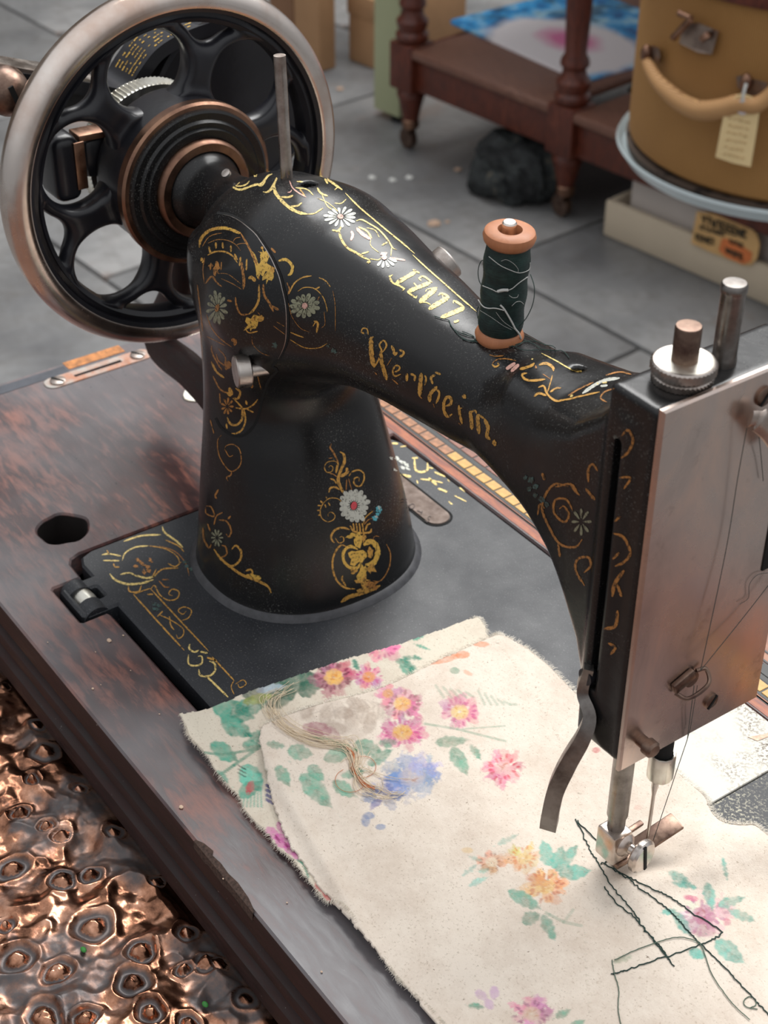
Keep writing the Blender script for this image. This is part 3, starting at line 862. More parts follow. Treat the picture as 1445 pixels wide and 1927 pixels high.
# curved brace from the gear case down to the foot of the pillar
bp = [onx(235, 600, -0.060), onx(290, 640, -0.048), onx(340, 690, -0.032), onx(400, 760, -0.012), onx(450, 820, 0.004), onx(480, 860, 0.016)]
bp = [(-0.078, 0.105, 0.110), (-0.070, 0.100, 0.078), tuple(ony(300, 640, 0.098)), tuple(ony(360, 700, 0.094)), tuple(ony(420, 770, 0.090)), (0.035, 0.089, 0.020)]
bm = bmesh.new(); tube(bm, smoothpath(bp, 8), 0.0095, 20, ell=((0, 1, 0), 0.8))
tag(obj('crank_brace', bm, M['moulding'], SM), 'dark reddish curved brace under the wheel')

# ------------------------------------------------------------------ numeric noise for sculpted sheets
_rng = np.random.RandomState(11)
_LAT = _rng.rand(256, 256)
def vnoise(x, y):
    xi = np.floor(x).astype(int); yi = np.floor(y).astype(int); fx = x - xi; fy = y - yi
    fx = fx * fx * (3 - 2 * fx); fy = fy * fy * (3 - 2 * fy)
    g = lambda a, b: _LAT[a % 256, b % 256]
    return (g(xi, yi) * (1 - fx) + g(xi + 1, yi) * fx) * (1 - fy) + (g(xi, yi + 1) * (1 - fx) + g(xi + 1, yi + 1) * fx) * fy
def fbm(x, y, o=4):
    s = 0; a = 0.5; n = 0
    for i in range(o):
        s = s + a * vnoise(x * 2 ** i + 17.3 * i, y * 2 ** i + 5.1 * i); n += a; a *= 0.5
    return s / n
def inside(poly, x, y):
    P = np.array(poly); c = np.zeros(x.shape, bool); n = len(P)
    for i in range(n):
        x0, y0 = P[i - 1]; x1, y1 = P[i]
        m = (y0 > y) != (y1 > y)
        t = np.where(m, (x1 - x0) * (y - y0) / np.where(y1 == y0, 1e-9, y1 - y0) + x0, 0)
        c ^= m & (x < t)
    return c
def s2l(r, g, b):
    f = lambda c: (c / 255 / 12.92) if c <= 10.3 else ((c / 255 + 0.055) / 1.055) ** 2.4
    return (f(r), f(g), f(b))

# ------------------------------------------------------------------ the wooden base board
MB = thing('machine_base', 'worn dark mahogany base board with moulded edge and chequered inlay under the sewing machine', 'wooden base')
BX0, BX1, BY0, BY1 = -0.1605, 0.50, -0.0425, 0.2385
opening = [(-0.0008, 0.1800), (-0.0008, 0.0030), (0.0010, -0.0018), (0.0045, -0.0040), (0.0158, -0.0045), (0.0158, -0.0180), (0.0168, -0.0190), (0.0440, -0.0190),
           (0.0448, -0.0180), (0.0448, -0.0065), (0.0470, -0.0056), (0.3620, -0.0056), (0.3620, 0.1800)]
lk0, lk1 = onz(109, 719), onz(259.5, 670.6)
bm = bmesh.new()
LKX = (lk0[0] + lk1[0]) / 2
slot_h = rrect(LKX - 0.0012, LKX + 0.0012, 0.0725, 0.1005, 0.0003, 1)
hole_c = (-0.0226, 0.0056)
hole = [(hole_c[0] + 0.0118 * (1 + 0.035 * math.sin(5 * t) + 0.02 * math.sin(9 * t + 1)) * math.cos(t), hole_c[1] + 0.0118 * (1 + 0.035 * math.sin(5 * t) + 0.02 * math.cos(7 * t)) * math.sin(t)) for t in [2 * PI * k / 40 for k in range(40)]]
prism(bm, [(BX0, BY0), (BX1, BY0), (BX1, BY1), (BX0, BY1)], -0.0120, 0.0, [opening, hole, slot_h], bev=0.0009)
obj('top_board', bm, M['board'], MB)
bm = bmesh.new()
prism(bm, [(BX0 + 0.004, BY0 + 0.004), (BX1 - 0.004, BY0 + 0.004), (BX1 - 0.004, BY1 - 0.004), (BX0 + 0.004, BY1 - 0.004)], -0.0370, -0.0340)
obj('base_frame', bm, M['void'], MB)  # near-black sheet, the shade inside the base put into its colour
bm = bmesh.new(); n = len(hole)
va = [bm.verts.new((hole_c[0] + (a - hole_c[0]) * 0.985, hole_c[1] + (b - hole_c[1]) * 0.985, -0.0012)) for a, b in hole]; vb = [bm.verts.new((v.co.x, v.co.y, -0.034)) for v in va]
for k in range(n): bm.faces.new((va[k], va[(k + 1) % n], vb[(k + 1) % n], vb[k]))
tag(obj('bore_shade_lining', bm, M['darkwall'], MB, recalc=False), 'dark lining added in the round hole, coloured as its shade')  # added lining, its near-black colour stands for shade inside the hole
def moulding(bm, prof, path):
    """prof: (outward, z); path: list of (x, y, nx, ny) mitred corners"""
    rings = []
    for (x, y, nx, ny) in path:
        rings.append([bm.verts.new((x + nx * o_, y + ny * o_, z)) for o_, z in prof])
    for a, b in zip(rings, rings[1:]):
        for k in range(len(prof) - 1): bm.faces.new((a[k], a[k + 1], b[k + 1], b[k]))
prof = [(-0.004, -0.0010), (0.0000, -0.0012), (0.0006, -0.0030), (0.0006, -0.0120), (-0.0012, -0.0128), (-0.0020, -0.0145), (-0.0020, -0.0185), (0.0006, -0.0195), (0.0016, -0.0215),
        (0.0014, -0.0240), (-0.0004, -0.0255), (-0.0004, -0.0285), (0.0030, -0.0300), (0.0036, -0.0330), (0.0034, -0.0390), (-0.006, -0.0390)]
for nm, path in (('front', [(BX0, BY0, -1, -1), (BX1, BY0, 1, -1)]), ('left', [(BX0, BY1, -1, 1), (BX0, BY0, -1, -1)]), ('back', [(BX1, BY1, 1, 1), (BX0, BY1, -1, 1)])):
    bm = bmesh.new(); moulding(bm, prof, path); obj('edge_moulding', bm, M['moulding'], MB, recalc=False)
# splintered chip on the front edge
chip = [onz(a, b) for a, b in ((375, 1578), (385, 1588), (402, 1602), (398, 1612), (410, 1628), (425, 1648), (440, 1666), (462, 1694), (480, 1716))]
bm = bmesh.new(); prev = None
for i, p in enumerate(chip):
    w = [0.0005, 0.002, 0.003, 0.0015, 0.0022, 0.0018, 0.0025, 0.0018, 0.0004][i]
    row = [bm.verts.new((p[0], BY0 - 0.0008, -0.0030 - (i % 3) * 0.0006)), bm.verts.new((p[0] + (i % 2) * 0.001, BY0 - 0.0004, 0.0001)), bm.verts.new((p[0], BY0 + w, 0.0003 + (i % 2) * 0.0002))]
    if prev:
        for k in range(2): bm.faces.new((prev[k], row[k], row[k + 1], prev[k + 1]))
    prev = row
tag(obj('edge_chip', bm, plain('broken_wood', (0.10, 0.06, 0.045), 0.9, 0.6, 900, 0.8), MB, sm=False), 'splintered chip along the front edge')
# chequered inlay along the far side: every tile is its own piece
def tile_mesh(w, d, name, mat):
    bm = bmesh.new(); box(bm, (0, 0, 0), (w, d, 0.0005), None, 0.00012, 1)
    me = bpy.data.meshes.new(name); bm.to_mesh(me); bm.free(); me.materials.append(mat); return me
tm = {k: tile_mesh(0.0068, 0.0056, 'inlay_tile', M[k]) for k in ('tile_yellow', 'tile_dull')}
tr = {k: tile_mesh(0.0092, 0.0056, 'inlay_block', M[k]) for k in ('tile_red', 'ebony')}
i = 0
x = -0.1506
while x < 0.40:
    k = 'tile_yellow' if x > 0.030 else 'tile_dull'
    o = bpy.data.objects.new('inlay_tile', tm[k]); COL.objects.link(o); o.parent = MB; o.location = (x, 0.1930, 0.00018); o.rotation_euler[2] = random.uniform(-0.03, 0.03)
    x += 0.0077
x = -0.1484; i = 0
while x < 0.40:
    k = 'ebony' if i % 8 >= 6 and x > 0.02 else 'tile_red'
    o = bpy.data.objects.new('inlay_block', tr[k]); COL.objects.link(o); o.parent = MB; o.location = (x, 0.2020, 0.00018)
    x += 0.0102; i += 1
for y_, w in ((0.1892, 0.0011), (0.1975, 0.0022), (0.2062, 0.0010), (0.2110, 0.0009), (0.1868, 0.0004)):
    bm = bmesh.new(); box(bm, (0.12, y_, 0.0001), (0.56, w, 0.0003)); obj('inlay_line', bm, M['ebony'], MB)
bm = bmesh.new(); box(bm, (0.12, 0.19745, 0.00005), (0.56, 0.0155, 0.0002)); obj('inlay_ground', bm, M['ebony'], MB)
bm = bmesh.new(); box(bm, (-0.1535, 0.035, 0.00008), (0.0075, 0.075, 0.0003)); obj('inlay_band', bm, plain('grey_inlay', (0.075, 0.08, 0.095), 0.35, 0.25, 60), MB)
vor = wood('orange_veneer', (0.20, 0.045, 0.02), (0.42, 0.11, 0.04), (0.50, 0.17, 0.07), 0, 0.32, 0.5, 5.0, None, 30); vpk = wood('brown_veneer', (0.20, 0.07, 0.035), (0.36, 0.14, 0.075), (0.42, 0.20, 0.12), 0, 0.32, 0.5, 5.0, None, 30)
for y_, w, m_2 in ((0.1848, 0.0062, vor), (0.1877, 0.0016, vpk), (0.2085, 0.0036, vpk), (0.2240, 0.0250, vpk)):
    bm = bmesh.new(); box(bm, (0.12, y_, 0.00006), (0.56, w, 0.0002)); obj('veneer_strip', bm, m_2, MB)
# lock plate
bm = bmesh.new()
lkw = 0.0055
prism(bm, rrect(LKX - lkw, LKX + lkw, lk0[1] - 0.0075, lk1[1] + 0.0075, 0.0050, 8), 0.0, 0.0006, [slot_h], bev=0.0002)
lock = obj('lock_plate', bm, metal('tarnished_lock_plate', (0.42, 0.40, 0.37), 0.45, (0.46, 0.22, 0.14), 0.56, 60, 0.7, 0.12), MB)
for q in (lk0, lk1): slot_screw('screw', (LKX, q[1], 0.0005), 0.0042, 'Z', M['steel'], lock, 0.5)
bm = bmesh.new(); box(bm, (BX0 + 0.004, 0.0905, 0.0001), (0.008, 0.034, 0.0003)); tag(obj('bare_wood_edge', bm, plain('bare_wood', (0.50, 0.19, 0.05), 0.5, 0.45, 260, 0.2), MB), 'orange bare wood beside the lock plate')
c = onz(390, 738)
bm = bmesh.new(); prism(bm, [(c[0] + 0.0120 * (1 + 0.12 * math.sin(3 * t + 1)) * math.cos(t), c[1] + 0.0125 * (1 + 0.1 * math.cos(4 * t)) * math.sin(t)) for t in [2 * PI * k / 28 for k in range(28)]], 0.0, 0.0008, bev=0.0003)
tag(obj('bright_plate', bm, M['pale_nickel'], MB), 'small bright metal plate behind the pillar')
# crumbs of grit on the board, each too small to count
bm = bmesh.new()
for a, b, s_ in ((206, 1206, 1.0), (232, 1197, .4), (175, 1297, .5), (341, 1520, .8), (180, 1228, .3), (190, 1290, .25), (605, 1830, .4), (300, 1345, .3), (246, 1263, .25), (420, 1655, .3), (90, 1210, .25), (540, 1700, .3)):
    p = onz(a, b); r = bmesh.ops.create_icosphere(bm, subdivisions=1, radius=0.0011 * s_)
    for v in r['verts']: v.co = Vector((v.co.x * 1.3 + p[0], v.co.y * random.uniform(.7, 1.2) + p[1], v.co.z * 0.5 + 0.0004))
tag(obj('wood_crumbs', bm, plain('crumb', (0.62, 0.45, 0.33), 0.9, 0.2, 100), None, sm=False), 'tiny pale crumbs scattered on the front of the mahogany base board', 'crumbs', kind='stuff')

# ------------------------------------------------------------------ embossed copper sheet
CZ = -0.0425
gx = np.concatenate([np.linspace(-0.185, -0.035, 66)[:-1], np.arange(-0.035, 0.315, 0.00064), np.linspace(0.316, 0.78, 200)])
gy = np.concatenate([np.linspace(-0.46, -0.195, 115)[:-1], np.arange(-0.195, -0.040, 0.00064), np.linspace(-0.039, 0.26, 30)])
X, Y = np.meshgrid(gx, gy, indexing='ij')
wx = X + 0.010 * (fbm(X * 60, Y * 60, 3) - 0.5); wy = Y + 0.010 * (fbm(X * 60 + 40, Y * 60 + 9, 3) - 0.5)
rid = 1 - np.abs(fbm(wx * 30, wy * 34, 2) * 2 - 1) * 2.2
rid2 = 1 - np.abs(fbm(wx * 95 + 7, wy * 80 + 2, 2) * 2 - 1) * 2.5
H = 0.0034 * np.maximum(rid, -0.5) + 0.0009 * np.maximum(rid2, -0.4) + 0.0018 * (fbm(wx * 80, wy * 80, 2) - 0.5) + 0.0006 * (fbm(X * 260, Y * 260, 2) - 0.5)
pat = np.clip((0.50 - fbm(wx * 40 + 5, wy * 40 + 3, 4)) * 6 + 0.5, 0, 1) * 0.70
berries = [(85, 1410, 13, 34), (38, 1528, 12, 22), (87, 1552, 10, 20), (116, 1570, 12, 20), (22, 1632, 15, 36), (117, 1652, 15, 30), (170, 1642, 11, 26), (176, 1742, 19, 48),
           (32, 1803, 15, 36), (108, 1826, 17, 32), (265, 1788, 15, 30), (250, 1846, 16, 40), (82, 1912, 19, 40), (160, 1915, 14, 28), (352, 1752, 10, 24), (388, 1808, 12, 26), (412, 1806, 12, 20),
           (296, 1652, 12, 22), (462, 1872, 10, 30), (282, 1903, 12, 30), (8, 1284, 10, 16), (70, 1355, 10, 24), (345, 1822, 9, 20), (300, 1560, 8, 18), (355, 1925, 12, 26), (10, 1740, 9, 24), (215, 1560, 9, 26), (60, 1465, 8, 20), (150, 1480, 8, 22)]
bl = []
for (a, b, r1, r2) in berries:
    p = onz(a, b, CZ + 0.003); bl.append((p[0], p[1], r1 * 0.000250, r2 * 0.000185))
rs = np.random.RandomState(5)
for _ in range(150):
    a, b = rs.uniform(-0.18, 0.75), rs.uniform(-0.44, -0.05)
    if min((a - q[0]) ** 2 + (b - q[1]) ** 2 for q in bl) > 0.014 ** 2 and not (-0.01 < a < 0.29 and b > -0.17): bl.append((a, b, rs.uniform(0.0018, 0.0030), rs.uniform(0.004, 0.008)))
for (a, b, r1, r2) in bl:
    m = (np.abs(X - a) < r2 * 1.8) & (np.abs(Y - b) < r2 * 1.8)
    xx, yy = X[m] - a, Y[m] - b
    th = np.arctan2(yy, xx); d = np.hypot(xx * (1 + 0.15 * math.sin(a * 999)), yy * (1 + 0.15 * math.cos(b * 777))) * (1 + 0.05 * np.sin(3 * th + a * 900) + 0.03 * np.sin(5 * th + b * 700))
    w = np.clip((r2 * 1.25 - d) / (r2 * 0.35), 0, 1); w = w * w * (3 - 2 * w)
    ringp = 0.0008 * (0.3 + 1.4 * fbm(xx * 160 + a * 50, yy * 160 + b * 50, 2)) * np.exp(-((d - r2 * 1.05) / (r2 * 0.24)) ** 2) - 0.0008 * np.exp(-((d - r2 * 0.76) / (r2 * 0.26)) ** 2)
    knob = 0.0026 * np.clip(1 - (d / r1) ** 2, 0, 1) ** 0.7 * (0.70 + 0.60 * fbm(xx * 900 + a * 99, yy * 900 + 30, 2)) + 0.0008 * np.exp(-(d / (r1 * 1.6)) ** 2) + 0.0007 * (fbm(xx * 1300 + a * 31, yy * 1300 + b * 17, 2) - 0.5) * (d < r1)
    H[m] = H[m] * (1 - 0.85 * w) + w * 0.0012 + ringp + knob
    pw = np.clip(1 - np.abs(d - r2 * 0.72) / (r2 * 0.34), 0, 1)
    pat[m] = np.clip(pat[m] * (1 - w) + np.sqrt(pw) * 0.9, 0, 1) * np.where(d < r1 * 0.95, 0.05, 1)
hmax = np.where(Y > -0.052, np.clip((-0.046 - Y) / 0.006, 0, 1), 1)
H = H * hmax
nxg, nyg = len(gx), len(gy)
V = np.stack([X, Y, CZ + H], -1).reshape(-1, 3)
I_ = np.arange(nxg * nyg).reshape(nxg, nyg)
F = np.stack([I_[:-1, :-1], I_[1:, :-1], I_[1:, 1:], I_[:-1, 1:]], -1).reshape(-1, 4)
s = Mat('embossed_copper', 0.24, 1.0)
pa = s.attr('patina', 'Fac')
cc = s.ramp(s.noise(70, 5, 0.65), [(0.36, (0.10, 0.045, 0.028)), (0.5, (0.40, 0.19, 0.115)), (0.68, (0.74, 0.42, 0.29))])
pf = s.ramp(s.mix(0.35, pa, s.noise(240, 4)), [(0.36, 0.0), (0.66, 0.94)])
s.col(s.mix(pf, cc, (0.085, 0.080, 0.082)))
s.inp('Metallic', s.ramp(pf, [(0.0, 1.0), (1.0, 0.45)])); s.inp('Roughness', s.ramp(pf, [(0.0, 0.22), (1.0, 0.40)]))
s.bump(s.noise(500, 3), 0.12, 0.0006)
CT = thing('copper_trunk', 'wide trunk topped with embossed reddish copper sheet, carrying the wooden sewing machine base', 'trunk')
cs_ = meshobj('copper_sheet', V, F, s.m, CT)
at = cs_.data.attributes.new('patina', 'FLOAT', 'POINT'); at.data.foreach_set('value', pat.astype(np.float32).ravel())
FLZ = -0.65
bm = bmesh.new(); box(bm, (0.2975, -0.10, (FLZ + CZ - 0.004) / 2), (0.960, 0.715, CZ - 0.004 - FLZ), None, 0.004)
obj('trunk_body', bm, M['moulding'], CT)
bm = bmesh.new()
for a, b in ((157, 1787), (386, 1890)):
    p = onz(a, b, CZ + 0.004); r = bmesh.ops.create_icosphere(bm, subdivisions=2, radius=0.0012)
    for v in r['verts']: v.co = Vector(v.co * Vector((1.2, 0.8, 0.5)) if False else (v.co.x * 1.3, v.co.y * 0.9, v.co.z * 0.5)) + Vector(p)
tag(obj('green_specks', bm, plain('leaf_speck', (0.03, 0.20, 0.03), 0.6, 0.2, 200), None), 'two tiny green specks lying on the copper sheet', 'specks', kind='stuff')

# ------------------------------------------------------------------ folded floral cloth
def px_noise(p, sc, o=3, k=0): return fbm(p[:, 0] / sc + k, p[:, 1] / sc + k * 1.7, o)
class Paint:
    def __init__(s, P, base, fade=1.0):
        s.p = P; s.c = np.tile(np.array(base), (len(P), 1)).astype(float); s.fade = fade
        s.n1 = px_noise(P, 9, 3, 3); s.n2 = px_noise(P, 3.5, 2, 9); s.n3 = px_noise(P, 26, 2, 21)
    def add(s, m, w, col, alpha):
        a = np.clip(w, 0, 1) * alpha * s.fade * (0.62 + 0.75 * (s.n1[m] - 0.25)) * (1 - 0.5 * np.clip((s.n2[m] - 0.5) * 3, 0, 1) * (1.25 - s.fade))
        a = np.clip(a, 0, 1)[:, None]
        s.c[m] = s.c[m] * (1 - a) + np.array(col) * a
    def blob(s, cx, cy, rx, ry, ang=0, col=(0, 0, 0), alpha=0.95, edge=0.18, nz=0.35):
        R_ = max(rx, ry) * 1.5
        m = (np.abs(s.p[:, 0] - cx) < R_) & (np.abs(s.p[:, 1] - cy) < R_)
        if not m.any(): return
        d = s.p[m] - (cx, cy); c, n = math.cos(math.radians(ang)), math.sin(math.radians(ang))
        u = (d[:, 0] * c + d[:, 1] * n) / rx; v = (-d[:, 0] * n + d[:, 1] * c) / ry
        q = np.hypot(u, v) + nz * (s.n1[m] - 0.5) + nz * 0.5 * (s.n2[m] - 0.5)
        s.add(m, (1 - q) / edge, col, alpha)
    def leaf(s, x0, y0, x1, y1, w, col, alpha=0.95, vein=True):
        cx, cy = (x0 + x1) / 2, (y0 + y1) / 2; L_ = math.hypot(x1 - x0, y1 - y0) / 2; a = math.atan2(y1 - y0, x1 - x0)
        m = (np.abs(s.p[:, 0] - cx) < L_ * 1.3) & (np.abs(s.p[:, 1] - cy) < L_ * 1.3)
        if not m.any(): return
        d = s.p[m] - (cx, cy)
        u = (d[:, 0] * math.cos(a) + d[:, 1] * math.sin(a)) / L_; v = (-d[:, 0] * math.sin(a) + d[:, 1] * math.cos(a))
        hw = w * np.clip(1 - u * u, 0, 1) ** 0.75 * (1 - 0.25 * u)
        jag = 2.0 * np.sin(u * 14) * 0.5
        k = (hw - np.abs(v) + jag + 5 * (s.n1[m] - 0.5)) / 3.0
        s.add(m, k, col, alpha)
        if vein: s.add(m, np.clip(1 - np.abs(v) / 1.3, 0, 1) * (np.abs(u) < 0.85) + 0.7 * np.clip(1 - np.abs(np.abs(v) - (u + 1) % 0.33 * 20) / 2, 0, 1) * (np.abs(v) < hw * 0.8), tuple(x * 0.45 for x in col), alpha * 0.5)
        s.add(m, k * np.clip((s.n3[m] - 0.45) * 3, 0, 1), tuple(min(1, x * 1.8 + 0.05) for x in col), alpha * 0.6)
    def line(s, pts, w, col, alpha=0.9):
        for (x0, y0), (x1, y1) in zip(pts, pts[1:]):
            cx, cy = (x0 + x1) / 2, (y0 + y1) / 2; L_ = math.hypot(x1 - x0, y1 - y0) / 2 + w
            m = (np.abs(s.p[:, 0] - cx) < L_ + w) & (np.abs(s.p[:, 1] - cy) < L_ + w)
            if not m.any(): continue
            d = s.p[m] - (x0, y0); e_ = np.array([x1 - x0, y1 - y0]); t = np.clip((d @ e_) / (e_ @ e_), 0, 1)
            q = np.linalg.norm(d - t[:, None] * e_, axis=1)
            s.add(m, (w - q) / 1.2 + 0.5, col, alpha)
    def flower(s, cx, cy, r, n, petal, centre, dark=None, sq=0.8, alpha=0.95, seed=0):
        rr_ = random.Random(int(cx * 7 + cy)); ph = rr_.random() * 6
        for k in range(n + 3):
            a = ph + 2 * PI * k / n + rr_.gauss(0, 0.16); q = rr_.uniform(0.42, 0.74)
            s.blob(cx + math.cos(a) * r * q, cy + math.sin(a) * r * q * sq, r * rr_.uniform(0.28, 0.48), r * rr_.uniform(0.2, 0.36), math.degrees(math.atan2(math.sin(a) * sq, math.cos(a))), tuple(min(1, x * rr_.uniform(0.75, 1.5)) for x in petal), alpha * rr_.uniform(0.6, 1), 0.25, 1.1)
        if dark:
            for k in range(n * 2):
                a = ph + PI * k / n + 0.2
                s.blob(cx + math.cos(a) * r * rr_.uniform(0.45, 0.8), cy + math.sin(a) * r * rr_.uniform(0.45, 0.8) * sq, r * 0.15, r * 0.07, math.degrees(a), dark, alpha, 0.4, 0.5)
        if centre:
            for k in range(7):
                a = ph + 2 * PI * k / 7
                s.blob(cx + math.cos(a) * r * 0.24, cy + math.sin(a) * r * 0.24 * sq, r * 0.22, r * 0.18, 0, centre, alpha, 0.3, 0.4)
            for k in range(4): s.blob(cx + rr_.uniform(-.22, .22) * r, cy + rr_.uniform(-.2, .2) * r, r * 0.15, r * 0.05, rr_.uniform(0, 180), tuple(c * (0.75, 0.45, 0.3)[i] for i, c in enumerate(centre)), alpha * 0.9, 0.5, 0.5)
TEAL = s2l(54, 138, 116); TEAL2 = s2l(84, 168, 146); DKG = s2l(36, 84, 66); MAG = s2l(190, 60, 130); DMAG = s2l(110, 28, 62); YEL = s2l(240, 186, 92); ORA = s2l(214, 112, 52)
PINK = s2l(224, 110, 170); CRIM = s2l(196, 24, 62); BLUE = s2l(112, 128, 176); NAVY = s2l(44, 56, 130); MAUV = s2l(168, 110, 140)
L1 = [(338, 1350), (346, 1354), (365, 1344), (420, 1322), (470, 1300), (530, 1280), (640, 1243), (760, 1208), (830, 1184), (893, 1161), (908, 1168), (916, 1184), (924, 1203), (1000, 1300), (1090, 1500), (1100, 1800), (1100, 2040), (900, 2010),
      (862, 1962), (828, 1925), (800, 1895), (760, 1860), (742, 1840), (716, 1800), (690, 1770), (664, 1738), (640, 1712), (612, 1700), (600, 1686), (570, 1650), (548, 1618), (522, 1596), (500, 1566), (486, 1554), (462, 1530), (448, 1500), (428, 1480), (408, 1462), (390, 1434), (372, 1415), (356, 1398), (350, 1380)]
L2 = [(488, 1375), (520, 1354), (575, 1336), (640, 1318), (700, 1300), (760, 1275), (830, 1240), (870, 1222), (925, 1198), (945, 1195), (985, 1215), (1030, 1250), (1060, 1280), (1085, 1305), (1120, 1340), (1180, 1385), (1250, 1430), (1295, 1470), (1328, 1498), (1340, 1528),
      (1362, 1553), (1395, 1560), (1420, 1560), (1445, 1592), (1500, 1640), (1600, 1750), (1650, 2060), (920, 2050), (880, 2000), (840, 1950), (770, 1866), (700, 1786), (620, 1694), (560, 1614), (524, 1545), (505, 1480), (494, 1425)]
def seg_d(p, a, b):
    a = np.array(a, float); b = np.array(b, float); e_ = b - a; t = np.clip(((p - a) @ e_) / (e_ @ e_), 0, 1)
    return np.linalg.norm(p - (a + t[:, None] * e_), axis=1)
def cloth_layer(name, outline, z, h, hfun, paint, base, fade, jit):
    O = [onz(a, b, z) for a, b in outline]
    OX = np.array([q[0] for q in O]); OY = np.array([q[1] for q in O])
    xs = np.arange(OX.min() - h, min(OX.max(), 0.415) + h, h); ys = np.arange(OY.min() - h, OY.max() + h, h)
    X, Y = np.meshgrid(xs, ys, indexing='ij')
    jx = 0.0011 * (fbm(X * 500, Y * 500, 3) - 0.5) * jit; jy = 0.0011 * (fbm(X * 500 + 50, Y * 500 + 7, 3) - 0.5) * jit
    poly = smoothpath([(q[0], q[1]) for q in O], 3, True)
    ins = inside(poly, X + jx, Y + jy)
    P = np.stack([X, Y, np.full(X.shape, z)], -1).reshape(-1, 3)
    pp = proj(P)
    P[:, 2] = z + hfun(P, pp)
    pp = proj(P)
    I_ = np.arange(X.size).reshape(X.shape)
    F = np.stack([I_[:-1, :-1], I_[1:, :-1], I_[1:, 1:], I_[:-1, 1:]], -1).reshape(-1, 4)
    ok = ins.ravel()[F].all(1); F = F[ok]
    used = np.unique(F); rem = -np.ones(len(P), int); rem[used] = np.arange(len(used))
    P, pp, F = P[used], pp[used], rem[F]
    pt = Paint(pp, base, fade); paint(pt)
    # selvedge: thickness by a doubled underside joined along the boundary
    n = len(P); E_ = np.concatenate([F[:, [0, 1]], F[:, [1, 2]], F[:, [2, 3]], F[:, [3, 0]]])
    key = np.sort(E_, 1); k = key[:, 0].astype(np.int64) * n + key[:, 1]
    u, idx, cnt = np.unique(k, return_index=True, return_counts=True)
    BE = E_[idx[cnt == 1]]
    bv = np.unique(BE); low = np.zeros(n, int) - 1; low[bv] = n + np.arange(len(bv))
    P2 = P[bv].copy(); P2[:, 2] -= 0.0010
    side = np.stack([BE[:, 1], BE[:, 0], low[BE[:, 0]], low[BE[:, 1]]], 1)
    Vv = np.concatenate([P, P2]); cc_ = np.concatenate([pt.c, pt.c[bv] * 0.9])
    o = meshobj(name, Vv, np.concatenate([F, side]), CLOTHM, CL)
    ca = o.data.color_attributes.new('print', 'FLOAT_COLOR', 'POINT')
    ca.data.foreach_set('color', np.concatenate([cc_, np.ones((len(cc_), 1))], 1).astype(np.float32).ravel())
    return o, poly, P, F
sM = Mat('printed_cotton', 0.92, 0, 0.15, 0, 0.12)
pc = sM.attr('print')
fl = sM.ramp(sM.noise(1000, 3, 0.7), [(0.58, 0.0), (0.70, 0.5)])
c1 = sM.mix(fl, pc, (0.30, 0.22, 0.14))
fl2 = sM.ramp(sM.noise(420, 3, 0.7), [(0.70, 0.0), (0.73, 0.8)])
c1 = sM.mix(fl2, c1, (0.16, 0.10, 0.06))
gr = sM.ramp(sM.noise(36, 7, 0.8), [(0.42, 0.0), (0.72, 0.55)])
c1 = sM.mix(gr, c1, (0.52, 0.40, 0.31))
sM.col(c1)
sM.bump(sM.noise(1500, 2, 0.7), 0.35, 0.0004).bump(sM.noise(220, 3, 0.6), 0.25, 0.0008)
CLOTHM = sM.m
CL = thing('floral_cloth', 'folded cream cotton cloth printed with faded flowers, lying under the needle', 'cloth')
def h1(P, pp):
    e = 0.0006 * (fbm(P[:, 0] * 25, P[:, 1] * 25, 2) - 0.4)
    lift = 0.0035 * np.exp(-(seg_d(pp, (340, 1360), (400, 1450)) / 30) ** 2) + 0.0015 * np.exp(-(seg_d(pp, (560, 1640), (860, 1960)) / 26) ** 2)
    return np.maximum(e, 0) + lift
def h2(P, pp):
    e = 0.0016 * (fbm(P[:, 0] * 16 + 3, P[:, 1] * 16, 2) - 0.35)
    r1 = 0.0026 * np.exp(-(seg_d(pp, (1190, 1668), (1340, 1645)) / 26) ** 2) + 0.0060 * np.exp(-(seg_d(pp, (1330, 1600), (1500, 1610)) / 46) ** 2)
    r2 = 0.0022 * np.exp(-(seg_d(pp, (505, 1440), (700, 1790)) / 16) ** 2) + 0.0018 * np.exp(-(seg_d(pp, (900, 1500), (1040, 1760)) / 70) ** 2)
    bumpy = 0.0005 * (fbm(P[:, 0] * 90, P[:, 1] * 90, 3) - 0.5)
    press = -0.0010 * np.exp(-(np.hypot(pp[:, 0] - 1165, pp[:, 1] - 1605) / 40) ** 2)
    rose = 0.0013 * np.exp(-(np.hypot((pp[:, 0] - 640) / 1.5, pp[:, 1] - 1350) / 42) ** 2)
    return np.maximum(e, 0) + r1 + r2 + bumpy + press + rose
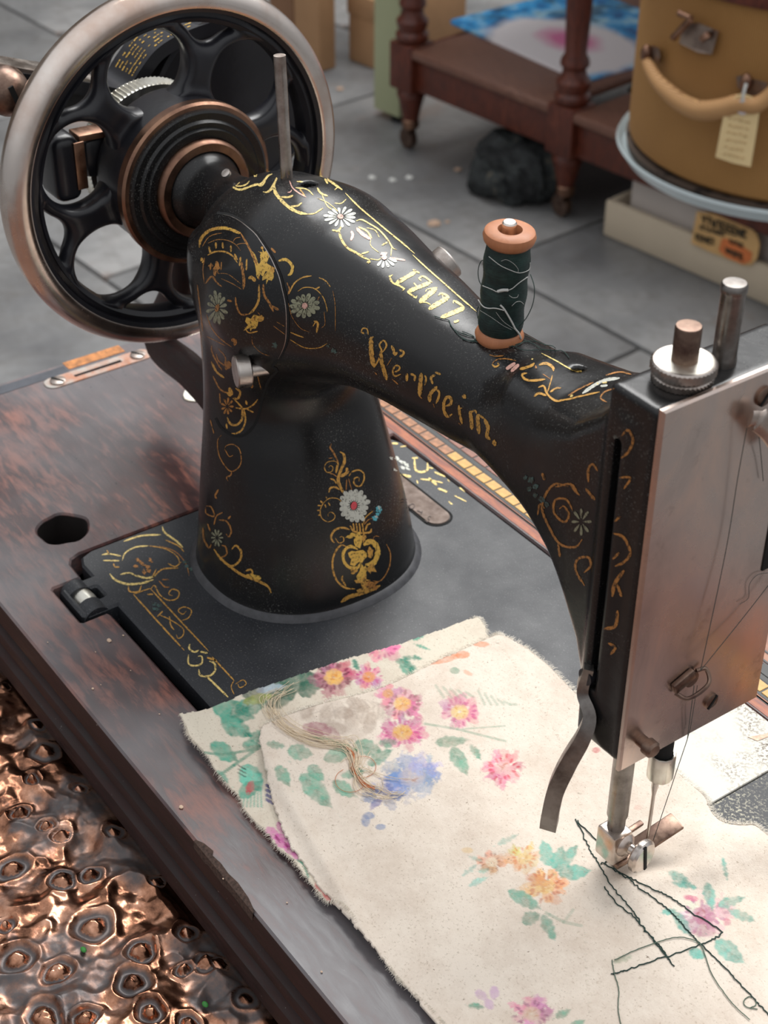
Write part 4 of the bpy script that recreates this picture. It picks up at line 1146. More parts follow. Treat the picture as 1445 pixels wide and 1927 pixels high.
def paint1(t):
    for a in ((395, 1398, 448, 1432, 17), (455, 1402, 492, 1404, 13), (398, 1325, 480, 1352, 22), (415, 1352, 475, 1385, 20), (440, 1340, 505, 1318, 18), (470, 1395, 505, 1372, 12)): t.leaf(*a, TEAL)
    for a in ((455, 1310, 545, 1285, 20), (520, 1300, 600, 1268, 20), (500, 1328, 560, 1300, 17), (560, 1305, 606, 1282, 18)): t.leaf(*a, DKG)
    t.leaf(455, 1322, 520, 1308, 11, s2l(150, 160, 80)); t.leaf(480, 1300, 540, 1290, 10, s2l(170, 185, 205), 0.6)
    t.line([(372, 1415), (420, 1420), (470, 1412), (500, 1398)], 2.5, TEAL); t.line([(410, 1462), (440, 1440), (490, 1405)], 3.0, TEAL)
    t.leaf(366, 1408, 395, 1434, 6, TEAL2); t.leaf(404, 1450, 432, 1475, 9, TEAL2)
    t.leaf(455, 1440, 492, 1490, 22, TEAL2); t.leaf(448, 1500, 492, 1470, 15, TEAL); t.blob(470, 1483, 8, 15, 15, CRIM)
    for k in range(7): t.line([(455 + k * 6, 1492), (450 + k * 7, 1518)], 1.6, TEAL2)
    for k in range(4): t.line([(502, 1478 + k * 9), (520, 1488 + k * 9)], 3.0, NAVY)
    for k in range(3): t.line([(448, 1440 + k * 7), (462, 1448 + k * 7)], 1.2, s2l(30, 40, 40))
    for a in ((512, 1568, 16, 11, 40), (530, 1582, 17, 13, 60), (548, 1598, 18, 11, 30), (528, 1556, 12, 8, 70), (560, 1610, 12, 8, 30)): t.blob(*a, s2l(206, 96, 168))
    for a in ((522, 1578), (540, 1592)): t.blob(a[0], a[1], 10, 3, 60, s2l(140, 40, 100))
    t.line([(560, 1618), (590, 1640), (604, 1638)], 2, TEAL); t.line([(572, 1628), (580, 1650)], 2, TEAL)
    for a in ((606, 1668, 16, 11, 20), (616, 1684, 14, 9, 60), (640, 1700, 18, 8, 35), (654, 1708, 12, 5, 30)): t.blob(*a, CRIM)
    t.flower(628, 1274, 44, 11, s2l(172, 66, 110), YEL, DMAG, 0.85); t.flower(694, 1274, 30, 7, s2l(205, 110, 150), s2l(226, 150, 90), MAG)
    t.flower(722, 1222, 38, 6, s2l(222, 92, 158), None, MAG, 0.55); t.blob(716, 1214, 14, 5, 0, s2l(236, 214, 120))
    for a in ((775, 1204, 800, 1196, 4), (782, 1213, 808, 1222, 4), (742, 1240, 790, 1262, 9), (750, 1252, 784, 1275, 8), (756, 1236, 798, 1240, 6), (664, 1240, 676, 1262, 6)): t.leaf(*a, TEAL)
def paint2(t):
    G = s2l(84, 148, 124)
    for k in range(15):
        a = k * 2.4; r = 10 + 4.2 * k
        t.blob(645 + math.cos(a) * r * 1.25, 1352 + math.sin(a) * r * 0.55, 26, 14, math.degrees(a) + 90, s2l(206, 192, 178) if k % 2 else s2l(168, 150, 136), 0.85, 0.3)
    for k in range(9): t.line([(560 + k * 22, 1340 + 6 * math.sin(k)), (580 + k * 22, 1330 + 9 * math.sin(k * 2)), (592 + k * 20, 1352)], 1.6, s2l(150, 134, 122), 0.3)
    t.blob(596, 1372, 30, 15, 10, s2l(150, 66, 96), 0.85); t.blob(625, 1380, 22, 12, 40, s2l(160, 110, 120), 0.6)
    for k in range(8): t.line([(655 + k * 9, 1310 + k * 2), (668 + k * 9, 1330 + 4 * math.sin(k)), (660 + k * 10, 1352)], 1.4, s2l(140, 126, 114), 0.3)
    t.flower(757, 1324, 40, 9, s2l(196, 92, 140), YEL, DMAG); t.flower(757, 1378, 46, 9, s2l(196, 100, 140), s2l(222, 172, 84), MAG, 0.75)
    t.flower(865, 1340, 42, 9, s2l(206, 106, 150), s2l(232, 204, 130), MAG); t.flower(947, 1446, 42, 8, s2l(216, 96, 136), s2l(220, 180, 175), CRIM)
    t.flower(730, 1305, 26, 6, s2l(210, 120, 155), s2l(225, 160, 90), None)
    for a in ((540, 1412, 590, 1420, 16), (565, 1455, 625, 1520, 20), (580, 1440, 610, 1470, 14), (520, 1440, 545, 1480, 13), (608, 1430, 660, 1410, 15), (665, 1400, 720, 1415, 16), (625, 1470, 672, 1500, 14), (690, 1440, 740, 1410, 12), (500, 1400, 540, 1405, 8),
              (818, 1398, 884, 1392, 12), (850, 1405, 880, 1460, 15), (884, 1400, 905, 1430, 8), (712, 1400, 752, 1396, 10), (640, 1460, 690, 1450, 10)): t.leaf(*a, G)
    t.line([(800, 1362), (860, 1372), (952, 1395)], 2.2, G, 0.7); t.line([(870, 1372), (950, 1366)], 1.6, G, 0.6)
    for k in range(5): t.line([(820 + k * 14, 1290 + k * 3), (835 + k * 14, 1312)], 2.5, G, 0.55)
    for k in range(6): t.line([(900 + k * 12, 1300 + k * 5), (912 + k * 12, 1326)], 2.5, G, 0.5)
    t.flower(775, 1462, 62, 14, BLUE, s2l(196, 184, 186), None, 0.62, 0.7); t.flower(800, 1440, 34, 6, s2l(150, 160, 196), None, None, 0.6, 0.6); t.flower(720, 1500, 40, 6, s2l(84, 96, 156), None, None, 0.6, 0.85)
    for a in ((688, 1545, 9, 12), (716, 1556, 10, 6), (694, 1535, 12, 8)): t.blob(*a, 0, s2l(98, 130, 176))
    for a in ((838, 1240, 34, 8, -15), (812, 1228, 7, 9, 0), (870, 1232, 16, 8, 0), (905, 1212, 18, 6, 0), (880, 1266, 10, 4, 30)): t.blob(*a, s2l(226, 120, 64), 0.8)
    t.blob(856, 1262, 10, 7, 0, G)
    t.flower(925, 1622, 28, 6, s2l(200, 126, 70), s2l(240, 224, 196), s2l(140, 60, 40)); t.flower(985, 1615, 34, 7, s2l(222, 180, 96), s2l(230, 200, 140), ORA); t.blob(880, 1600, 12, 6, 0, s2l(230, 190, 110), 0.7)
    t.flower(1026, 1668, 44, 9, s2l(222, 152, 82), s2l(228, 188, 110), s2l(186, 84, 50)); t.blob(1012, 1656, 26, 12, 20, s2l(205, 110, 66), 0.7)
    for a in ((1035, 1630, 1020, 1580, 15), (1045, 1640, 1088, 1590, 13), (1050, 1645, 1112, 1638, 15), (1040, 1635, 1060, 1590, 12)): t.leaf(*a, s2l(70, 156, 140))
    for a in ((955, 1675, 1020, 1712, 14), (982, 1735, 1018, 1720, 14), (1020, 1720, 1045, 1772, 12)): t.leaf(*a, s2l(64, 140, 120))
    t.line([(1028, 1718), (1060, 1735), (1094, 1742)], 3, G, 0.6); t.line([(1062, 1735), (1078, 1712)], 3, G, 0.5)
    for a in ((868, 1650, 900, 1625, 5), (880, 1668, 920, 1650, 7), (900, 1640, 925, 1635, 6), (935, 1590, 975, 1570, 7), (880, 1610, 910, 1622, 5)): t.leaf(*a, s2l(130, 186, 172), 0.7)
    t.flower(1325, 1722, 56, 8, s2l(196, 178, 184), s2l(180, 120, 145), MAUV, 0.8); t.blob(1318, 1745, 34, 20, 20, s2l(176, 112, 136), 0.75); t.blob(1300, 1690, 16, 6, 10, s2l(206, 90, 130)); t.blob(1368, 1735, 8, 8, 0, s2l(200, 80, 130), 0.7)
    TL = s2l(76, 158, 144)
    for a in ((1256, 1640, 1300, 1662, 10), (1262, 1660, 1318, 1672, 7), (1330, 1660, 1340, 1712, 12), (1350, 1705, 1402, 1688, 11), (1370, 1712, 1424, 1735, 10), (1268, 1715, 1300, 1762, 12), (1245, 1718, 1275, 1712, 7), (1345, 1770, 1400, 1812, 18), (1296, 1790, 1330, 1800, 12), (1360, 1612, 1368, 1655, 6)): t.leaf(*a, TL)
    t.leaf(1152, 1812, 1195, 1796, 7, s2l(90, 140, 100), 0.6)
    for a in ((905, 1872, 14, 9, 30), (930, 1868, 10, 14, 0), (920, 1890, 12, 9, 60)): t.blob(*a, s2l(196, 150, 196), 0.75)
    t.flower(1000, 1908, 42, 8, s2l(196, 104, 168), s2l(220, 190, 170), s2l(130, 40, 110)); t.leaf(1045, 1915, 1075, 1900, 9, G); t.leaf(880, 1892, 915, 1896, 6, G); t.leaf(1070, 1938, 1100, 1920, 10, G)
    t.blob(1122, 1412, 8, 6, 0, CRIM, 0.9)
    t.blob(1255, 1330, 14, 10, 0, s2l(222, 120, 130), 0.4); t.blob(1200, 1520, 8, 6, 0, s2l(220, 150, 140), 0.4)
o1, poly1, P1, F1 = cloth_layer('under_layer', L1, 0.0024, 0.00050, h1, paint1, s2l(222, 212, 194), 1.0, 1.0)
tag(o1, 'brightly printed under layer')
o2, poly2, P2_, F2 = cloth_layer('top_layer', L2, 0.0040, 0.00048, h2, paint2, s2l(230, 217, 202), 0.84, 1.3)
tag(o2, 'faded reverse side folded over the top')
CBV = BVHTree.FromPolygons([Vector(v) for v in P2_[:, :]], [tuple(f) for f in F2.tolist()])
CBV1 = BVHTree.FromPolygons([Vector(v) for v in P1[:, :]], [tuple(f) for f in F1.tolist()])
def cloth_z(x, y, both=True):
    h = CBV.ray_cast(Vector((x, y, 0.1)), Vector((0, 0, -1)))
    if h[0] is None: h = CBV1.ray_cast(Vector((x, y, 0.1)), Vector((0, 0, -1)))
    return h[0].z if h[0] is not None else 0.0008
def fray(poly, z, count, L_, y_ok=lambda p: True, seed=1):
    rr_ = random.Random(seed); bm = bmesh.new(); n = len(poly)
    for _ in range(count):
        i = rr_.randrange(n); a = np.array(poly[i]); b = np.array(poly[(i + 1) % n]); t = rr_.random(); p = a + (b - a) * t
        if not y_ok(p): continue
        e_ = b - a; nn = np.array([e_[1], -e_[0]]); nn /= (np.linalg.norm(nn) + 1e-9)
        if inside(poly, np.array([p[0] + nn[0] * 0.001]), np.array([p[1] + nn[1] * 0.001]))[0]: nn = -nn
        th = rr_.gauss(0, 0.7); d = np.array([nn[0] * math.cos(th) - nn[1] * math.sin(th), nn[0] * math.sin(th) + nn[1] * math.cos(th)])
        l = L_ * rr_.uniform(0.3, 1.2); z0 = cloth_z(p[0] - nn[0] * 0.0012, p[1] - nn[1] * 0.0012) if True else z
        pts = [(p[0] - nn[0] * 0.0006, p[1] - nn[1] * 0.0006, z0 + 0.0001), (p[0] + d[0] * l * 0.5, p[1] + d[1] * l * 0.5, z0 + rr_.uniform(-0.0004, 0.0005)), (p[0] + d[0] * l + rr_.gauss(0, 0.0003), p[1] + d[1] * l + rr_.gauss(0, 0.0003), z0 - rr_.uniform(0, 0.001))]
        tube(bm, pts, [0.00007, 0.00006, 0.00003], 3, cap=False)
    return bm
frm = plain('cotton_fibre', s2l(232, 224, 210), 0.9, 0.1, 50)
vis = lambda p: p[0] < 0.40
fold = [(488, 1375), (492, 1425), (505, 1480), (524, 1545), (560, 1614), (620, 1694), (700, 1786), (770, 1866), (880, 2000)]
def notfold(p):
    if p[0] > 0.40: return False
    q = proj([p[0], p[1], 0.004])[None, :]
    return min(float(seg_d(q, a, b)[0]) for a, b in zip(fold, fold[1:])) > 14
tag(obj('frayed_fibres', fray(poly1, 0.002, 1500, 0.0013, lambda p: vis(p) and (proj([p[0], p[1], 0.002])[1] > 1356 or proj([p[0], p[1], 0.002])[0] > 880), 3), frm, CL, recalc=False), kind='stuff')
tag(obj('frayed_fibres', fray(poly2, 0.0036, 2400, 0.0022, notfold, 4), frm, CL, recalc=False), kind='stuff')

# ------------------------------------------------------------------ stitched and loose threads
TG = plain('dark_green_thread', (0.012, 0.040, 0.032), 0.7, 0.2, 400)
TG2 = plain('light_green_thread', (0.09, 0.14, 0.10), 0.7, 0.2, 400)
def thread_on_cloth(bm, pts, r=0.00022, wob=0.00022, lift=0.0002, seed=0):
    P = smoothpath(pts, 10); out = []; rr_ = random.Random(seed)
    for i, (a, b) in enumerate(P):
        q = onz(a, b, 0.0050); z = cloth_z(q[0], q[1]); q = onz(a, b, z); z = cloth_z(q[0], q[1])
        out.append((q[0] + rr_.gauss(0, wob), q[1] + rr_.gauss(0, wob), z + lift + abs(rr_.gauss(0, wob * 0.5))))
    tube(bm, out, r, 5)
ST = [[(1083, 1541), (1109, 1599), (1128, 1628), (1154, 1673), (1184, 1707), (1207, 1741), (1233, 1774), (1270, 1821)],
      [(1085, 1544), (1132, 1595), (1154, 1632), (1184, 1653), (1222, 1670), (1259, 1688), (1296, 1714), (1360, 1754)],
      [(1136, 1625), (1169, 1647), (1207, 1673), (1244, 1703), (1274, 1729), (1296, 1755), (1319, 1778), (1356, 1815), (1393, 1853), (1427, 1890), (1452, 1915)],
      [(1136, 1670), (1160, 1699), (1199, 1733), (1223, 1761), (1248, 1789), (1262, 1812)],
      [(1149, 1834), (1170, 1829), (1188, 1823), (1251, 1802), (1319, 1778), (1345, 1766), (1360, 1754)],
      [(1132, 1627), (1154, 1617), (1180, 1613)]]
SW = thing('stitched_thread', 'dark green stitching running in crossing lines over the floral cloth in front of the needle', 'thread')
for i, p in enumerate(ST):
    bm = bmesh.new(); thread_on_cloth(bm, p, 0.00024, 0.00022, 0.00018, i); obj('stitch_line', bm, TG, SW)
bm = bmesh.new()
thread_on_cloth(bm, [(1156, 1808), (1207, 1785), (1263, 1767), (1293, 1767), (1319, 1782), (1341, 1838), (1378, 1890), (1410, 1920)], 0.00018, 0.00005, 0.0004, 9)
thread_on_cloth(bm, [(1151, 1808), (1156, 1834), (1164, 1864), (1163, 1900), (1170, 1940)], 0.00018, 0.00005, 0.0003, 8)
thread_on_cloth(bm, [(1425, 1900), (1405, 1896), (1399, 1886), (1408, 1877), (1420, 1881), (1422, 1892), (1412, 1897)], 0.00018, 0.00003, 0.0003, 7)
tag(obj('loose_green_thread', bm, TG2, None), 'thin pale green loose thread curling over the stitching towards the bottom right corner', 'thread')
# tangle of cream and orange threads
TT = thing('thread_tangle', 'tangle of loose cream and orange threads lying on the faded rose of the cloth', 'thread tangle')
core = [(545, 1300), (512, 1318), (515, 1345), (548, 1378), (590, 1395), (632, 1402), (655, 1408), (668, 1428), (672, 1455), (690, 1480), (722, 1495), (752, 1497)]
rs = random.Random(3)
cm = plain('cream_thread', s2l(222, 204, 176), 0.8, 0.1, 300); om = plain('orange_thread', s2l(196, 116, 70), 0.8, 0.1, 300); gm = plain('sage_thread', s2l(96, 138, 104), 0.8, 0.1, 300)
for k in range(22):
    sp_ = 3 + 7 * rs.random()
    j0 = rs.choice([0, 0, 0, 1, 3]) ; j1 = rs.choice([12, 12, 11, 9])
    off = (rs.gauss(0, 5), rs.gauss(0, 5))
    p = [(a + rs.gauss(0, 3.0) + off[0] * (1 + (i > 8) * 1.2 + (i < 2) * 1.0), b + rs.gauss(0, 3.0) + off[1] * (1 + (i > 8) * 1.2)) for i, (a, b) in enumerate(core[j0:j1])]
    if k % 4 == 0: p.append((p[-1][0] + rs.uniform(-10, 25), p[-1][1] + rs.uniform(-40, 10)))
    bm = bmesh.new(); thread_on_cloth(bm, p, 0.00011, 0.00003, 0.0003 + 0.0011 * rs.random(), k)
    obj('thread_strand', bm, cm if k % 4 else cm, TT)
for k in range(5):
    p = [(a + rs.gauss(0, 3), b + rs.gauss(0, 3)) for a, b in ((655, 1408), (667, 1425), (665, 1450), (680, 1476), (705, 1488))]
    bm = bmesh.new(); thread_on_cloth(bm, p, 0.00013, 0.00003, 0.0010, 50 + k); obj('thread_strand', bm, om, TT)
for k in range(5):
    a0 = rs.uniform(0, 6); cx, cy = rs.uniform(655, 735), rs.uniform(1440, 1485); r = rs.uniform(14, 30)
    p = [(cx + r * math.cos(a0 + t), cy + r * 0.8 * math.sin(a0 + t)) for t in np.linspace(0, rs.uniform(3.5, 6), 9)]
    bm = bmesh.new(); thread_on_cloth(bm, p, 0.00010, 0.00003, 0.0004, 60 + k); obj('thread_strand', bm, om if k % 2 else cm, TT)
for k in range(3):
    p = [(a + rs.gauss(0, 2), b + rs.gauss(0, 2)) for a, b in ((590, 1390), (620, 1398), (655, 1406), (672, 1418))]
    bm = bmesh.new(); thread_on_cloth(bm, p, 0.00014, 0.00003, 0.0009, 80 + k); obj('thread_strand', bm, gm, TT)

# ------------------------------------------------------------------ gold and enamel ornament laid on the castings
def on_machine(px, py):
    r = Vector(ray(px, py)).normalized(); o_ = Vector(CAM)
    h = BVH.ray_cast(o_, r)
    if h[0] is not None: return h[0], h[1]
    t = -o_.z / r.z
    return o_ + r * t, Vector((0, 0, 1))
LIFT = 0.00012
def ribbon(bm, pts, w, taper=True, lift=LIFT, closed=False):
    P = smoothpath(pts, 6)
    L_ = sum(math.hypot(b[0] - a[0], b[1] - a[1]) for a, b in zip(P, P[1:]))
    n = max(3, int(L_ / 2.2)); cum = [0]; w = w * 1.2
    for a, b in zip(P, P[1:]): cum.append(cum[-1] + math.hypot(b[0] - a[0], b[1] - a[1]))
    prev = None
    for i in range(n + 1):
        t = L_ * i / n; k = min(len(P) - 2, max(0, int(np.searchsorted(cum, t)) - 1)); u = (t - cum[k]) / max(1e-6, cum[k + 1] - cum[k])
        a, b = np.array(P[k][:2], float), np.array(P[k + 1][:2], float); p = a + (b - a) * u; d = (b - a) / (np.linalg.norm(b - a) + 1e-9); nn = np.array([-d[1], d[0]])
        s = i / n; hw = w / 2 * (min(1, 0.35 + 1.6 * math.sin(PI * min(max(s, 0.0), 1.0)) ) if taper else 1)
        hw *= 0.85 + 0.3 * _LAT[(i * 7 + int(P[0][0])) % 256, int(P[0][1]) % 256]
        row = []
        for sgn in (-1, 1):
            q = p + nn * hw * sgn; h, nr = on_machine(q[0], q[1])
            row.append(h + nr * lift)
        if prev is not None and (row[0] - prev[0]).length > 0.008: prev = None
        vr = [bm.verts.new(v) for v in row]
        if prev is not None:
            bm.faces.new((pv[0], pv[1], vr[1], vr[0]))
        prev = row; pv = vr
def patch(bm, poly, lift=LIFT * 1.3):
    """filled shape from a pixel polygon, fanned from its middle"""
    c = np.mean(poly, 0); h, nr = on_machine(*c); vc = bm.verts.new(h + nr * lift)
    vs = []; mid = []
    for q in poly:
        h, nr = on_machine(*q); vs.append(bm.verts.new(h + nr * lift))
        m_ = (np.array(q) + c) / 2; h, nr = on_machine(*m_); mid.append(bm.verts.new(h + nr * lift))
    n = len(vs)
    for k in range(n):
        k2 = (k + 1) % n
        bm.faces.new((vc, mid[k], mid[k2])); bm.faces.new((mid[k], vs[k], vs[k2], mid[k2]))
def epoly(cx, cy, rx, ry, ang=0, n=12, jit=0.0):
    c, s = math.cos(math.radians(ang)), math.sin(math.radians(ang)); out = []
    for k in range(n):
        t = 2 * PI * k / n; j = 1 + jit * (_LAT[(k * 13 + int(cx)) % 256, int(cy) % 256] - 0.5) * 2
        u, v = rx * math.cos(t) * j, ry * math.sin(t) * j
        out.append((cx + u * c - v * s, cy + u * s + v * c))
    return out
class Orn:
    def __init__(s, ox, oy, sc): s.o = (ox, oy, sc); s.b = {}
    def T(s, p): return (s.o[0] + p[0] / s.o[2], s.o[1] + p[1] / s.o[2])
    def g(s, m):
        if m not in s.b: s.b[m] = bmesh.new()
        return s.b[m]
    def r(s, w, m, *pts): ribbon(s.g(m), [s.T(p) for p in pts], w / s.o[2])
    def e(s, m, cx, cy, rx, ry, ang=0, jit=0.25): patch(s.g(m), epoly(*s.T((cx, cy)), rx / s.o[2], ry / s.o[2], ang, 14, jit))
    def daisy(s, m, mc, cx, cy, rx, ry, n, wf=0.2, ang0=0, only=None, inner=0.2):
        for k in range(n):
            a = ang0 + 2 * PI * k / n
            if only and not only(math.degrees(a) % 360): continue
            j = 0.88 + 0.2 * _LAT[(k * 31) % 256, int(cx) % 256]
            ex, ey = cx + rx * j * math.cos(a), cy + ry * j * math.sin(a); sx, sy = cx + rx * inner * math.cos(a), cy + ry * inner * math.sin(a)
            L_ = math.hypot(ex - sx, ey - sy) / 2; d = math.degrees(math.atan2(ey - sy, ex - sx))
            w = (rx + ry) / 2 * wf
            pts = []
            for q in range(12):
                t = 2 * PI * q / 12; u = math.cos(t); v = math.sin(t) * (0.62 + 0.38 * u)
                pts.append(((ex + sx) / 2 + (u * L_ * math.cos(math.radians(d)) - v * w * math.sin(math.radians(d))), (ey + sy) / 2 + (u * L_ * math.sin(math.radians(d)) + v * w * math.cos(math.radians(d)))))
            patch(s.g(m), [s.T(p) for p in pts])
        if mc: patch(s.g(mc), epoly(*s.T((cx, cy)), rx * 0.19 / s.o[2], ry * 0.24 / s.o[2], 15, 10), LIFT * 2)
    def done(s, name, parent):
        for m, bm in s.b.items():
            n_ = {'ivory': 'enamel_flower', 'ivory_dim': 'enamel_flower', 'red': 'flower_centre', 'teal': 'blue_flowers', 'teal_dim': 'enamel_leaves', 'pink': 'pink_leaves'}.get(m, name)
            tag(obj(n_, bm, M[m], parent, recalc=False), kind='stuff')
G, D, B_, Pp = 'gold', 'gold_dim', 'gold_full', 'gold_pale'
# side cover over the pillar: outline seam and raised plate
c6 = lambda L_: [(360 + a / 5.16, 400 + b / 5.16) for a, b in L_]
c8 = lambda L_: [(340 + a / 3.803, 380 + b / 3.803) for a, b in L_]
seam = c6([(250, 5), (330, 14), (400, 32), (480, 72), (560, 132), (640, 205), (700, 290), (770, 400), (830, 520), (870, 620), (900, 740), (925, 850), (938, 960), (940, 1100), (932, 1230), (905, 1320), (860, 1410), (790, 1490)]) + \
    c8([(690, 1205), (640, 1260), (610, 1320), (585, 1400), (565, 1500), (530, 1590), (480, 1650), (430, 1675), (370, 1668), (320, 1640), (280, 1600), (252, 1545)])
lim = [(388, 765), (385, 740), (384, 700), (379, 650), (373, 600), (371, 550), (370, 500), (371, 460), (377, 430), (388, 408)]
cov = [tuple(p) for p in smoothpath(seam, 3)] + lim
def conform(name, poly, lift, mat, parent, step=3.0):
    xs = np.arange(min(p[0] for p in poly), max(p[0] for p in poly) + step, step); ys = np.arange(min(p[1] for p in poly), max(p[1] for p in poly) + step, step)
    X, Y = np.meshgrid(xs, ys, indexing='ij'); ins = inside(poly, X, Y)
    bm = bmesh.new(); vm = {}
    def gv(i, j):
        if (i, j) not in vm:
            h, n_ = on_machine(X[i, j], Y[i, j]); vm[i, j] = bm.verts.new(h + n_ * lift)
        return vm[i, j]
    for i in range(len(xs) - 1):
        for j in range(len(ys) - 1):
            if ins[i, j] and ins[i + 1, j] and ins[i, j + 1] and ins[i + 1, j + 1]: bm.faces.new((gv(i, j), gv(i + 1, j), gv(i + 1, j + 1), gv(i, j + 1)))
    return obj(name, bm, mat, parent)
cover = conform('side_cover', [p for p in cov], 0.00008, M['black'], SM)
bm = bmesh.new(); ribbon(bm, seam, 4.2, False, 0.00016); obj('cover_seam', bm, M['void'], cover, recalc=False)
bm = bmesh.new(); ribbon(bm, [(a - 2.6, b + 1.6) for a, b in seam[1:17]], 1.3, True, 0.00026); obj('seam_highlight', bm, M['steel'], cover, recalc=False)  # pale ribbon beside the seam, a painted highlight

o = Orn(360, 400, 5.16)
o.r(24, G, (80, 340), (100, 250), (180, 175), (300, 150), (400, 170), (480, 200)); o.r(22, B_, (240, 162), (330, 152), (400, 172), (470, 205)); o.r(16, D, (480, 200), (540, 300), (590, 400), (640, 520), (660, 650))
o.r(30, B_, (580, 375), (615, 440), (645, 540), (650, 640))
o.r(6, D, (160, 300), (250, 265), (350, 270), (430, 310), (480, 370)); o.r(13, G, (160, 415), (230, 382), (320, 380), (400, 420), (450, 490))
for a in ((240, 290, 242, 352), (305, 290, 310, 350), (385, 320, 388, 385), (172, 330, 190, 400), (420, 400, 450, 460), (480, 430, 470, 520), (540, 450, 535, 560)): o.r(15, G, a[:2], a[2:])
o.r(5, D, (400, 300), (430, 252), (480, 240)); o.r(5, D, (430, 320), (480, 302), (545, 300)); o.r(7, D, (110, 330), (160, 250), (220, 215), (300, 200))
o.e(B_, 700, 510, 58, 92, 8, 0.5); o.e(B_, 705, 400, 46, 40, 0, 0.6); o.e(B_, 745, 615, 42, 58, 20, 0.5); o.e(G, 790, 560, 24, 36, 0, 0.5); o.e(G, 690, 345, 14, 14)
o.r(24, G, (100, 440), (112, 490)); o.r(8, D, (130, 440), (115, 560), (130, 690)); o.e(D, 245, 545, 28, 52, 0, 0.5); o.e(D, 190, 520, 18, 30, 0, 0.5); o.r(8, D, (295, 480), (290, 560))
o.r(5, D, (260, 590), (360, 600), (480, 690)); o.r(6, D, (290, 640), (400, 690), (490, 745)); o.r(14, D, (140, 690), (200, 620), (250, 680), (300, 720))
o.r(22, D, (490, 480), (500, 560), (512, 660), (505, 745)); o.r(26, G, (555, 640), (590, 630), (625, 670))
o.r(18, G, (660, 700), (655, 850), (610, 940), (560, 985)); o.r(20, D, (700, 690), (710, 800), (760, 880), (800, 965)); o.r(18, D, (780, 905), (850, 945))
o.r(14, D, (430, 820), (440, 900), (480, 985), (560, 985)); o.e(B_, 590, 1080, 56, 76, 20, 0.6); o.e(G, 640, 1020, 44, 40, 20, 0.6); o.r(11, G, (520, 1110), (560, 1165), (650, 1150)); o.r(18, D, (350, 850), (395, 862))
o.daisy('ivory_dim', D, 255, 925, 105, 165, 12, 0.19, 0.3)
o.r(9, D, (150, 990), (200, 1120), (280, 1220), (395, 1305)); o.r(10, D, (60, 700), (90, 950), (112, 1150)); o.r(26, D, (390, 1235), (430, 1245), (418, 1290))
o.r(12, D, (200, 1290), (200, 1350), (250, 1450), (300, 1530)); o.r(10, D, (260, 1315), (330, 1400), (322, 1475), (260, 1430), (245, 1370)); o.r(7, D, (150, 1200), (230, 1240), (330, 1290)); o.e(D, 350, 1480, 30, 34, 0, 0.5)
o.r(5, D, (830, 1060), (905, 1105)); o.r(5, D, (800, 1100), (910, 1182)); o.r(6, D, (640, 960), (690, 1020)); o.r(5, D, (590, 1200), (600, 1280), (680, 1360), (760, 1390)); o.e('teal_dim', 810, 1290, 30, 26, 0, 0.6)
o.r(25, B_, (848, 470), (920, 458), (982, 520), (970, 590), (938, 610)); o.r(18, D, (775, 345), (820, 392)); o.r(12, D, (930, 680), (955, 740), (940, 800))
o.r(12, G, (950, 790), (1000, 690), (1080, 632), (1170, 615)); o.r(10, G, (1240, 632), (1300, 660), (1352, 722)); o.r(5, D, (1375, 760), (1398, 900), (1400, 1150))
o.r(8, G, (1035, 765), (1100, 728), (1200, 740), (1280, 820), (1318, 930), (1318, 975)); o.r(5, D, (1290, 960), (1300, 1080), (1265, 1120)); o.r(12, G, (1200, 748), (1250, 722)); o.r(10, D, (1230, 850), (1245, 815))
o.r(5, D, (945, 880), (980, 1010), (1060, 1120), (1150, 1160)); o.r(10, G, (965, 1162), (1030, 1190), (1095, 1212)); o.r(8, G, (960, 1232), (1100, 1310), (1240, 1312), (1320, 1270))
o.r(18, G, (1190, 1052), (1230, 1075), (1218, 1165)); o.r(9, G, (1212, 1056), (1182, 1105)); o.daisy('ivory_dim', 'pink', 1105, 905, 150, 128, 13, 0.22, 0.2); o.e('teal_dim', 1385, 1345, 34, 26, 0, 0.6); o.e('teal_dim', 1330, 1290, 16, 14, 0, 0.6)
o.done('gold_scroll', SM)

o = Orn(560, 820, 5.667)
o.r(16, D, (360, 85), (345, 125), (378, 175), (410, 240), (432, 292)); o.r(26, G, (450, 170), (490, 200), (498, 270), (470, 340), (440, 420), (432, 480), (462, 560), (502, 632)); o.r(28, G, (520, 340), (528, 382), (498, 412), (450, 432))
o.r(20, G, (432, 285), (420, 330), (408, 400)); o.r(9, G, (430, 290), (380, 268), (310, 285), (285, 340), (310, 388), (360, 382), (376, 340), (350, 316), (330, 335)); o.r(13, G, (545, 430), (580, 385), (650, 365), (700, 400), (705, 470), (670, 532), (620, 532), (594, 490), (610, 450), (650, 445), (652, 485))
o.r(14, G, (345, 455), (390, 475), (412, 512)); o.r(17, G, (332, 605), (345, 560), (400, 548), (445, 575)); o.r(7, D, (540, 450), (575, 580)); o.r(9, D, (522, 460), (515, 580)); o.r(9, D, (340, 400), (380, 410), (420, 440)); o.r(8, D, (330, 240), (370, 235))
o.r(8, G, (480, 720), (430, 672), (350, 664), (290, 700), (250, 760), (240, 820), (260, 882), (320, 916), (380, 895), (396, 850), (360, 814), (324, 830), (326, 862))
for a in ((240, 690, 268, 722), (212, 742, 252, 746), (205, 795, 246, 795), (325, 712, 345, 745), (300, 650, 310, 668), (215, 850, 245, 840), (290, 730, 300, 765)): o.r(13, G, a[:2], a[2:])
o.daisy('ivory', 'red', 597, 745, 172, 190, 16, 0.215, 0.15, None, 0.22)
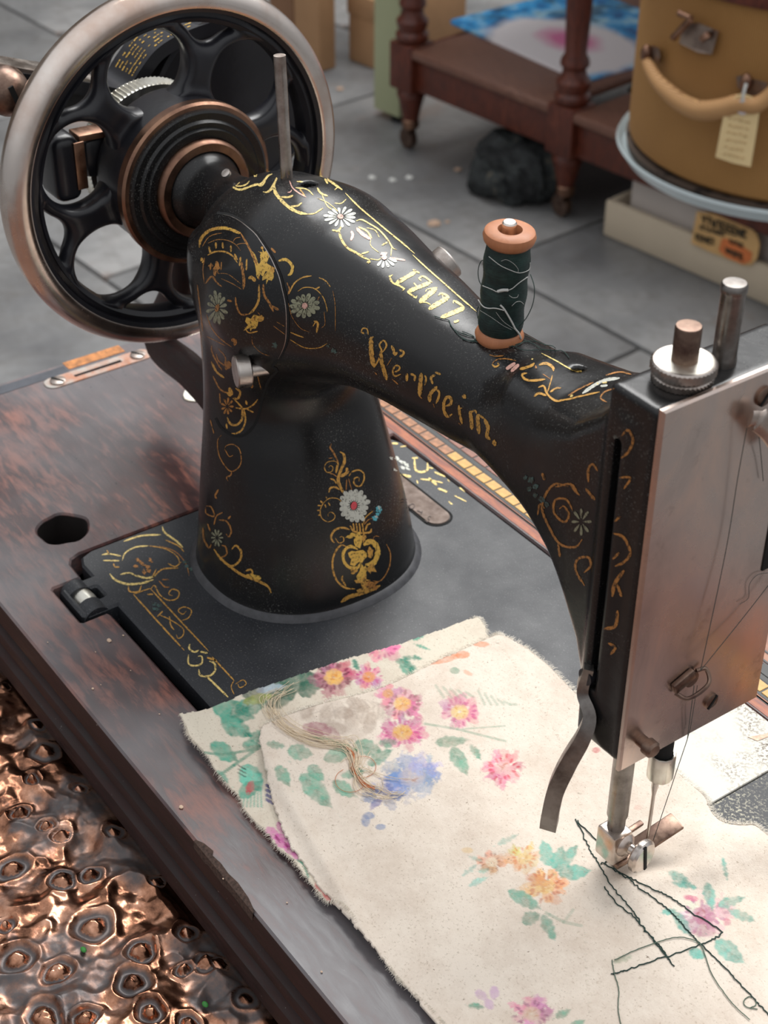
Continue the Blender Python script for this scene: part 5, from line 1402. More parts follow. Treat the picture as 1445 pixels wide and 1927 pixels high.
o.e('teal', 868, 785, 36, 38, 0, 0.4); o.e('ivory', 868, 768, 22, 20, 0, 0.4); o.e('teal', 822, 878, 34, 30, 0, 0.4); o.e('ivory', 838, 862, 16, 14, 0, 0.4); o.e('teal', 850, 835, 20, 22, 0, 0.4)
for x_ in (598, 630, 662, 694): o.r(13, G, (x_ - 8, 930), (x_, 980), (x_ + 4, 1030))
o.r(16, G, (556, 958), (590, 1012), (640, 1030)); o.r(9, G, (700, 940), (722, 872), (800, 802)); o.r(8, D, (705, 950), (760, 890), (830, 880)); o.r(16, G, (720, 1012), (740, 950), (775, 935)); o.r(16, G, (785, 990), (765, 1030), (650, 1038))
o.e(B_, 650, 1105, 44, 78, 0, 0.3); o.e(B_, 560, 1070, 46, 20, -15, 0.4); o.e(B_, 630, 1290, 92, 82, 0, 0.3); o.e(B_, 590, 1060, 40, 26, 0, 0.5); o.e(G, 705, 1085, 24, 50, 0, 0.4)
o.r(46, B_, (700, 1165), (780, 1125), (846, 1190), (846, 1280), (800, 1360), (720, 1375)); o.r(28, B_, (640, 1212), (560, 1180), (492, 1232), (490, 1330), (548, 1402), (636, 1405), (666, 1352)); o.e(G, 770, 1250, 34, 66, 0, 0.3)
o.e(B_, 700, 1450, 52, 96, 10, 0.5); o.e(G, 760, 1420, 58, 50, 0, 0.6); o.e(G, 600, 1450, 36, 26, 0, 0.6); o.e(G, 700, 1540, 64, 50, 0, 0.6); o.e(D, 790, 1590, 90, 46, -15, 0.6); o.e(G, 700, 1640, 70, 40, -20, 0.6)
o.r(34, G, (460, 1775), (540, 1720), (640, 1690), (760, 1650), (880, 1595)); o.r(17, G, (520, 1182), (462, 1166), (400, 1240), (370, 1350), (385, 1470), (430, 1560), (510, 1622), (610, 1632)); o.r(15, G, (480, 1490), (472, 1530), (515, 1605))
o.r(10, D, (945, 1155), (985, 1250), (980, 1380), (930, 1490), (870, 1552), (800, 1545)); o.r(18, G, (555, 1002), (480, 980), (400, 1002), (356, 1070), (370, 1120), (392, 1140)); o.r(9, G, (400, 1090), (440, 1142), (490, 1122), (480, 1074), (446, 1082)); o.r(7, D, (800, 1110), (820, 1070), (870, 1075))
o.done('gold_vase', SM)

o = Orn(360, 680, 4.19)
o.r(17, G, (630, 1825), (600, 1770), (500, 1720), (400, 1682), (300, 1612), (230, 1550), (180, 1480)); o.r(27, B_, (550, 1712), (480, 1694), (430, 1692)); o.r(13, G, (430, 1652), (470, 1640), (482, 1670), (440, 1692)); o.r(14, G, (260, 1592), (330, 1612), (388, 1560), (390, 1490), (350, 1452), (320, 1482))
o.r(10, D, (230, 1550), (280, 1520), (272, 1462), (240, 1450)); o.daisy('ivory_dim', None, 205, 1390, 50, 70, 10, 0.18); o.r(11, D, (220, 1250), (280, 1262), (316, 1330), (300, 1382), (275, 1360)); o.r(9, D, (120, 1140), (160, 1150), (182, 1220), (120, 1200), (115, 1150)); o.r(12, D, (312, 1218), (290, 1244))
o.r(12, D, (92, 1310), (102, 1400), (140, 1470), (160, 1440)); o.r(12, D, (215, 1010), (190, 1060), (202, 1082)); o.r(9, D, (180, 1290), (200, 1220), (250, 1190)); o.r(10, D, (130, 1280), (150, 1340))
o.r(7, D, (240, 580), (210, 622), (215, 720), (250, 800), (310, 866), (370, 840), (395, 780), (380, 692), (330, 655), (276, 666), (264, 702)); o.r(8, D, (320, 870), (310, 900), (280, 912), (290, 942)); o.r(6, D, (270, 700), (300, 750), (330, 740))
o.r(14, G, (160, 0), (200, 80), (262, 130)); o.r(10, D, (170, 110), (230, 220), (300, 252)); o.r(24, G, (300, 205), (318, 262), (280, 245)); o.r(14, G, (350, 210), (386, 240), (370, 290), (328, 292)); o.r(11, G, (330, 290), (380, 340), (420, 400), (425, 480), (390, 550), (320, 572), (268, 550))
o.r(14, G, (402, 370), (402, 450), (360, 500), (310, 492), (284, 440)); o.r(10, G, (350, 366), (430, 372), (490, 340), (526, 296)); o.r(13, G, (430, 308), (440, 342)); o.r(9, G, (440, 376), (492, 402)); o.r(12, G, (278, 490), (282, 532)); o.daisy(D, None, 285, 355, 52, 70, 9, 0.2); o.r(8, D, (225, 250), (230, 330)); o.r(7, D, (150, 460), (180, 570))
o.r(20, D, (470, 150), (480, 210)); o.r(7, D, (520, 100), (550, 220))
o.done('gold_scroll', SM)

o = Orn(500, 280, 5.16)
o.r(26, Pp, (80, 340), (92, 420), (150, 500), (230, 572), (320, 620), (402, 636)); o.r(16, Pp, (150, 470), (220, 472), (266, 454)); o.r(14, Pp, (230, 562), (310, 555), (352, 524)); o.r(10, Pp, (402, 636), (470, 630), (520, 600), (556, 578)); o.r(14, Pp, (0, 430), (40, 402), (80, 342), (112, 288))
o.r(10, 'pink', (230, 310), (260, 380), (320, 430), (392, 472)); o.r(9, 'pink', (252, 400), (240, 422), (212, 426)); o.r(10, Pp, (290, 380), (400, 396), (462, 452)); o.r(12, G, (330, 392), (382, 462)); o.r(10, Pp, (300, 320), (360, 322))
o.r(18, Pp, (360, 112), (400, 150), (430, 192), (500, 240), (580, 290), (660, 342), (744, 402)); o.r(14, Pp, (440, 212), (510, 236), (562, 245)); o.r(15, Pp, (602, 342), (572, 292)); o.r(9, Pp, (702, 370), (668, 402))
o.r(16, Pp, (500, 380), (532, 430), (602, 462)); o.r(7, Pp, (540, 430), (560, 482), (602, 562), (682, 612)); o.r(6, Pp, (500, 480), (592, 520), (660, 570), (702, 612)); o.r(8, Pp, (668, 530), (732, 532), (782, 490))
o.daisy('ivory', 'pink', 725, 662, 160, 100, 14, 0.155, 0.1, None, 0.25)
o.r(16, Pp, (735, 755), (700, 800), (645, 790)); o.r(18, Pp, (710, 780), (730, 870), (790, 960), (880, 1012), (960, 1060), (1012, 1082)); o.r(12, Pp, (930, 1022), (1002, 1000)); o.e(Pp, 1000, 1102, 18, 12)
o.r(12, Pp, (878, 702), (930, 690), (1010, 732), (1100, 790), (1180, 880), (1230, 960), (1270, 982)); o.r(7, Pp, (1222, 960), (1215, 1042)); o.r(14, Pp, (1125, 940), (1182, 908)); o.r(28, 'pink', (880, 770), (940, 830), (1022, 882)); o.r(14, Pp, (900, 760), (980, 800), (1030, 870))
o.r(6, Pp, (1020, 880), (1020, 942), (1102, 1012)); o.r(22, 'pink', (830, 800), (845, 840), (826, 892)); o.r(8, Pp, (980, 770), (1060, 792), (1102, 862)); o.r(7, Pp, (1010, 1070), (1090, 1080), (1120, 1060))
o.daisy('ivory', 'pink', 1150, 1058, 140, 100, 15, 0.17, 0, lambda a: 5 < a < 130, 0.3); o.r(16, 'pink', (1200, 1060), (1280, 1072), (1355, 1085)); o.e('pink', 1145, 1022, 34, 18)
o.r(12, 'gold_pale', (772, 432), (900, 562), (1050, 690), (1200, 815), (1330, 920), (1445, 1020))
o.done('gold_scroll', SM)
o = Orn(360, 290, 7.225)
o.r(24, Pp, (530, 418), (600, 470), (680, 486), (780, 452), (870, 420), (960, 402), (1040, 302), (1100, 272)); o.r(16, Pp, (560, 408), (640, 440), (740, 420), (792, 368)); o.r(36, Pp, (920, 172), (1020, 152), (1100, 128), (1200, 118)); o.r(22, Pp, (1018, 180), (1042, 232), (1102, 242))
o.e(Pp, 876, 280, 24, 36, 10); o.r(10, Pp, (622, 422), (684, 362)); o.r(26, D, (282, 522), (332, 510), (430, 440)); o.r(18, Pp, (975, 515), (1040, 520), (1110, 460), (1160, 320)); o.r(20, Pp, (900, 420), (960, 430), (1010, 360)); o.r(12, G, (780, 262), (850, 240))
o.done('gold_scroll', SM)

# lettering on the arm
o = Orn(660, 480, 4.817)
o.r(30, Pp, (595, 150), (500, 205), (408, 258)); o.r(15, Pp, (348, 188), (378, 250), (440, 278), (492, 312)); o.r(13, Pp, (562, 132), (625, 166)); o.r(10, Pp, (345, 200), (380, 180)); o.r(9, Pp, (465, 330), (492, 300))
o.r(30, Pp, (722, 250), (610, 295), (512, 336)); o.r(15, Pp, (612, 212), (662, 196), (738, 250)); o.r(13, Pp, (512, 336), (592, 392)); o.r(10, Pp, (568, 250), (612, 302)); o.r(9, Pp, (590, 396), (600, 370)); o.r(9, Pp, (614, 214), (640, 235))
o.r(38, Pp, (778, 302), (700, 365), (622, 432)); o.r(8, Pp, (690, 312), (740, 300), (785, 295)); o.r(8, Pp, (622, 432), (680, 430), (725, 452)); o.r(7, Pp, (690, 312), (675, 335))
o.r(34, Pp, (892, 380), (800, 435), (706, 492)); o.r(15, Pp, (800, 350), (845, 355), (892, 382)); o.r(7, Pp, (828, 342), (832, 410), (790, 440)); o.r(8, Pp, (790, 370), (830, 340))
o.r(34, Pp, (1032, 480), (925, 525), (815, 572)); o.r(17, Pp, (930, 412), (980, 440), (1032, 482)); o.r(8, Pp, (930, 412), (928, 440)); o.e(Pp, 960, 602, 24, 12, -20)
o.r(11, Pp, (560, 0), (700, 130), (850, 262), (1000, 395), (1140, 515))
o.done('arm_lettering', SM)
o = Orn(660, 480, 4.817)
o.r(10, G, (95, 705), (110, 665), (150, 672), (160, 722)); o.r(13, G, (100, 700), (125, 712)); o.r(34, G, (188, 740), (186, 850), (200, 960), (218, 1018)); o.r(12, G, (165, 765), (210, 740)); o.r(14, G, (215, 1018), (258, 940), (282, 870), (262, 812), (300, 775), (326, 820), (292, 880)); o.r(30, G, (272, 870), (280, 960), (308, 1060), (328, 1132)); o.r(5, D, (332, 1000), (375, 930))
o.r(20, G, (370, 820), (390, 862), (398, 902), (425, 880)); o.r(18, G, (440, 858), (482, 880), (470, 910), (440, 920))
o.r(13, G, (388, 1062), (432, 1046), (446, 1016), (412, 1000), (382, 1050), (400, 1096), (458, 1078)); o.r(10, D, (375, 1120), (432, 1172)); o.r(8, D, (218, 1060), (240, 1085))
o.r(23, G, (512, 1070), (510, 1142)); o.r(17, G, (540, 1075), (582, 1095), (580, 1142)); o.r(31, G, (642, 1068), (632, 1180), (626, 1282)); o.r(14, G, (672, 1090), (685, 1120), (672, 1182)); o.r(10, D, (626, 1282), (650, 1300))
o.r(18, G, (770, 1085), (730, 1110), (745, 1170)); o.r(15, G, (765, 1062), (818, 1082)); o.r(26, G, (785, 1190), (722, 1262), (718, 1332)); o.r(17, G, (762, 1200), (802, 1240), (798, 1290), (775, 1345)); o.r(8, D, (745, 1340), (760, 1380))
o.r(22, G, (852, 1372), (905, 1350), (912, 1305), (880, 1284), (848, 1330), (848, 1410), (880, 1462), (922, 1440)); o.r(19, G, (982, 1360), (990, 1440), (1012, 1532)); o.r(8, G, (970, 1395), (1012, 1385)); o.e(G, 1030, 1282, 18, 22); o.r(7, D, (980, 1520), (1000, 1540))
o.r(27, G, (1082, 1412), (1096, 1500), (1100, 1582)); o.r(14, G, (1072, 1430), (1130, 1410), (1140, 1440)); o.r(29, G, (1152, 1442), (1156, 1530), (1166, 1622)); o.r(16, G, (1150, 1442), (1212, 1482)); o.r(27, G, (1212, 1482), (1246, 1560), (1236, 1640), (1268, 1672)); o.e(G, 1304, 1702, 20, 30, -20)
o.done('side_lettering', SM)

o = Orn(900, 640, 4.379)
o.r(8, D, (112, 200), (150, 165), (220, 155), (312, 172)); o.r(12, G, (112, 200), (140, 222), (172, 205), (158, 190)); o.r(26, 'pink', (305, 190), (230, 242)); o.r(24, 'pink', (335, 202), (270, 262)); o.r(18, G, (340, 242), (390, 230), (442, 210), (462, 190)); o.r(16, G, (402, 274), (362, 284), (380, 320), (440, 336), (552, 325))
o.r(18, G, (500, 206), (560, 194), (612, 225), (620, 258)); o.r(8, G, (610, 290), (600, 332), (580, 400), (570, 432)); o.r(5, D, (530, 280), (592, 322)); o.r(14, G, (495, 392), (540, 380), (560, 430), (590, 470), (640, 502), (702, 500)); o.r(16, G, (458, 468), (500, 440), (562, 460)); o.r(12, G, (590, 432), (640, 400), (682, 395)); o.r(11, G, (640, 502), (740, 490), (860, 460), (1000, 430))
o.r(10, D, (1050, 292), (1160, 265), (1262, 285)); o.r(22, 'ivory', (858, 442), (960, 372), (1050, 332), (1165, 315)); o.r(16, Pp, (960, 372), (1000, 350), (1060, 350)); o.r(15, 'ivory', (1005, 382), (1065, 375)); o.r(9, D, (1125, 398), (1040, 430), (1008, 480), (1062, 516)); o.r(10, D, (740, 460), (840, 400), (950, 350)); o.r(12, Pp, (755, 470), (780, 455))
o.r(8, Pp, (520, 110), (640, 172), (762, 242), (850, 268)); o.e(Pp, 832, 258, 22, 10); o.r(8, D, (90, 122), (140, 135), (215, 130)); o.e(Pp, 445, 160, 8, 6); o.r(12, D, (470, 210), (480, 240))
o.done('gold_scroll', SM)

o = Orn(900, 500, 2.409)
o.r(9, D, (650, 772), (680, 745), (702, 790), (682, 842), (648, 872)); o.r(9, D, (500, 982), (500, 922), (520, 900), (542, 930)); o.r(10, D, (488, 1010), (530, 1062)); o.r(9, D, (410, 1000), (350, 990), (310, 1030), (290, 1100), (320, 1180), (370, 1260), (440, 1275), (472, 1240))
o.r(8, D, (430, 1110), (400, 1060), (350, 1062), (345, 1120), (390, 1162), (412, 1130), (390, 1090), (368, 1102)); o.r(7, D, (270, 1130), (280, 1080), (302, 1100)); o.r(8, D, (350, 1002), (420, 990), (452, 1032)); o.r(10, D, (290, 940), (302, 972)); o.r(8, D, (415, 985), (440, 1020), (460, 1040))
for a in ((240, 970, 14), (262, 1000, 14), (232, 1012, 12), (290, 1060, 14), (312, 1082, 12), (260, 1040, 11), (215, 960, 10)): o.e('teal_dim', a[0], a[1], a[2], a[2])
o.daisy('ivory_dim', None, 468, 1160, 46, 66, 8, 0.16); o.r(9, D, (362, 1262), (372, 1320)); o.r(9, D, (482, 1450), (442, 1380), (452, 1330), (500, 1322), (510, 1360), (480, 1392))
o.r(10, D, (610, 1212), (660, 1232), (690, 1300), (662, 1342), (620, 1362)); o.r(14, D, (662, 1380), (620, 1440), (608, 1500)); o.r(10, D, (650, 1500), (630, 1442)); o.r(12, D, (632, 1562), (622, 1632), (570, 1646)); o.r(10, D, (590, 1710), (622, 1730), (600, 1762)); o.r(8, D, (640, 960), (690, 962), (660, 1012)); o.r(8, D, (645, 1135), (618, 1160)); o.r(9, D, (640, 1300), (610, 1330))
o.done('head_scroll', SM)

o = Orn(100, 900, 3.6125)
o.r(9, G, (545, 790), (720, 985), (892, 1172)); o.r(11, Pp, (1040, 1345), (1118, 1420), (1190, 1490)); o.r(8, G, (660, 750), (860, 966), (1056, 1176)); o.r(8, G, (1080, 1215), (1150, 1290), (1230, 1376)); o.r(6, G, (545, 790), (600, 770), (660, 750))
o.r(10, Pp, (930, 1128), (925, 1160), (960, 1182), (992, 1170)); o.r(9, Pp, (920, 1200), (920, 1260), (960, 1276), (1010, 1260), (1010, 1212), (985, 1212)); o.r(11, Pp, (990, 1300), (1000, 1340), (1060, 1346), (1100, 1310), (1096, 1260), (1060, 1245)); o.r(10, G, (1045, 1220), (1112, 1240)); o.r(10, Pp, (1000, 1180), (1050, 1190))
o.r(5, G, (1230, 1375), (1210, 1420), (1230, 1470)); o.r(5, G, (1240, 1400), (1290, 1372), (1312, 1400), (1270, 1425), (1255, 1400)); o.r(7, G, (660, 760), (690, 730), (722, 790), (780, 830), (840, 820), (856, 775), (810, 755), (785, 788), (812, 800)); o.r(6, G, (870, 970), (920, 950), (940, 900), (890, 876), (850, 900), (880, 926), (905, 905))
o.r(6, G, (720, 930), (790, 960), (880, 1020), (882, 1070), (850, 1090), (838, 1065)); o.r(8, G, (790, 940), (800, 1000), (822, 1032)); o.r(8, G, (745, 905), (708, 942)); o.r(12, Pp, (385, 650), (420, 690), (500, 720), (600, 715), (682, 690)); o.r(8, G, (510, 730), (520, 770), (580, 772), (600, 730)); o.r(8, G, (640, 790), (680, 790)); o.r(8, D, (720, 700), (760, 740), (790, 740)); o.r(7, D, (740, 690), (785, 690))
o.r(8, G, (410, 580), (420, 602), (452, 606)); o.r(9, Pp, (455, 655), (520, 645), (570, 670)); o.r(8, Pp, (470, 560), (490, 510), (560, 470), (650, 460)); o.r(6, G, (650, 460), (760, 480), (840, 530), (862, 582)); o.r(10, Pp, (480, 430), (600, 392), (732, 385)); o.r(11, Pp, (742, 330), (760, 372), (840, 430), (882, 472)); o.r(7, G, (760, 420), (850, 460), (890, 502)); o.r(5, D, (720, 460), (830, 500), (902, 582), (925, 665))
o.r(9, Pp, (330, 522), (380, 515), (462, 530)); o.r(8, Pp, (340, 560), (450, 562)); o.r(8, G, (365, 490), (380, 520)); o.r(8, G, (700, 620), (680, 672), (742, 620), (850, 612)); o.r(11, Pp, (560, 662), (640, 680), (702, 660)); o.r(7, G, (780, 580), (830, 602), (870, 570)); o.e(Pp, 980, 657, 14, 8, 20)
for a in ((560, 600), (600, 580), (640, 600), (620, 640), (660, 560), (580, 560), (650, 630)): o.e(D, a[0], a[1], 18, 11, a[0] % 90, 0.5)
for a in ((690, 860), (705, 895), (680, 890), (720, 870), (910, 600), (940, 620), (900, 570)): o.e('teal_dim', a[0], a[1], 17, 12, 0, 0.5)
o.done('bed_scroll', bed)
o = Orn(700, 780, 4.516)
for a in ((212, 378, 26, 14), (250, 402, 34, 13), (292, 430, 34, 12), (262, 455, 26, 12), (190, 470, 18, 10), (160, 372, 16, 10), (300, 460, 20, 8)): o.e('ivory', *a, 25, 0.5)
for w, *p in ((14, (170, 245), (222, 250)), (8, (240, 275), (290, 270)), (12, (340, 372), (392, 370)), (14, (360, 380), (370, 470), (420, 490), (470, 470), (470, 410)), (16, (230, 510), (332, 530)), (10, (410, 550), (500, 560), (602, 582)), (16, (480, 540), (552, 602)), (12, (530, 490), (622, 530)), (14, (560, 630), (642, 660)), (8, (740, 620), (790, 660)), (8, (700, 690), (802, 742)), (10, (650, 740), (682, 765)), (9, (470, 450), (520, 460)), (8, (640, 550), (660, 575)), (8, (380, 560), (390, 590))): o.r(w, Pp, *p)
o.done('bed_scroll', bed)
# stamped digits on the serial plate
o = Orn(680, 700, 3.44)
M['stamp'] = plain('stamped_digit', (0.05, 0.03, 0.025), 0.6, 0.1)
for w, *p in ((4, (452, 948), (440, 942), (430, 955), (440, 968), (428, 980), (412, 968), (408, 975)), (4, (360, 905), (395, 920)), (4, (395, 905), (385, 935)), (4, (345, 870), (330, 862), (312, 875), (318, 892), (338, 890), (345, 872)), (4, (318, 875), (305, 868), (298, 880), (312, 892)), (4, (285, 845), (272, 840), (262, 850)), (4, (285, 830), (272, 822), (264, 832)), (5, (288, 905), (291, 908))):
    ribbon(o.g('stamp'), [o.T(q) for q in p], w / 3.44, True, 0.0008)
for m, b in o.b.items(): tag(obj('stamped_digits', b, M[m], SM, recalc=False), kind='stuff')
# gold dashes on the gear-case band
bm = bmesh.new(); P_ = smoothpath(tp, 8); rs = random.Random(2)
for i in range(12, 36):
    a = np.array(P_[i]); b = np.array(P_[i + 1]); d = (b - a) / np.linalg.norm(b - a); nn = np.array([-d[1], d[0]])
    if nn[1] < 0: nn = -nn
    for xr in (-0.0995, -0.0965, -0.0935, -0.0905, -0.0875, -0.0845):
        if rs.random() < 0.35: continue
        q0, q1 = a + nn * 0.0032, a + (b - a) * rs.uniform(0.5, 1.1) + nn * 0.0032; w = rs.uniform(0.0004, 0.0011)
        bm.faces.new([bm.verts.new(v) for v in ((xr, q0[0], q0[1]), (xr + w, q0[0], q0[1]), (xr + w, q1[0], q1[1]), (xr, q1[0], q1[1]))])
tag(obj('gold_pattern', bm, M['gold_full'], tail, recalc=False), kind='stuff')

# needle thread from the take-up lever down to the needle
def pth(bm, pts, r=0.00014): tube(bm, [Vector(p) for p in smoothpath(pts, 6)], r, 5)
GT = thing('needle_thread', 'thin dark thread running down the face plate through the guide to the needle', 'thread')
tmat = plain('grey_green_thread', (0.05, 0.055, 0.05), 0.7, 0.2, 300)
g0 = onx(1405, 806, XP + 0.003); g1 = onx(1318, 1262, XP + 0.0035); g2 = onx(1306, 1290, XP + 0.003); g3 = onx(1293, 1392, XP + 0.0012)
bm = bmesh.new(); pth(bm, [g0, onx(1388, 900, XP + 0.002), onx(1365, 1040, XP + 0.0018), g1]); obj('upper_thread', bm, tmat, GT)
bm = bmesh.new(); pth(bm, [onx(1470, 1070, XP + 0.0022), onx(1400, 1160, XP + 0.002), g1]); obj('upper_thread', bm, tmat, GT)
bm = bmesh.new(); pth(bm, [onx(1427, 812, XP + 0.003), onx(1432, 860, XP + 0.0015), onx(1436, 905, XP + 0.001)]); obj('upper_thread', bm, tmat, GT)
e1 = np.array([NX - 0.0002, NYb - 0.0015, 0.0105])
bm = bmesh.new(); tube(bm, [Vector(p) for p in (g2, g3, e1)], 0.00014, 5); obj('lower_thread', bm, tmat, GT)
bm = bmesh.new(); tube(bm, [Vector(p) for p in (onx(1312, 1290, XP + 0.003), onx(1299, 1370, XP + 0.0012), g3)], 0.00012, 5); obj('lower_thread', bm, tmat, GT)
bm = bmesh.new(); pth(bm, [onx(a, b, XP + 0.0008) for a, b in ((1446, 1078), (1425, 1082), (1410, 1100), (1408, 1125), (1392, 1137))], 0.0001); obj('stray_thread', bm, tmat, GT)

# ------------------------------------------------------------------ reel of dark green thread on its pin
SP = thing('thread_spool', 'wooden reel of dark green thread standing on the front pin of the sewing machine arm', 'thread reel')
b0 = ony(938.5, 640, SPY); b1 = ony(960, 431, SPY)
ax_s = Vector(b1 - b0).normalized(); Ls = (Vector(b1) - Vector(b0)).length
RS = ax_s.to_track_quat('Z', 'Y').to_matrix(); o0 = Vector(b0)
bm = bmesh.new()
lathe(bm, [(0.0040, 0), (0.0070, -0.0002), (0.0082, 0.0010), (0.0086, 0.0026), (0.0078, 0.0044), (0.0070, 0.0052), (0.0060, 0.0056), (0.0060, Ls - 0.0056), (0.0076, Ls - 0.0052), (0.0086, Ls - 0.0040), (0.0090, Ls - 0.0024), (0.0085, Ls - 0.0008), (0.0072, Ls), (0.0042, Ls), (0.0040, Ls - 0.0008), (0.0040, 0)], o0, 'Z', 56, RS)
obj('wooden_reel', bm, M['spoolwood'], SP)
s = Mat('wound_green_thread', 0.55, 0, 0.4); s.m.name = 'wound_green_thread'
fz = s.noise(1500, 2, 0.6, s.map((0.2, 0.2, 1)))
s.col(s.mix(s.ramp(s.noise(220, 4), [(0.4, 0.0), (0.75, 1.0)]), (0.009, 0.022, 0.020), (0.024, 0.055, 0.048))); s.bump(fz, 0.5, 0.0004)
bm = bmesh.new(); zz = np.linspace(0.0050, Ls - 0.0046, 60)
pr = [(0.0060, 0.0050)] + [(0.0077 + 0.00025 * math.sin(k * 0.31) + (0.00012 if k % 2 else 0) - 0.0004 * (abs(k - 30) / 30) ** 6, float(z)) for k, z in enumerate(zz)] + [(0.0060, Ls - 0.0046)]
lathe(bm, pr, o0, 'Z', 64, RS)
obj('wound_thread', bm, s.m, SP)
lint = plain('pale_lint', s2l(205, 205, 200), 0.9, 0.1, 100)
def on_spool(px, py, lift=0.0003, R_=0.0079):
    r = Vector(ray(px, py)); o_ = Vector(CAM) - o0
    d = r - ax_s * r.dot(ax_s); q = o_ - ax_s * o_.dot(ax_s); R2 = (R_ + lift) ** 2
    A = d.dot(d); B = 2 * d.dot(q); C_ = q.dot(q) - R2; D_ = B * B - 4 * A * C_
    t = (-B - math.sqrt(D_)) / (2 * A) if D_ > 0 else -B / (2 * A)
    return Vector(CAM) + r * t
zs = lambda L_: [(870 + a / 6.024, 380 + b / 6.024) for a, b in L_]
for pts, r in (([(300, 620), (430, 720), (560, 780), (650, 805), (740, 780), (765, 745), (768, 690)], 0.00016), ([(230, 950), (330, 990), (400, 1020), (480, 1010), (560, 985), (640, 920), (740, 850)], 0.00020), ([(400, 1015), (450, 1000), (520, 1000)], 0.0007), ([(180, 1110), (230, 1180), (290, 1205), (370, 1205), (440, 1220), (470, 1230)], 0.00026),
               ([(430, 1170), (470, 1210), (520, 1290), (570, 1380), (600, 1440), (640, 1490), (665, 1550)], 0.00042), ([(530, 1060), (570, 1085), (620, 1080), (635, 1050)], 0.00010), ([(560, 1180), (610, 1135), (660, 1130), (695, 1160)], 0.00010), ([(440, 670), (500, 655), (580, 700), (630, 760), (630, 800)], 0.00008), ([(200, 1230), (330, 1310), (460, 1400), (560, 1450)], 0.00007), ([(380, 1250), (470, 1360), (600, 1450)], 0.00007)):
    bm = bmesh.new(); tube(bm, [on_spool(a, b) for a, b in smoothpath(zs(pts), 6)], r * 0.72, 6); obj('pale_lint', bm, lint, SP)
bm = bmesh.new(); loopm = TG
for pts, off in (([(262, 668), (220, 665), (190, 720), (178, 800), (190, 890), (225, 960)], -0.002), ([(770, 820), (810, 940), (815, 1060), (790, 1180), (740, 1290), (690, 1360), (640, 1410)], -0.002), ([(185, 1180), (165, 1240), (175, 1320)], -0.001)):
    tube(bm, [Vector(ony(a, b, SPY + off)) for a, b in smoothpath(zs(pts), 6)], 0.00016, 5)
obj('loose_loop', bm, loopm, SP)
bm = bmesh.new()
for pts in ([(0, 1478), (60, 1500), (130, 1535), (150, 1590), (260, 1600), (400, 1560)], [(0, 1560), (70, 1580), (150, 1585), (300, 1640), (500, 1650), (620, 1640), (690, 1600)], [(690, 1580), (800, 1620), (900, 1680), (1040, 1700), (1110, 1695), (1160, 1720), (1210, 1780)],
            [(680, 1520), (760, 1550), (840, 1595), (930, 1630), (1020, 1645), (1050, 1670)], [(600, 1630), (740, 1590), (860, 1600), (940, 1640)], [(560, 1640), (700, 1690), (860, 1690), (1000, 1690)]):
    out = []
    for a, b in smoothpath(zs(pts), 6):
        h, n_ = on_machine(a, b)
        if h.z < 0.12: h = Vector(ony(a, b, SPY)); n_ = Vector((0, 0, 1))
        out.append(h + n_ * 0.0004)
    tube(bm, out, 0.00015, 5)
for pts in ([(760, 560), (820, 580), (890, 600), (905, 640), (950, 690), (1040, 730), (1120, 750)], [(890, 600), (920, 660), (990, 740), (1060, 780), (1120, 790), (1135, 760)]):
    out = []
    for a, b in smoothpath([(660 + a / 4.817, 480 + b / 4.817) for a, b in pts], 6):
        h, n_ = on_machine(a, b); out.append(h + n_ * 0.0004)
    tube(bm, out, 0.00016, 5)
tag(obj('loose_thread_ends', bm, TG, None), 'loose dark green thread ends trailing over the arm around the foot of the reel', 'thread')

# ------------------------------------------------------------------ the street behind: stone paving
s = Mat('grey_paving', 0.5, 0, 0.5)
a_ = s.noise(3.0, 5, 0.6); b_ = s.noise(26, 5, 0.7)
c = s.ramp(a_, [(0.3, s2l(84, 84, 86)), (0.5, s2l(120, 120, 120)), (0.72, s2l(154, 152, 150))])
c = s.mix(s.ramp(b_, [(0.45, 0.0), (0.75, 0.55)]), c, s2l(88, 84, 80))
c = s.mix(s.ramp(s.noise(7, 3), [(0.62, 0.0), (0.75, 0.4)]), c, s2l(140, 104, 84))
s.col(c); s.inp('Roughness', s.ramp(a_, [(0.3, 0.35), (0.7, 0.6)])); s.bump(b_, 0.3, 0.004)
pave = s.m
M['grout'] = plain('dark_joint', s2l(84, 80, 76), 0.8, 0.2, 30)
bm = bmesh.new(); box(bm, (-1.5, 1.6, FLZ - 0.03), (9, 9, 0.04)); FL = tag(obj('floor', bm, M['grout'], None), kind='structure')
# slab grid follows the joint that runs from (1003,544) to (1210,655) in the photograph
j0, j1 = onz(1003, 544, FLZ), onz(1210, 655, FLZ)
ang = math.atan2(j1[1] - j0[1], j1[0] - j0[0])
ux = Vector((math.cos(ang), math.sin(ang), 0)); uy = Vector((-math.sin(ang), math.cos(ang), 0))
SLX, SLY = 0.62, 0.46
rs = random.Random(4)
bm = bmesh.new(); box(bm, (0, 0, 0), (SLX - 0.006, SLY - 0.006, 0.04), None, 0.003, 2)
slm = bpy.data.meshes.new('paving_slab'); bm.to_mesh(slm); bm.free(); slm.materials.append(pave); smooth(slm)
slm.set_sharp_from_angle(angle=math.radians(30))
for i in range(-9, 8):
    for k in range(-8, 11):
        c = Vector(j0) + ux * ((i + 0.5 * (k % 2)) * SLX + 0.21) + uy * (k + 0.5) * SLY
        if c.x > 2.4 or c.y < -2.4 or c.x < -4.3 or c.y > 5.4: continue
        o = bpy.data.objects.new('paving_slab', slm); COL.objects.link(o); o.parent = FL
        o.location = (c.x, c.y, FLZ - 0.020 + rs.uniform(-0.0015, 0.0)); o.rotation_euler[2] = ang + rs.choice([0, PI])

def at_floor(px, py): return onz(px, py, FLZ)
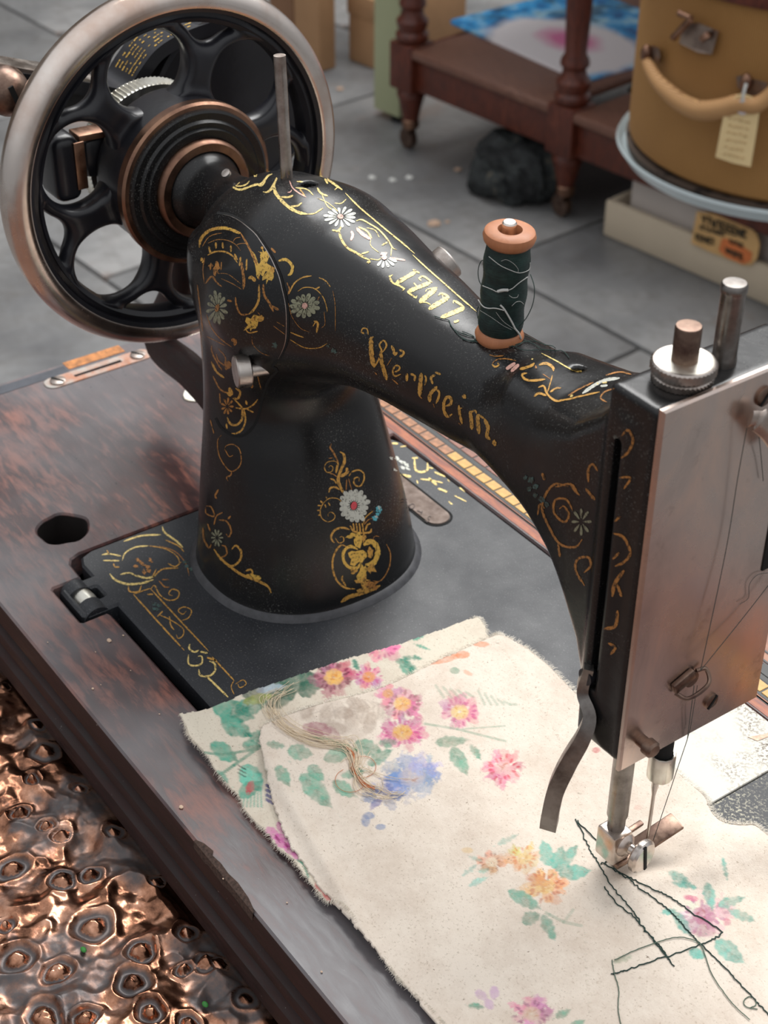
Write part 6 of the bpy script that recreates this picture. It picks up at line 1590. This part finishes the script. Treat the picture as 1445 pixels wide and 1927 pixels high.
# ------------------------------------------------------------------ mahogany stand with turned legs
ST_ = thing('mahogany_stand', 'red mahogany two-tier stand with turned legs on brass castors', 'stand')
A = at_floor(772, 280); B = at_floor(1060, 408)
dx = Vector((B[0] - A[0], B[1] - A[1], 0)); LW = dx.length; dx.normalize(); dy = Vector((-dx.y, dx.x, 0))
def zz_(P, py): return zat(P[0], P[1], py)
zt = zz_(B, 192)      # top face of the square block
zb = zz_(B, 285)      # foot of the block
shz = zz_(A, 92)      # shelf surface near the first leg
def tleg(P, castor=True):
    X, Y = P[0], P[1]
    bm = bmesh.new()
    k = 0.030
    h0 = FLZ + (0.042 if castor else 0.03)
    lathe(bm, [(0.012, h0), (0.013, h0 + 0.012), (0.017, h0 + 0.030), (0.022, h0 + 0.05), (0.024, h0 + 0.058), (0.021, h0 + 0.064), (0.018, h0 + 0.070), (0.024, zb - 0.012), (0.021, zb - 0.004), (0.018, zb)], (X, Y, 0), 'Z', 32)
    Rz = Matrix((dx, dy, Vector((0, 0, 1)))).transposed()
    box(bm, (X, Y, (zb + zt) / 2), (0.052, 0.052, zt - zb), Rz, 0.003)
    lathe(bm, [(0.018, zt), (0.026, zt + 0.004), (0.027, zt + 0.012), (0.022, zt + 0.018), (0.025, zt + 0.026), (0.026, zt + 0.034), (0.019, zt + 0.042), (0.017, zt + 0.052), (0.022, zt + 0.058), (0.021, zt + 0.066), (0.016, zt + 0.074), (0.019, zt + 0.14), (0.021, zt + 0.30), (0.016, zt + 0.40)], (X, Y, 0), 'Z', 32)
    lg = obj('leg', bm, M['furniture'], ST_)
    bm = bmesh.new()
    lathe(bm, [(0.0125, h0 - 0.004), (0.0145, h0 - 0.002), (0.0145, h0 + 0.010), (0.0125, h0 + 0.012)], (X, Y, 0), 'Z', 24); obj('castor_cup', bm, M['bronze'], lg)
    bm = bmesh.new(); lathe(bm, [(0, -0.006), (0.017, -0.006), (0.018, 0), (0.017, 0.006), (0, 0.006)], (X - 0.006, Y, FLZ + 0.018), 'Y', 24); box(bm, (X - 0.003, Y, FLZ + 0.032), (0.014, 0.018, 0.012), None, 0.002); obj('castor', bm, M['brownsteel'], lg)
Rz = Matrix((dx, dy, Vector((0, 0, 1)))).transposed()
Av, Bv = Vector((A[0], A[1], 0)), Vector((B[0], B[1], 0))
DEP = 0.62; LW2 = 0.86
for P in (Av, Bv, Bv + dx * LW2, Av + dy * DEP, Bv + dy * DEP, Bv + dx * LW2 + dy * DEP): tleg((P.x, P.y))
shz = zt - 0.004
for P, L_ in ((Av, LW), (Bv, LW2)):
    c = P + dx * L_ / 2
    bm = bmesh.new(); box(bm, (c.x + dy.x * DEP / 2, c.y + dy.y * DEP / 2, shz - 0.008), (L_ - 0.045, DEP + 0.05, 0.016), Rz, 0.005, 3); obj('shelf', bm, M['shelfwood'], ST_)
    bm = bmesh.new(); q = c - dy * 0.006; box(bm, (q.x, q.y, (zb + shz) / 2 - 0.004), (L_ - 0.045, 0.018, shz - zb - 0.016), Rz, 0.002); obj('apron', bm, M['furniture'], ST_)
    q = c + dy * DEP
    bm = bmesh.new(); box(bm, (q.x, q.y, (zb + shz) / 2 - 0.004), (L_ - 0.045, 0.018, shz - zb - 0.016), Rz, 0.002); obj('apron', bm, M['furniture'], ST_)
for P in (Av, Bv + dx * LW2):
    q = P + dy * DEP / 2
    bm = bmesh.new(); box(bm, (q.x, q.y, (zb + shz) / 2 - 0.004), (0.018, DEP - 0.05, shz - zb - 0.016), Rz, 0.002); obj('apron', bm, M['furniture'], ST_)
# upper tier, above the picture, keeps the far side in shade
c = Av + dx * ((LW + LW2) / 2) + dy * DEP / 2
bm = bmesh.new(); box(bm, (c.x, c.y, zt + 0.412), (LW + LW2 + 0.08, DEP + 0.08, 0.022), Rz, 0.006, 3); obj('top_shelf', bm, M['shelfwood'], ST_)

# printed tray lying on the lower shelf
zs_ = shz + 0.0005
T1, T2, T3 = onz(842, 38, zs_ + 0.004), onz(1098, 152, zs_ + 0.004), onz(1192, 112, zs_ + 0.004)
u = Vector(T2 - T1); Lx = u.length; u.normalize(); v = Vector((-u.y, u.x, 0)); Ly = 0.30
def tray_mat():
    s = Mat('printed_tray', 0.35)
    s.co = _n(s.nt, 'ShaderNodeTexCoord').outputs['Object']
    base = s.ramp(s.noise(22, 4, 0.6), [(0.35, s2l(10, 84, 150)), (0.5, s2l(40, 160, 225)), (0.65, s2l(170, 215, 235))])
    dk = s.ramp(s.noise(14, 3, 0.6), [(0.5, 0.0), (0.6, 0.8)])
    c = s.mix(dk, base, s2l(26, 70, 96))
    sep = _n(s.nt, 'ShaderNodeMapping'); sep.vector_type = 'TEXTURE'; sep.inputs['Location'].default_value = (Lx * 0.60, Ly * 0.24, 0); sep.inputs['Scale'].default_value = (Lx * 0.50, Ly * 0.46, 1)
    s.L(s.co, sep.inputs[0])
    ln = _n(s.nt, 'ShaderNodeVectorMath', operation='LENGTH'); s.L(sep.outputs[0], ln.inputs[0])
    f = s.mix(0.25, ln.outputs['Value'], s.noise(16, 2))
    c = s.mix(s.ramp(f, [(0.68, 1.0), (0.80, 0.0)]), c, s2l(236, 230, 232))
    m2 = _n(s.nt, 'ShaderNodeMapping'); m2.vector_type = 'TEXTURE'; m2.inputs['Location'].default_value = (Lx * 0.56, Ly * 0.34, 0); m2.inputs['Scale'].default_value = (Lx * 0.22, Ly * 0.18, 1)
    s.L(s.co, m2.inputs[0]); l2 = _n(s.nt, 'ShaderNodeVectorMath', operation='LENGTH'); s.L(m2.outputs[0], l2.inputs[0])
    c = s.mix(s.ramp(s.mix(0.3, l2.outputs['Value'], s.noise(20, 2)), [(0.4, 0.9), (0.85, 0.0)]), c, s2l(222, 92, 158))
    s.col(c); return s.m
bm = bmesh.new()
prism(bm, rrect(0, Lx, 0, Ly, 0.012, 5), 0.0, 0.004, bev=0.001)
TR = obj('printed_tray', bm, tray_mat(), None)
TR.matrix_world = Matrix.Translation(Vector((T1[0], T1[1], zs_))) @ Matrix((u, v, Vector((0, 0, 1)))).transposed().to_4x4()
tag(TR, 'flat blue tray printed with a white and pink blossom, on the lower shelf', 'tray')
# dark bundle lying under the stand
def lump(name, c, r, mat, label, cat, seed, sq=(1, 1, 0.7), amp=0.35, fr=14):
    bm = bmesh.new(); bmesh.ops.create_icosphere(bm, subdivisions=5, radius=1.0)
    P = np.array([vv.co[:] for vv in bm.verts])
    n_ = fbm(P[:, 0] * 1.6 + seed, P[:, 1] * 1.6 + P[:, 2] * 1.3 + seed, 4) + 0.5 * (1 - np.abs(fbm(P[:, 0] * 2.6 + P[:, 2], P[:, 1] * 2.6 + seed * 2, 3) * 2 - 1))
    for vv, d in zip(bm.verts, n_):
        q = vv.co * (1 + amp * (d - 0.8)); vv.co = Vector((q.x * r * sq[0], q.y * r * sq[1], max(q.z * r * sq[2], -r * sq[2] * 0.62))) + Vector(c)
    return tag(obj(name, bm, mat, None), label, cat)
cb = s_ = None
cpos = onz(972, 306, FLZ + 0.05)
dm = Mat('dark_cloth', 0.9); dm.col(dm.ramp(dm.noise(24, 4, 0.7), [(0.4, s2l(26, 27, 28)), (0.58, s2l(52, 56, 56)), (0.7, s2l(96, 88, 74))]))
lump('cloth_bundle', (cpos[0], cpos[1], FLZ + 0.036), 0.062, dm.m, 'crumpled dark grey bundle lying on the paving under the left bay of the stand', 'bundle', 3, (1.25, 1.0, 0.9), 0.7)
cpos = onz(1015, 368, FLZ + 0.01)
dm2 = Mat('dark_sack', 0.9); dm2.col(dm2.ramp(dm2.noise(30, 4, 0.7), [(0.4, s2l(22, 22, 24)), (0.6, s2l(46, 44, 42)), (0.7, s2l(120, 92, 66))]))
q = onz(1120, 400, FLZ + 0.02)
lump('dark_bag', tuple((Av + dx * LW * 0.62 + dy * 0.42 + Vector((0, 0, FLZ + 0.036)))), 0.06, dm2.m, 'black bag slumped on the paving deep under the left bay of the stand', 'bag', 9, (1.4, 1.1, 0.8), 0.6)

# ------------------------------------------------------------------ pale boxes with a sign
# lower box front face rises from the floor along the line (1132,440) - (1445,575)
W0, W1 = at_floor(1133, 442), at_floor(1445, 577)
bu = Vector(W1 - W0); bu.normalize(); bv = Vector((-bu.y, bu.x, 0))
Rb = Matrix((bu, bv, Vector((0, 0, 1)))).transposed()
cream = plain('cream_card', s2l(206, 190, 166), 0.6, 0.06, 8); cream2 = plain('white_card', s2l(200, 190, 182), 0.55, 0.05, 8)
h1_ = zat(W0[0], W0[1], 375) - FLZ
def obox(o_, L_, D_, z0, z1, mat, name, par, bev=0.004):
    bm = bmesh.new(); c = Vector((o_[0], o_[1], 0)) + bu * L_ / 2 + bv * D_ / 2
    box(bm, (c.x, c.y, (z0 + z1) / 2), (L_, D_, z1 - z0), Rb, bev)
    return obj(name, bm, mat, par)
CB = thing('cream_crate', 'low cream painted crate standing on the paving below the hat box', 'crate')
LB = 0.62
obox(W0, LB, 0.012, FLZ, FLZ + h1_, cream, 'front_panel', CB)
obox(Vector(W0) + bv * 0.012, 0.012, 0.44, FLZ, FLZ + h1_, cream, 'side_panel', CB)
obox(Vector(W0) + bv * 0.452, LB, 0.012, FLZ, FLZ + h1_, cream, 'back_panel', CB)
obox(Vector(W0) + bv * 0.012 + bu * (LB - 0.012), 0.012, 0.44, FLZ, FLZ + h1_, cream, 'side_panel', CB)
I0 = Vector(W0) + bu * 0.030 + bv * 0.020
zi = min(zat(I0.x, I0.y, 316), zb - 0.004)
UB = thing('white_box', 'white painted box standing inside the cream crate, below the hat box', 'box')
obox(I0, LB - 0.06, 0.40, FLZ + 0.001, zi, cream2, 'box_body', UB, 0.004)
# sign stuck on the front of the white box
def on_plane(px, py, P0, n_):
    r = Vector(ray(px, py)); t = (Vector(P0) - Vector(CAM)).dot(n_) / r.dot(n_); return Vector(CAM) + r * t
Pn = Vector((W0[0], W0[1], 0)) - bv * 0.0035
zq = lambda a, b: (1120 + a / 4.446, 280 + b / 4.446)
SG = thing('card_sign', 'yellowed card sign with dark lettering and orange patch on the white box', 'sign')
outl = [zq(*p) for p in ((848, 525), (1000, 545), (1180, 600), (1290, 650), (1350, 720), (1372, 800), (1350, 920), (1300, 975), (1240, 975), (1100, 920), (950, 860), (800, 790))]
def sign_poly(bm, pts, off, th=0.0008):
    Q = [on_plane(a, b, Pn - bv * off, bv) for a, b in pts]
    f_ = [bm.verts.new(p) for p in Q]; bk = [bm.verts.new(p + bv * th) for p in Q]; n = len(Q)
    bm.faces.new(f_); bm.faces.new(bk[::-1])
    for k in range(n): bm.faces.new((f_[k], bk[k], bk[(k + 1) % n], f_[(k + 1) % n]))
bm = bmesh.new(); sign_poly(bm, outl, 0.0, 0.0024); obj('card', bm, plain('yellowed_card', s2l(222, 178, 118), 0.7, 0.12, 20), SG, sm=False)
bm = bmesh.new(); sign_poly(bm, [zq(*p) for p in ((1060, 750), (1140, 760), (1310, 870), (1300, 940), (1240, 965), (1100, 910), (1030, 850))], 0.0010, 0.0006); obj('orange_patch', bm, plain('orange_print', s2l(224, 126, 70), 0.7, 0.1, 40), SG, sm=False)
bm = bmesh.new()
def stroke(bm, pts, w, off=0.0018):
    P = [on_plane(*zq(*p), Pn - bv * off, bv) for p in pts]
    for a, b in zip(P, P[1:]):
        d = (b - a).normalized(); n_ = d.cross(bv) * w / 2
        bm.faces.new([bm.verts.new(x) for x in (a - n_, b - n_, b + n_, a + n_)])
LET = [[(0, 1), (0, 0), (1, 0), (1, 1)], [(0, 0), (1, 0), (.5, 0), (.5, 1)], [(0, 0), (.5, .6), (1, 0), (.5, .6), (.5, 1)], [(0, 1), (0, 0), (1, .1), (0, .5), (1, 1)], [(0, 0), (.3, 1), (.5, .3), (.7, 1), (1, 0)], [(0, 1), (.5, 0), (1, 1)], [(0, 1), (0, 0), (1, 1), (1, 0)], [(1, 0), (0, 0), (0, .5), (1, .5), (0, .5), (0, 1), (1, 1)], [(1, .1), (.3, 0), (0, .4), (1, .6), (.8, 1), (0, .9)]]
def word(x0, y0, x1, y1, h, n, w, seed):
    rr_ = random.Random(seed)
    for k in range(n):
        t0 = k / n; t1 = (k + 0.78) / n; L_ = LET[rr_.randrange(len(LET))]
        stroke(bm, [(x0 + (x1 - x0) * (t0 + (t1 - t0) * a), y0 + (y1 - y0) * (t0 + (t1 - t0) * a) + h * b) for a, b in L_], w)
word(890, 555, 1270, 690, 70, 9, 0.0030, 1); word(875, 640, 1080, 700, 36, 9, 0.0018, 2); word(840, 710, 1000, 760, 52, 6, 0.0024, 3); word(1125, 755, 1240, 800, 34, 5, 0.0018, 4); word(1090, 820, 1240, 890, 48, 5, 0.0026, 5)
obj('sign_lettering', bm, plain('faded_ink', s2l(70, 62, 46), 0.8, 0.1, 40), SG, sm=False, recalc=False)

# ------------------------------------------------------------------ straw hat box on a bright dish
zh = -0.25
HB = thing('hat_box', 'round straw-coloured woven hat box with rope handle and metal clasp', 'hat box')
s = Mat('woven_straw', 0.7); 
wv = s.wave(420, 0, 'Z'); 
sepu = s.attr('turn', 'Fac')
mm = _n(s.nt, 'ShaderNodeMath', operation='MULTIPLY'); mm.inputs[1].default_value = 3200.0; s.L(sepu, mm.inputs[0])
sn = _n(s.nt, 'ShaderNodeMath', operation='SINE'); s.L(mm.outputs[0], sn.inputs[0])
wf = s.mix(0.5, wv, sn.outputs[0])
cc = s.ramp(s.noise(5, 3), [(0.3, s2l(176, 128, 68)), (0.6, s2l(200, 150, 84)), (0.75, s2l(184, 150, 100))])
s.col(s.mix(s.ramp(wf, [(0.2, 0.55), (0.8, 0.0)]), cc, s2l(120, 76, 34))); s.bump(wf, 0.4, 0.002)
straw = s.m
# fit the drum: left limb at column 1180, lower rim through (1300,355) and (1445,387)
def drum_fit():
    best = None
    for R_ in np.arange(0.12, 0.22, 0.004):
        for px in range(1400, 1560, 8):
            for pyc in range(150, 330, 8):
                c = onz(px, pyc, zh)
                t = np.linspace(0, 2 * PI, 73); q = proj(np.stack([c[0] + R_ * np.cos(t), c[1] + R_ * np.sin(t), np.full(73, zh)], -1))
                lx = q[:, 0].min(); low = q[q[:, 1] > q[:, 1].mean()]; low = low[np.argsort(low[:, 0])]
                e_ = abs(lx - 1180) + abs(np.interp(1300, low[:, 0], low[:, 1]) - 352) + abs(np.interp(1445, low[:, 0], low[:, 1]) - 388) + abs(np.interp(1217, low[:, 0], low[:, 1]) - 305) + abs(np.interp(1367, low[:, 0], low[:, 1]) - 374)
                if best is None or e_ < best[0]: best = (e_, R_, c)
    return best
_, RD, DC = drum_fit()
HH = zat(DC[0] + (CAM[0] - DC[0]) / math.hypot(CAM[0] - DC[0], CAM[1] - DC[1]) * RD, DC[1] + (CAM[1] - DC[1]) / math.hypot(CAM[0] - DC[0], CAM[1] - DC[1]) * RD, 28) - zh
n = 160; bm = bmesh.new()
lathe(bm, [(0, 0), (RD - 0.008, 0), (RD - 0.001, 0.006), (RD, 0.02), (RD, HH), (RD - 0.004, HH)], (DC[0], DC[1], zh), 'Z', n)
drum = obj('drum', bm, straw, HB)
co = np.array([vv.co[:] for vv in drum.data.vertices]); tt = (np.arctan2(co[:, 1] - DC[1], co[:, 0] - DC[0]) / (2 * PI)) 
bk = math.atan2(DC[1] - CAM[1], DC[0] - CAM[0]) / (2 * PI)
tt = (tt - bk) % 1.0
at = drum.data.attributes.new('turn', 'FLOAT', 'POINT'); at.data.foreach_set('value', tt.astype(np.float32))
bm = bmesh.new(); lathe(bm, [(RD - 0.004, HH - 0.002), (RD + 0.005, HH), (RD + 0.006, HH + 0.012), (RD + 0.002, HH + 0.020), (RD - 0.02, HH + 0.028), (0, HH + 0.04)], (DC[0], DC[1], zh), 'Z', 96)
tag(obj('lid', bm, M['furniture'], HB), 'dark red wooden lid rim')
def on_drum(px, py, lift=0.0):
    r = Vector(ray(px, py)); a = r.x ** 2 + r.y ** 2; qx, qy = CAM[0] - DC[0], CAM[1] - DC[1]; b = 2 * (r.x * qx + r.y * qy); c_ = qx * qx + qy * qy - (RD + lift) ** 2
    D_ = b * b - 4 * a * c_; t = (-b - math.sqrt(max(D_, 0))) / (2 * a); return Vector(CAM) + r * t
zd = lambda a, b: (1120 + a / 4.446, b / 4.446)
hp_ = [(420, 480), (450, 560), (520, 680), (620, 780), (740, 870), (860, 920), (960, 925), (1080, 905), (1200, 870), (1330, 880), (1420, 830), (1500, 740), (1560, 650)]
bm = bmesh.new(); path = smoothpath([on_drum(*zd(a, b), 0.012 + 0.016 * math.sin(PI * i / (len(hp_) - 1))) for i, (a, b) in enumerate(hp_)], 8)
tube(bm, path, [0.0045 + 0.0055 * math.sin(PI * i / (len(path) - 1)) for i in range(len(path))], 14)
rope = Mat('corded_handle', 0.7); rope.col(rope.mix(rope.ramp(rope.wave(220, 1.0, 'Z'), [(0.3, 0.0), (0.7, 1.0)]), s2l(206, 160, 108), s2l(160, 116, 72)))
tag(obj('handle', bm, rope.m, HB), 'ribbed cord handle')
tarn = metal('tarnished_clasp', (0.42, 0.33, 0.27), 0.4, (0.20, 0.15, 0.13), 0.5, 30)
def plate_on_drum(name, pts, lift, th, mat):
    bm = bmesh.new(); f_ = [bm.verts.new(on_drum(*zd(a, b), lift)) for a, b in pts]; bk_ = [bm.verts.new(on_drum(*zd(a, b), lift - th)) for a, b in pts]; n = len(pts)
    bm.faces.new(f_); bm.faces.new(bk_[::-1])
    for k in range(n): bm.faces.new((f_[k], bk_[k], bk_[(k + 1) % n], f_[(k + 1) % n]))
    return obj(name, bm, mat, HB, sm=False)
cl_ = tag(plate_on_drum('clasp_plate', [(745, 200), (860, 190), (1030, 260), (975, 455), (860, 440), (700, 360)], 0.006, 0.006, tarn), 'tarnished metal clasp plate')
bm = bmesh.new(); tube(bm, [on_drum(*zd(a, b), 0.016) for a, b in ((650, 318), (760, 200), (800, 160))], 0.0035, 10); tube(bm, [on_drum(*zd(a, b), 0.012) for a, b in ((700, 110), (800, 150), (760, 215))], 0.003, 10); tube(bm, [on_drum(*zd(a, b), 0.012) for a, b in ((910, 290), (935, 330))], 0.006, 10)
obj('clasp_lever', bm, M['bronze'], cl_)
for pts in ([(410, 420), (440, 390), (480, 380), (530, 400), (545, 470), (530, 530), (470, 500)], [(1180, 640), (1250, 625), (1320, 660), (1440, 690), (1440, 760), (1350, 800), (1260, 790), (1190, 730)]):
    h_ = plate_on_drum('handle_mount', pts, 0.010, 0.010, tarn)
for a, b in ((425, 450), (1262, 690)):
    bm = bmesh.new(); c = on_drum(*zd(a, b), 0.014); bmesh.ops.create_icosphere(bm, subdivisions=2, radius=0.006, matrix=Matrix.Translation(c) @ Matrix.Diagonal((1, 1, 1.6, 1)))
    obj('rivet', bm, M['bronze'], HB)
# price tag
TGt = thing('paper_tag', 'cream paper luggage tag with reinforced hole hanging from the hat box handle', 'paper tag')
tg = [(1185, 800), (1235, 785), (1310, 815), (1375, 930), (1345, 1130), (1300, 1398), (1150, 1365), (1005, 1315), (1050, 1080), (1090, 890)]
bm = bmesh.new(); f_ = [on_drum(*zd(a, b), 0.030) for a, b in tg]
c0 = sum(f_, Vector()) / len(f_); nn = (Vector(CAM) - c0); nn.z = 0; nn.normalize()
def tagp(a, b, off=0.0):
    r = Vector(ray(*zd(a, b))); t = (c0 + nn * off - Vector(CAM)).dot(nn) / r.dot(nn); return Vector(CAM) + r * t
fr = [bm.verts.new(tagp(a, b)) for a, b in tg]; bk_ = [bm.verts.new(tagp(a, b) - nn * 0.0012) for a, b in tg]; n = len(tg)
bm.faces.new(fr); bm.faces.new(bk_[::-1])
for k in range(n): bm.faces.new((fr[k], bk_[k], bk_[(k + 1) % n], fr[(k + 1) % n]))
obj('tag_card', bm, plain('manila_card', s2l(240, 212, 158), 0.7, 0.06, 30), TGt, sm=False)
bm = bmesh.new(); rg = [tagp(1232 + 38 * math.cos(t), 895 + 50 * math.sin(t), 0.001) for t in [2 * PI * k / 20 for k in range(20)]]; tube(bm, rg, 0.0022, 6, True); tag(obj('hole_ring', bm, plain('grey_ring', s2l(206, 196, 200), 0.5, 0.05), TGt), 'pale reinforcing ring')
bm = bmesh.new(); tube(bm, [tagp(1232, 895, -0.001), tagp(1228, 870, 0.002), tagp(1240, 780, 0.004), tagp(1262, 700, 0.0)], 0.0016, 6); obj('tag_string', bm, lint, TGt)
bm = bmesh.new(); rs = random.Random(8)
for row in range(6):
    y_ = 985 + row * 62; x_ = 1120 - row * 10
    while x_ < 1290 - row * 14:
        w = rs.uniform(14, 34); P = [tagp(x_ + w * t, y_ + (x_ - 1100) * 0.22 + rs.uniform(-9, 9), 0.0008) for t in np.linspace(0, 1, 5)]
        for a, b in zip(P, P[1:]):
            d = (b - a).normalized(); k_ = d.cross(nn) * 0.0006
            bm.faces.new([bm.verts.new(x) for x in (a - k_, b - k_, b + k_, a + k_)])
        x_ += w + rs.uniform(6, 18)
obj('faint_writing', bm, plain('faint_pencil', s2l(208, 176, 124), 0.8, 0.05), TGt, sm=False, recalc=False)
# bright dish and dark studded mat under the box
DS = thing('metal_dish', 'shallow pale-rimmed dish under the hat box, on a stool leg', 'dish')
vr = Vector((RC[0][0], RC[0][1], 0)).normalized(); cx_, cy_ = DC[0] - vr.x * 0.011, DC[1] - vr.y * 0.011
bm = bmesh.new()
lathe(bm, [(0, -0.024), (RD - 0.03, -0.024), (RD - 0.008, -0.019), (RD + 0.001, -0.006), (RD - 0.0005, -0.003), (RD - 0.007, -0.0125), (RD - 0.03, -0.017), (0, -0.017)], (cx_, cy_, zh), 'Z', 128)
obj('dish_rim', bm, plain('pale_enamel', s2l(206, 218, 220), 0.2, 0.03, 10), DS)
bm = bmesh.new(); q = Vector((DC[0] + 0.11, DC[1] - 0.06, 0)); lathe(bm, [(0.06, FLZ), (0.06, FLZ + 0.02), (0.022, FLZ + 0.05), (0.018, zh - 0.06), (0.05, zh - 0.024)], (q.x, q.y, 0), 'Z', 32); obj('stool_leg', bm, M['furniture'], DS)
dkm = Mat('studded_mat', 0.8); dkm.col(dkm.ramp(dkm.voro(60), [(0.2, s2l(42, 34, 30)), (0.5, s2l(88, 74, 64))]))
bm = bmesh.new(); lathe(bm, [(0, -0.0155), (RD - 0.020, -0.0155), (RD - 0.001, -0.012), (RD + 0.0020, -0.001), (RD - 0.006, 0.0), (0, 0.0)], (DC[0], DC[1], zh - 0.0008), 'Z', 96)
obj('dark_mat', bm, dkm.m, DS)

# ------------------------------------------------------------------ green panel, cartons and posts at the back
GP = at_floor(702, 216); GQ = at_floor(748, 219)
gcol = plain('pale_green_paint', s2l(176, 180, 142), 0.5, 0.05, 6)
bm = bmesh.new(); wv_ = math.hypot(GQ[0] - GP[0], GQ[1] - GP[1])
c = Vector(GP) + bu * 0.0325 + bv * 0.02
box(bm, (c.x, c.y, FLZ + 0.012 + 0.45), (0.065, 0.04, 0.90), Rb, 0.004); gbx = thing('green_cabinet', 'pale green painted cabinet side standing just left of the mahogany stand', 'cabinet'); obj('cabinet_panel', bm, gcol, gbx)
bm = bmesh.new(); q = Vector(GP) + bu * 0.045 + bv * 0.02; lathe(bm, [(0, 0), (0.014, 0), (0.014, 0.013), (0, 0.013)], (q.x, q.y, FLZ), 'Z', 16); obj('foot', bm, M['void'], gbx)
kraft = plain('kraft_card', s2l(176, 136, 98), 0.75, 0.1, 12); kraft2 = plain('brown_card', s2l(150, 112, 84), 0.75, 0.12, 12); dbox = plain('dark_brown_card', s2l(104, 74, 58), 0.8, 0.15, 12)
def carton(name, px, py, L_, D_, h_, mat, label, rot=0.0, zb_=FLZ, back=0.0):
    p = onz(px, py, FLZ); t = thing(name, label, 'cardboard box')
    Rr = Rb @ Matrix.Rotation(rot, 3, 'Z'); a1 = Rr @ Vector((1, 0, 0)); a2 = Rr @ Vector((0, 1, 0))
    c = Vector((p[0], p[1], 0)) + a1 * L_ / 2 + a2 * (D_ / 2 + back)
    bm = bmesh.new(); box(bm, (c.x, c.y, zb_ + h_ / 2), (L_, D_, h_), Rr, 0.003); obj('box_sides', bm, mat, t)
    bm = bmesh.new(); box(bm, (c.x - a2.x * (D_ / 2 + 0.002), c.y - a2.y * (D_ / 2 + 0.002), zb_ + h_ - 0.02), (L_, 0.004, 0.04), Rr, 0.001)
    obj('box_flap', bm, mat, t); return t
carton('cardboard_box', 555, 118, 0.070, 0.04, 0.80, kraft, 'tall light brown cardboard box just right of the hand wheel at the top', 0.0)
carton('cardboard_box', 470, 84, 0.07, 0.05, 0.85, kraft2, 'second tall cardboard box partly hidden behind the hand wheel rim', 0.0, FLZ, 0.05)
carton('cardboard_box', 612, 92, 0.05, 0.05, 0.17, dbox, 'dark brown cardboard box in the gap between the tall box and the low box', 0.0, FLZ, 0.09)
carton('cardboard_box', 656, 112, 0.070, 0.24, 0.13, kraft, 'low light brown cardboard box against the left of the green cabinet', 0.0)
carton('cardboard_box', 659, 112, 0.060, 0.20, 0.30, kraft2, 'brown cardboard box stacked on the low box beside the green cabinet', 0.0, FLZ + 0.1305, 0.03)
carton('cardboard_box', 840, 190, 0.20, 0.06, 0.09, plain('dull_olive_card', s2l(96, 80, 60), 0.8, 0.1, 12), 'low olive-brown box on the paving behind the stand', 0.0, FLZ, 0.10)
# scraps and pebbles on the paving
rs = random.Random(12); gm_ = plain('paving_scrap', s2l(178, 150, 128), 0.8, 0.2, 60)
for i, (a, b, r) in enumerate(((816, 422, 0.010), (862, 320, 0.006), (700, 335, 0.006), (738, 340, 0.006), (770, 335, 0.006), (842, 418, 0.004), (640, 168, 0.006), (1020, 352, 0.008))):
    p = at_floor(a, b); bm = bmesh.new(); bmesh.ops.create_icosphere(bm, subdivisions=2, radius=r)
    for vv in bm.verts: vv.co = Vector((vv.co.x * rs.uniform(.8, 1.3) + p[0], vv.co.y * rs.uniform(.8, 1.3) + p[1], max(-0.3, vv.co.z / r) * r * 0.45 + FLZ + r * 0.13))
    o = obj('stone_scrap', bm, gm_ if i not in (2, 3, 4) else lint, None, sm=False)
    tag(o, ['largest tan scrap on the paving, between the arm and the stand', 'tan scrap on the paving straight below the left leg of the stand', 'leftmost of the three white scraps in a row on the paving', 'middle one of the three white scraps in a row on the paving', 'rightmost of the three white scraps in a row on the paving', 'small tan scrap just right of the largest one on the paving', 'tan scrap on the paving close to the low cardboard box', 'tan scrap on the paving left of the foot of the middle leg'][i], 'scrap', 'scraps scattered on the paving')

# a plain stone house wall closes the street on the left, outside the picture
bm = bmesh.new(); box(bm, (-4.75, 1.6, 0.95), (0.3, 9, 3.2), None, 0.01)
tag(obj('wall_left', bm, plain('house_wall', s2l(120, 110, 100), 0.8, 0.15, 3), None), kind='structure')
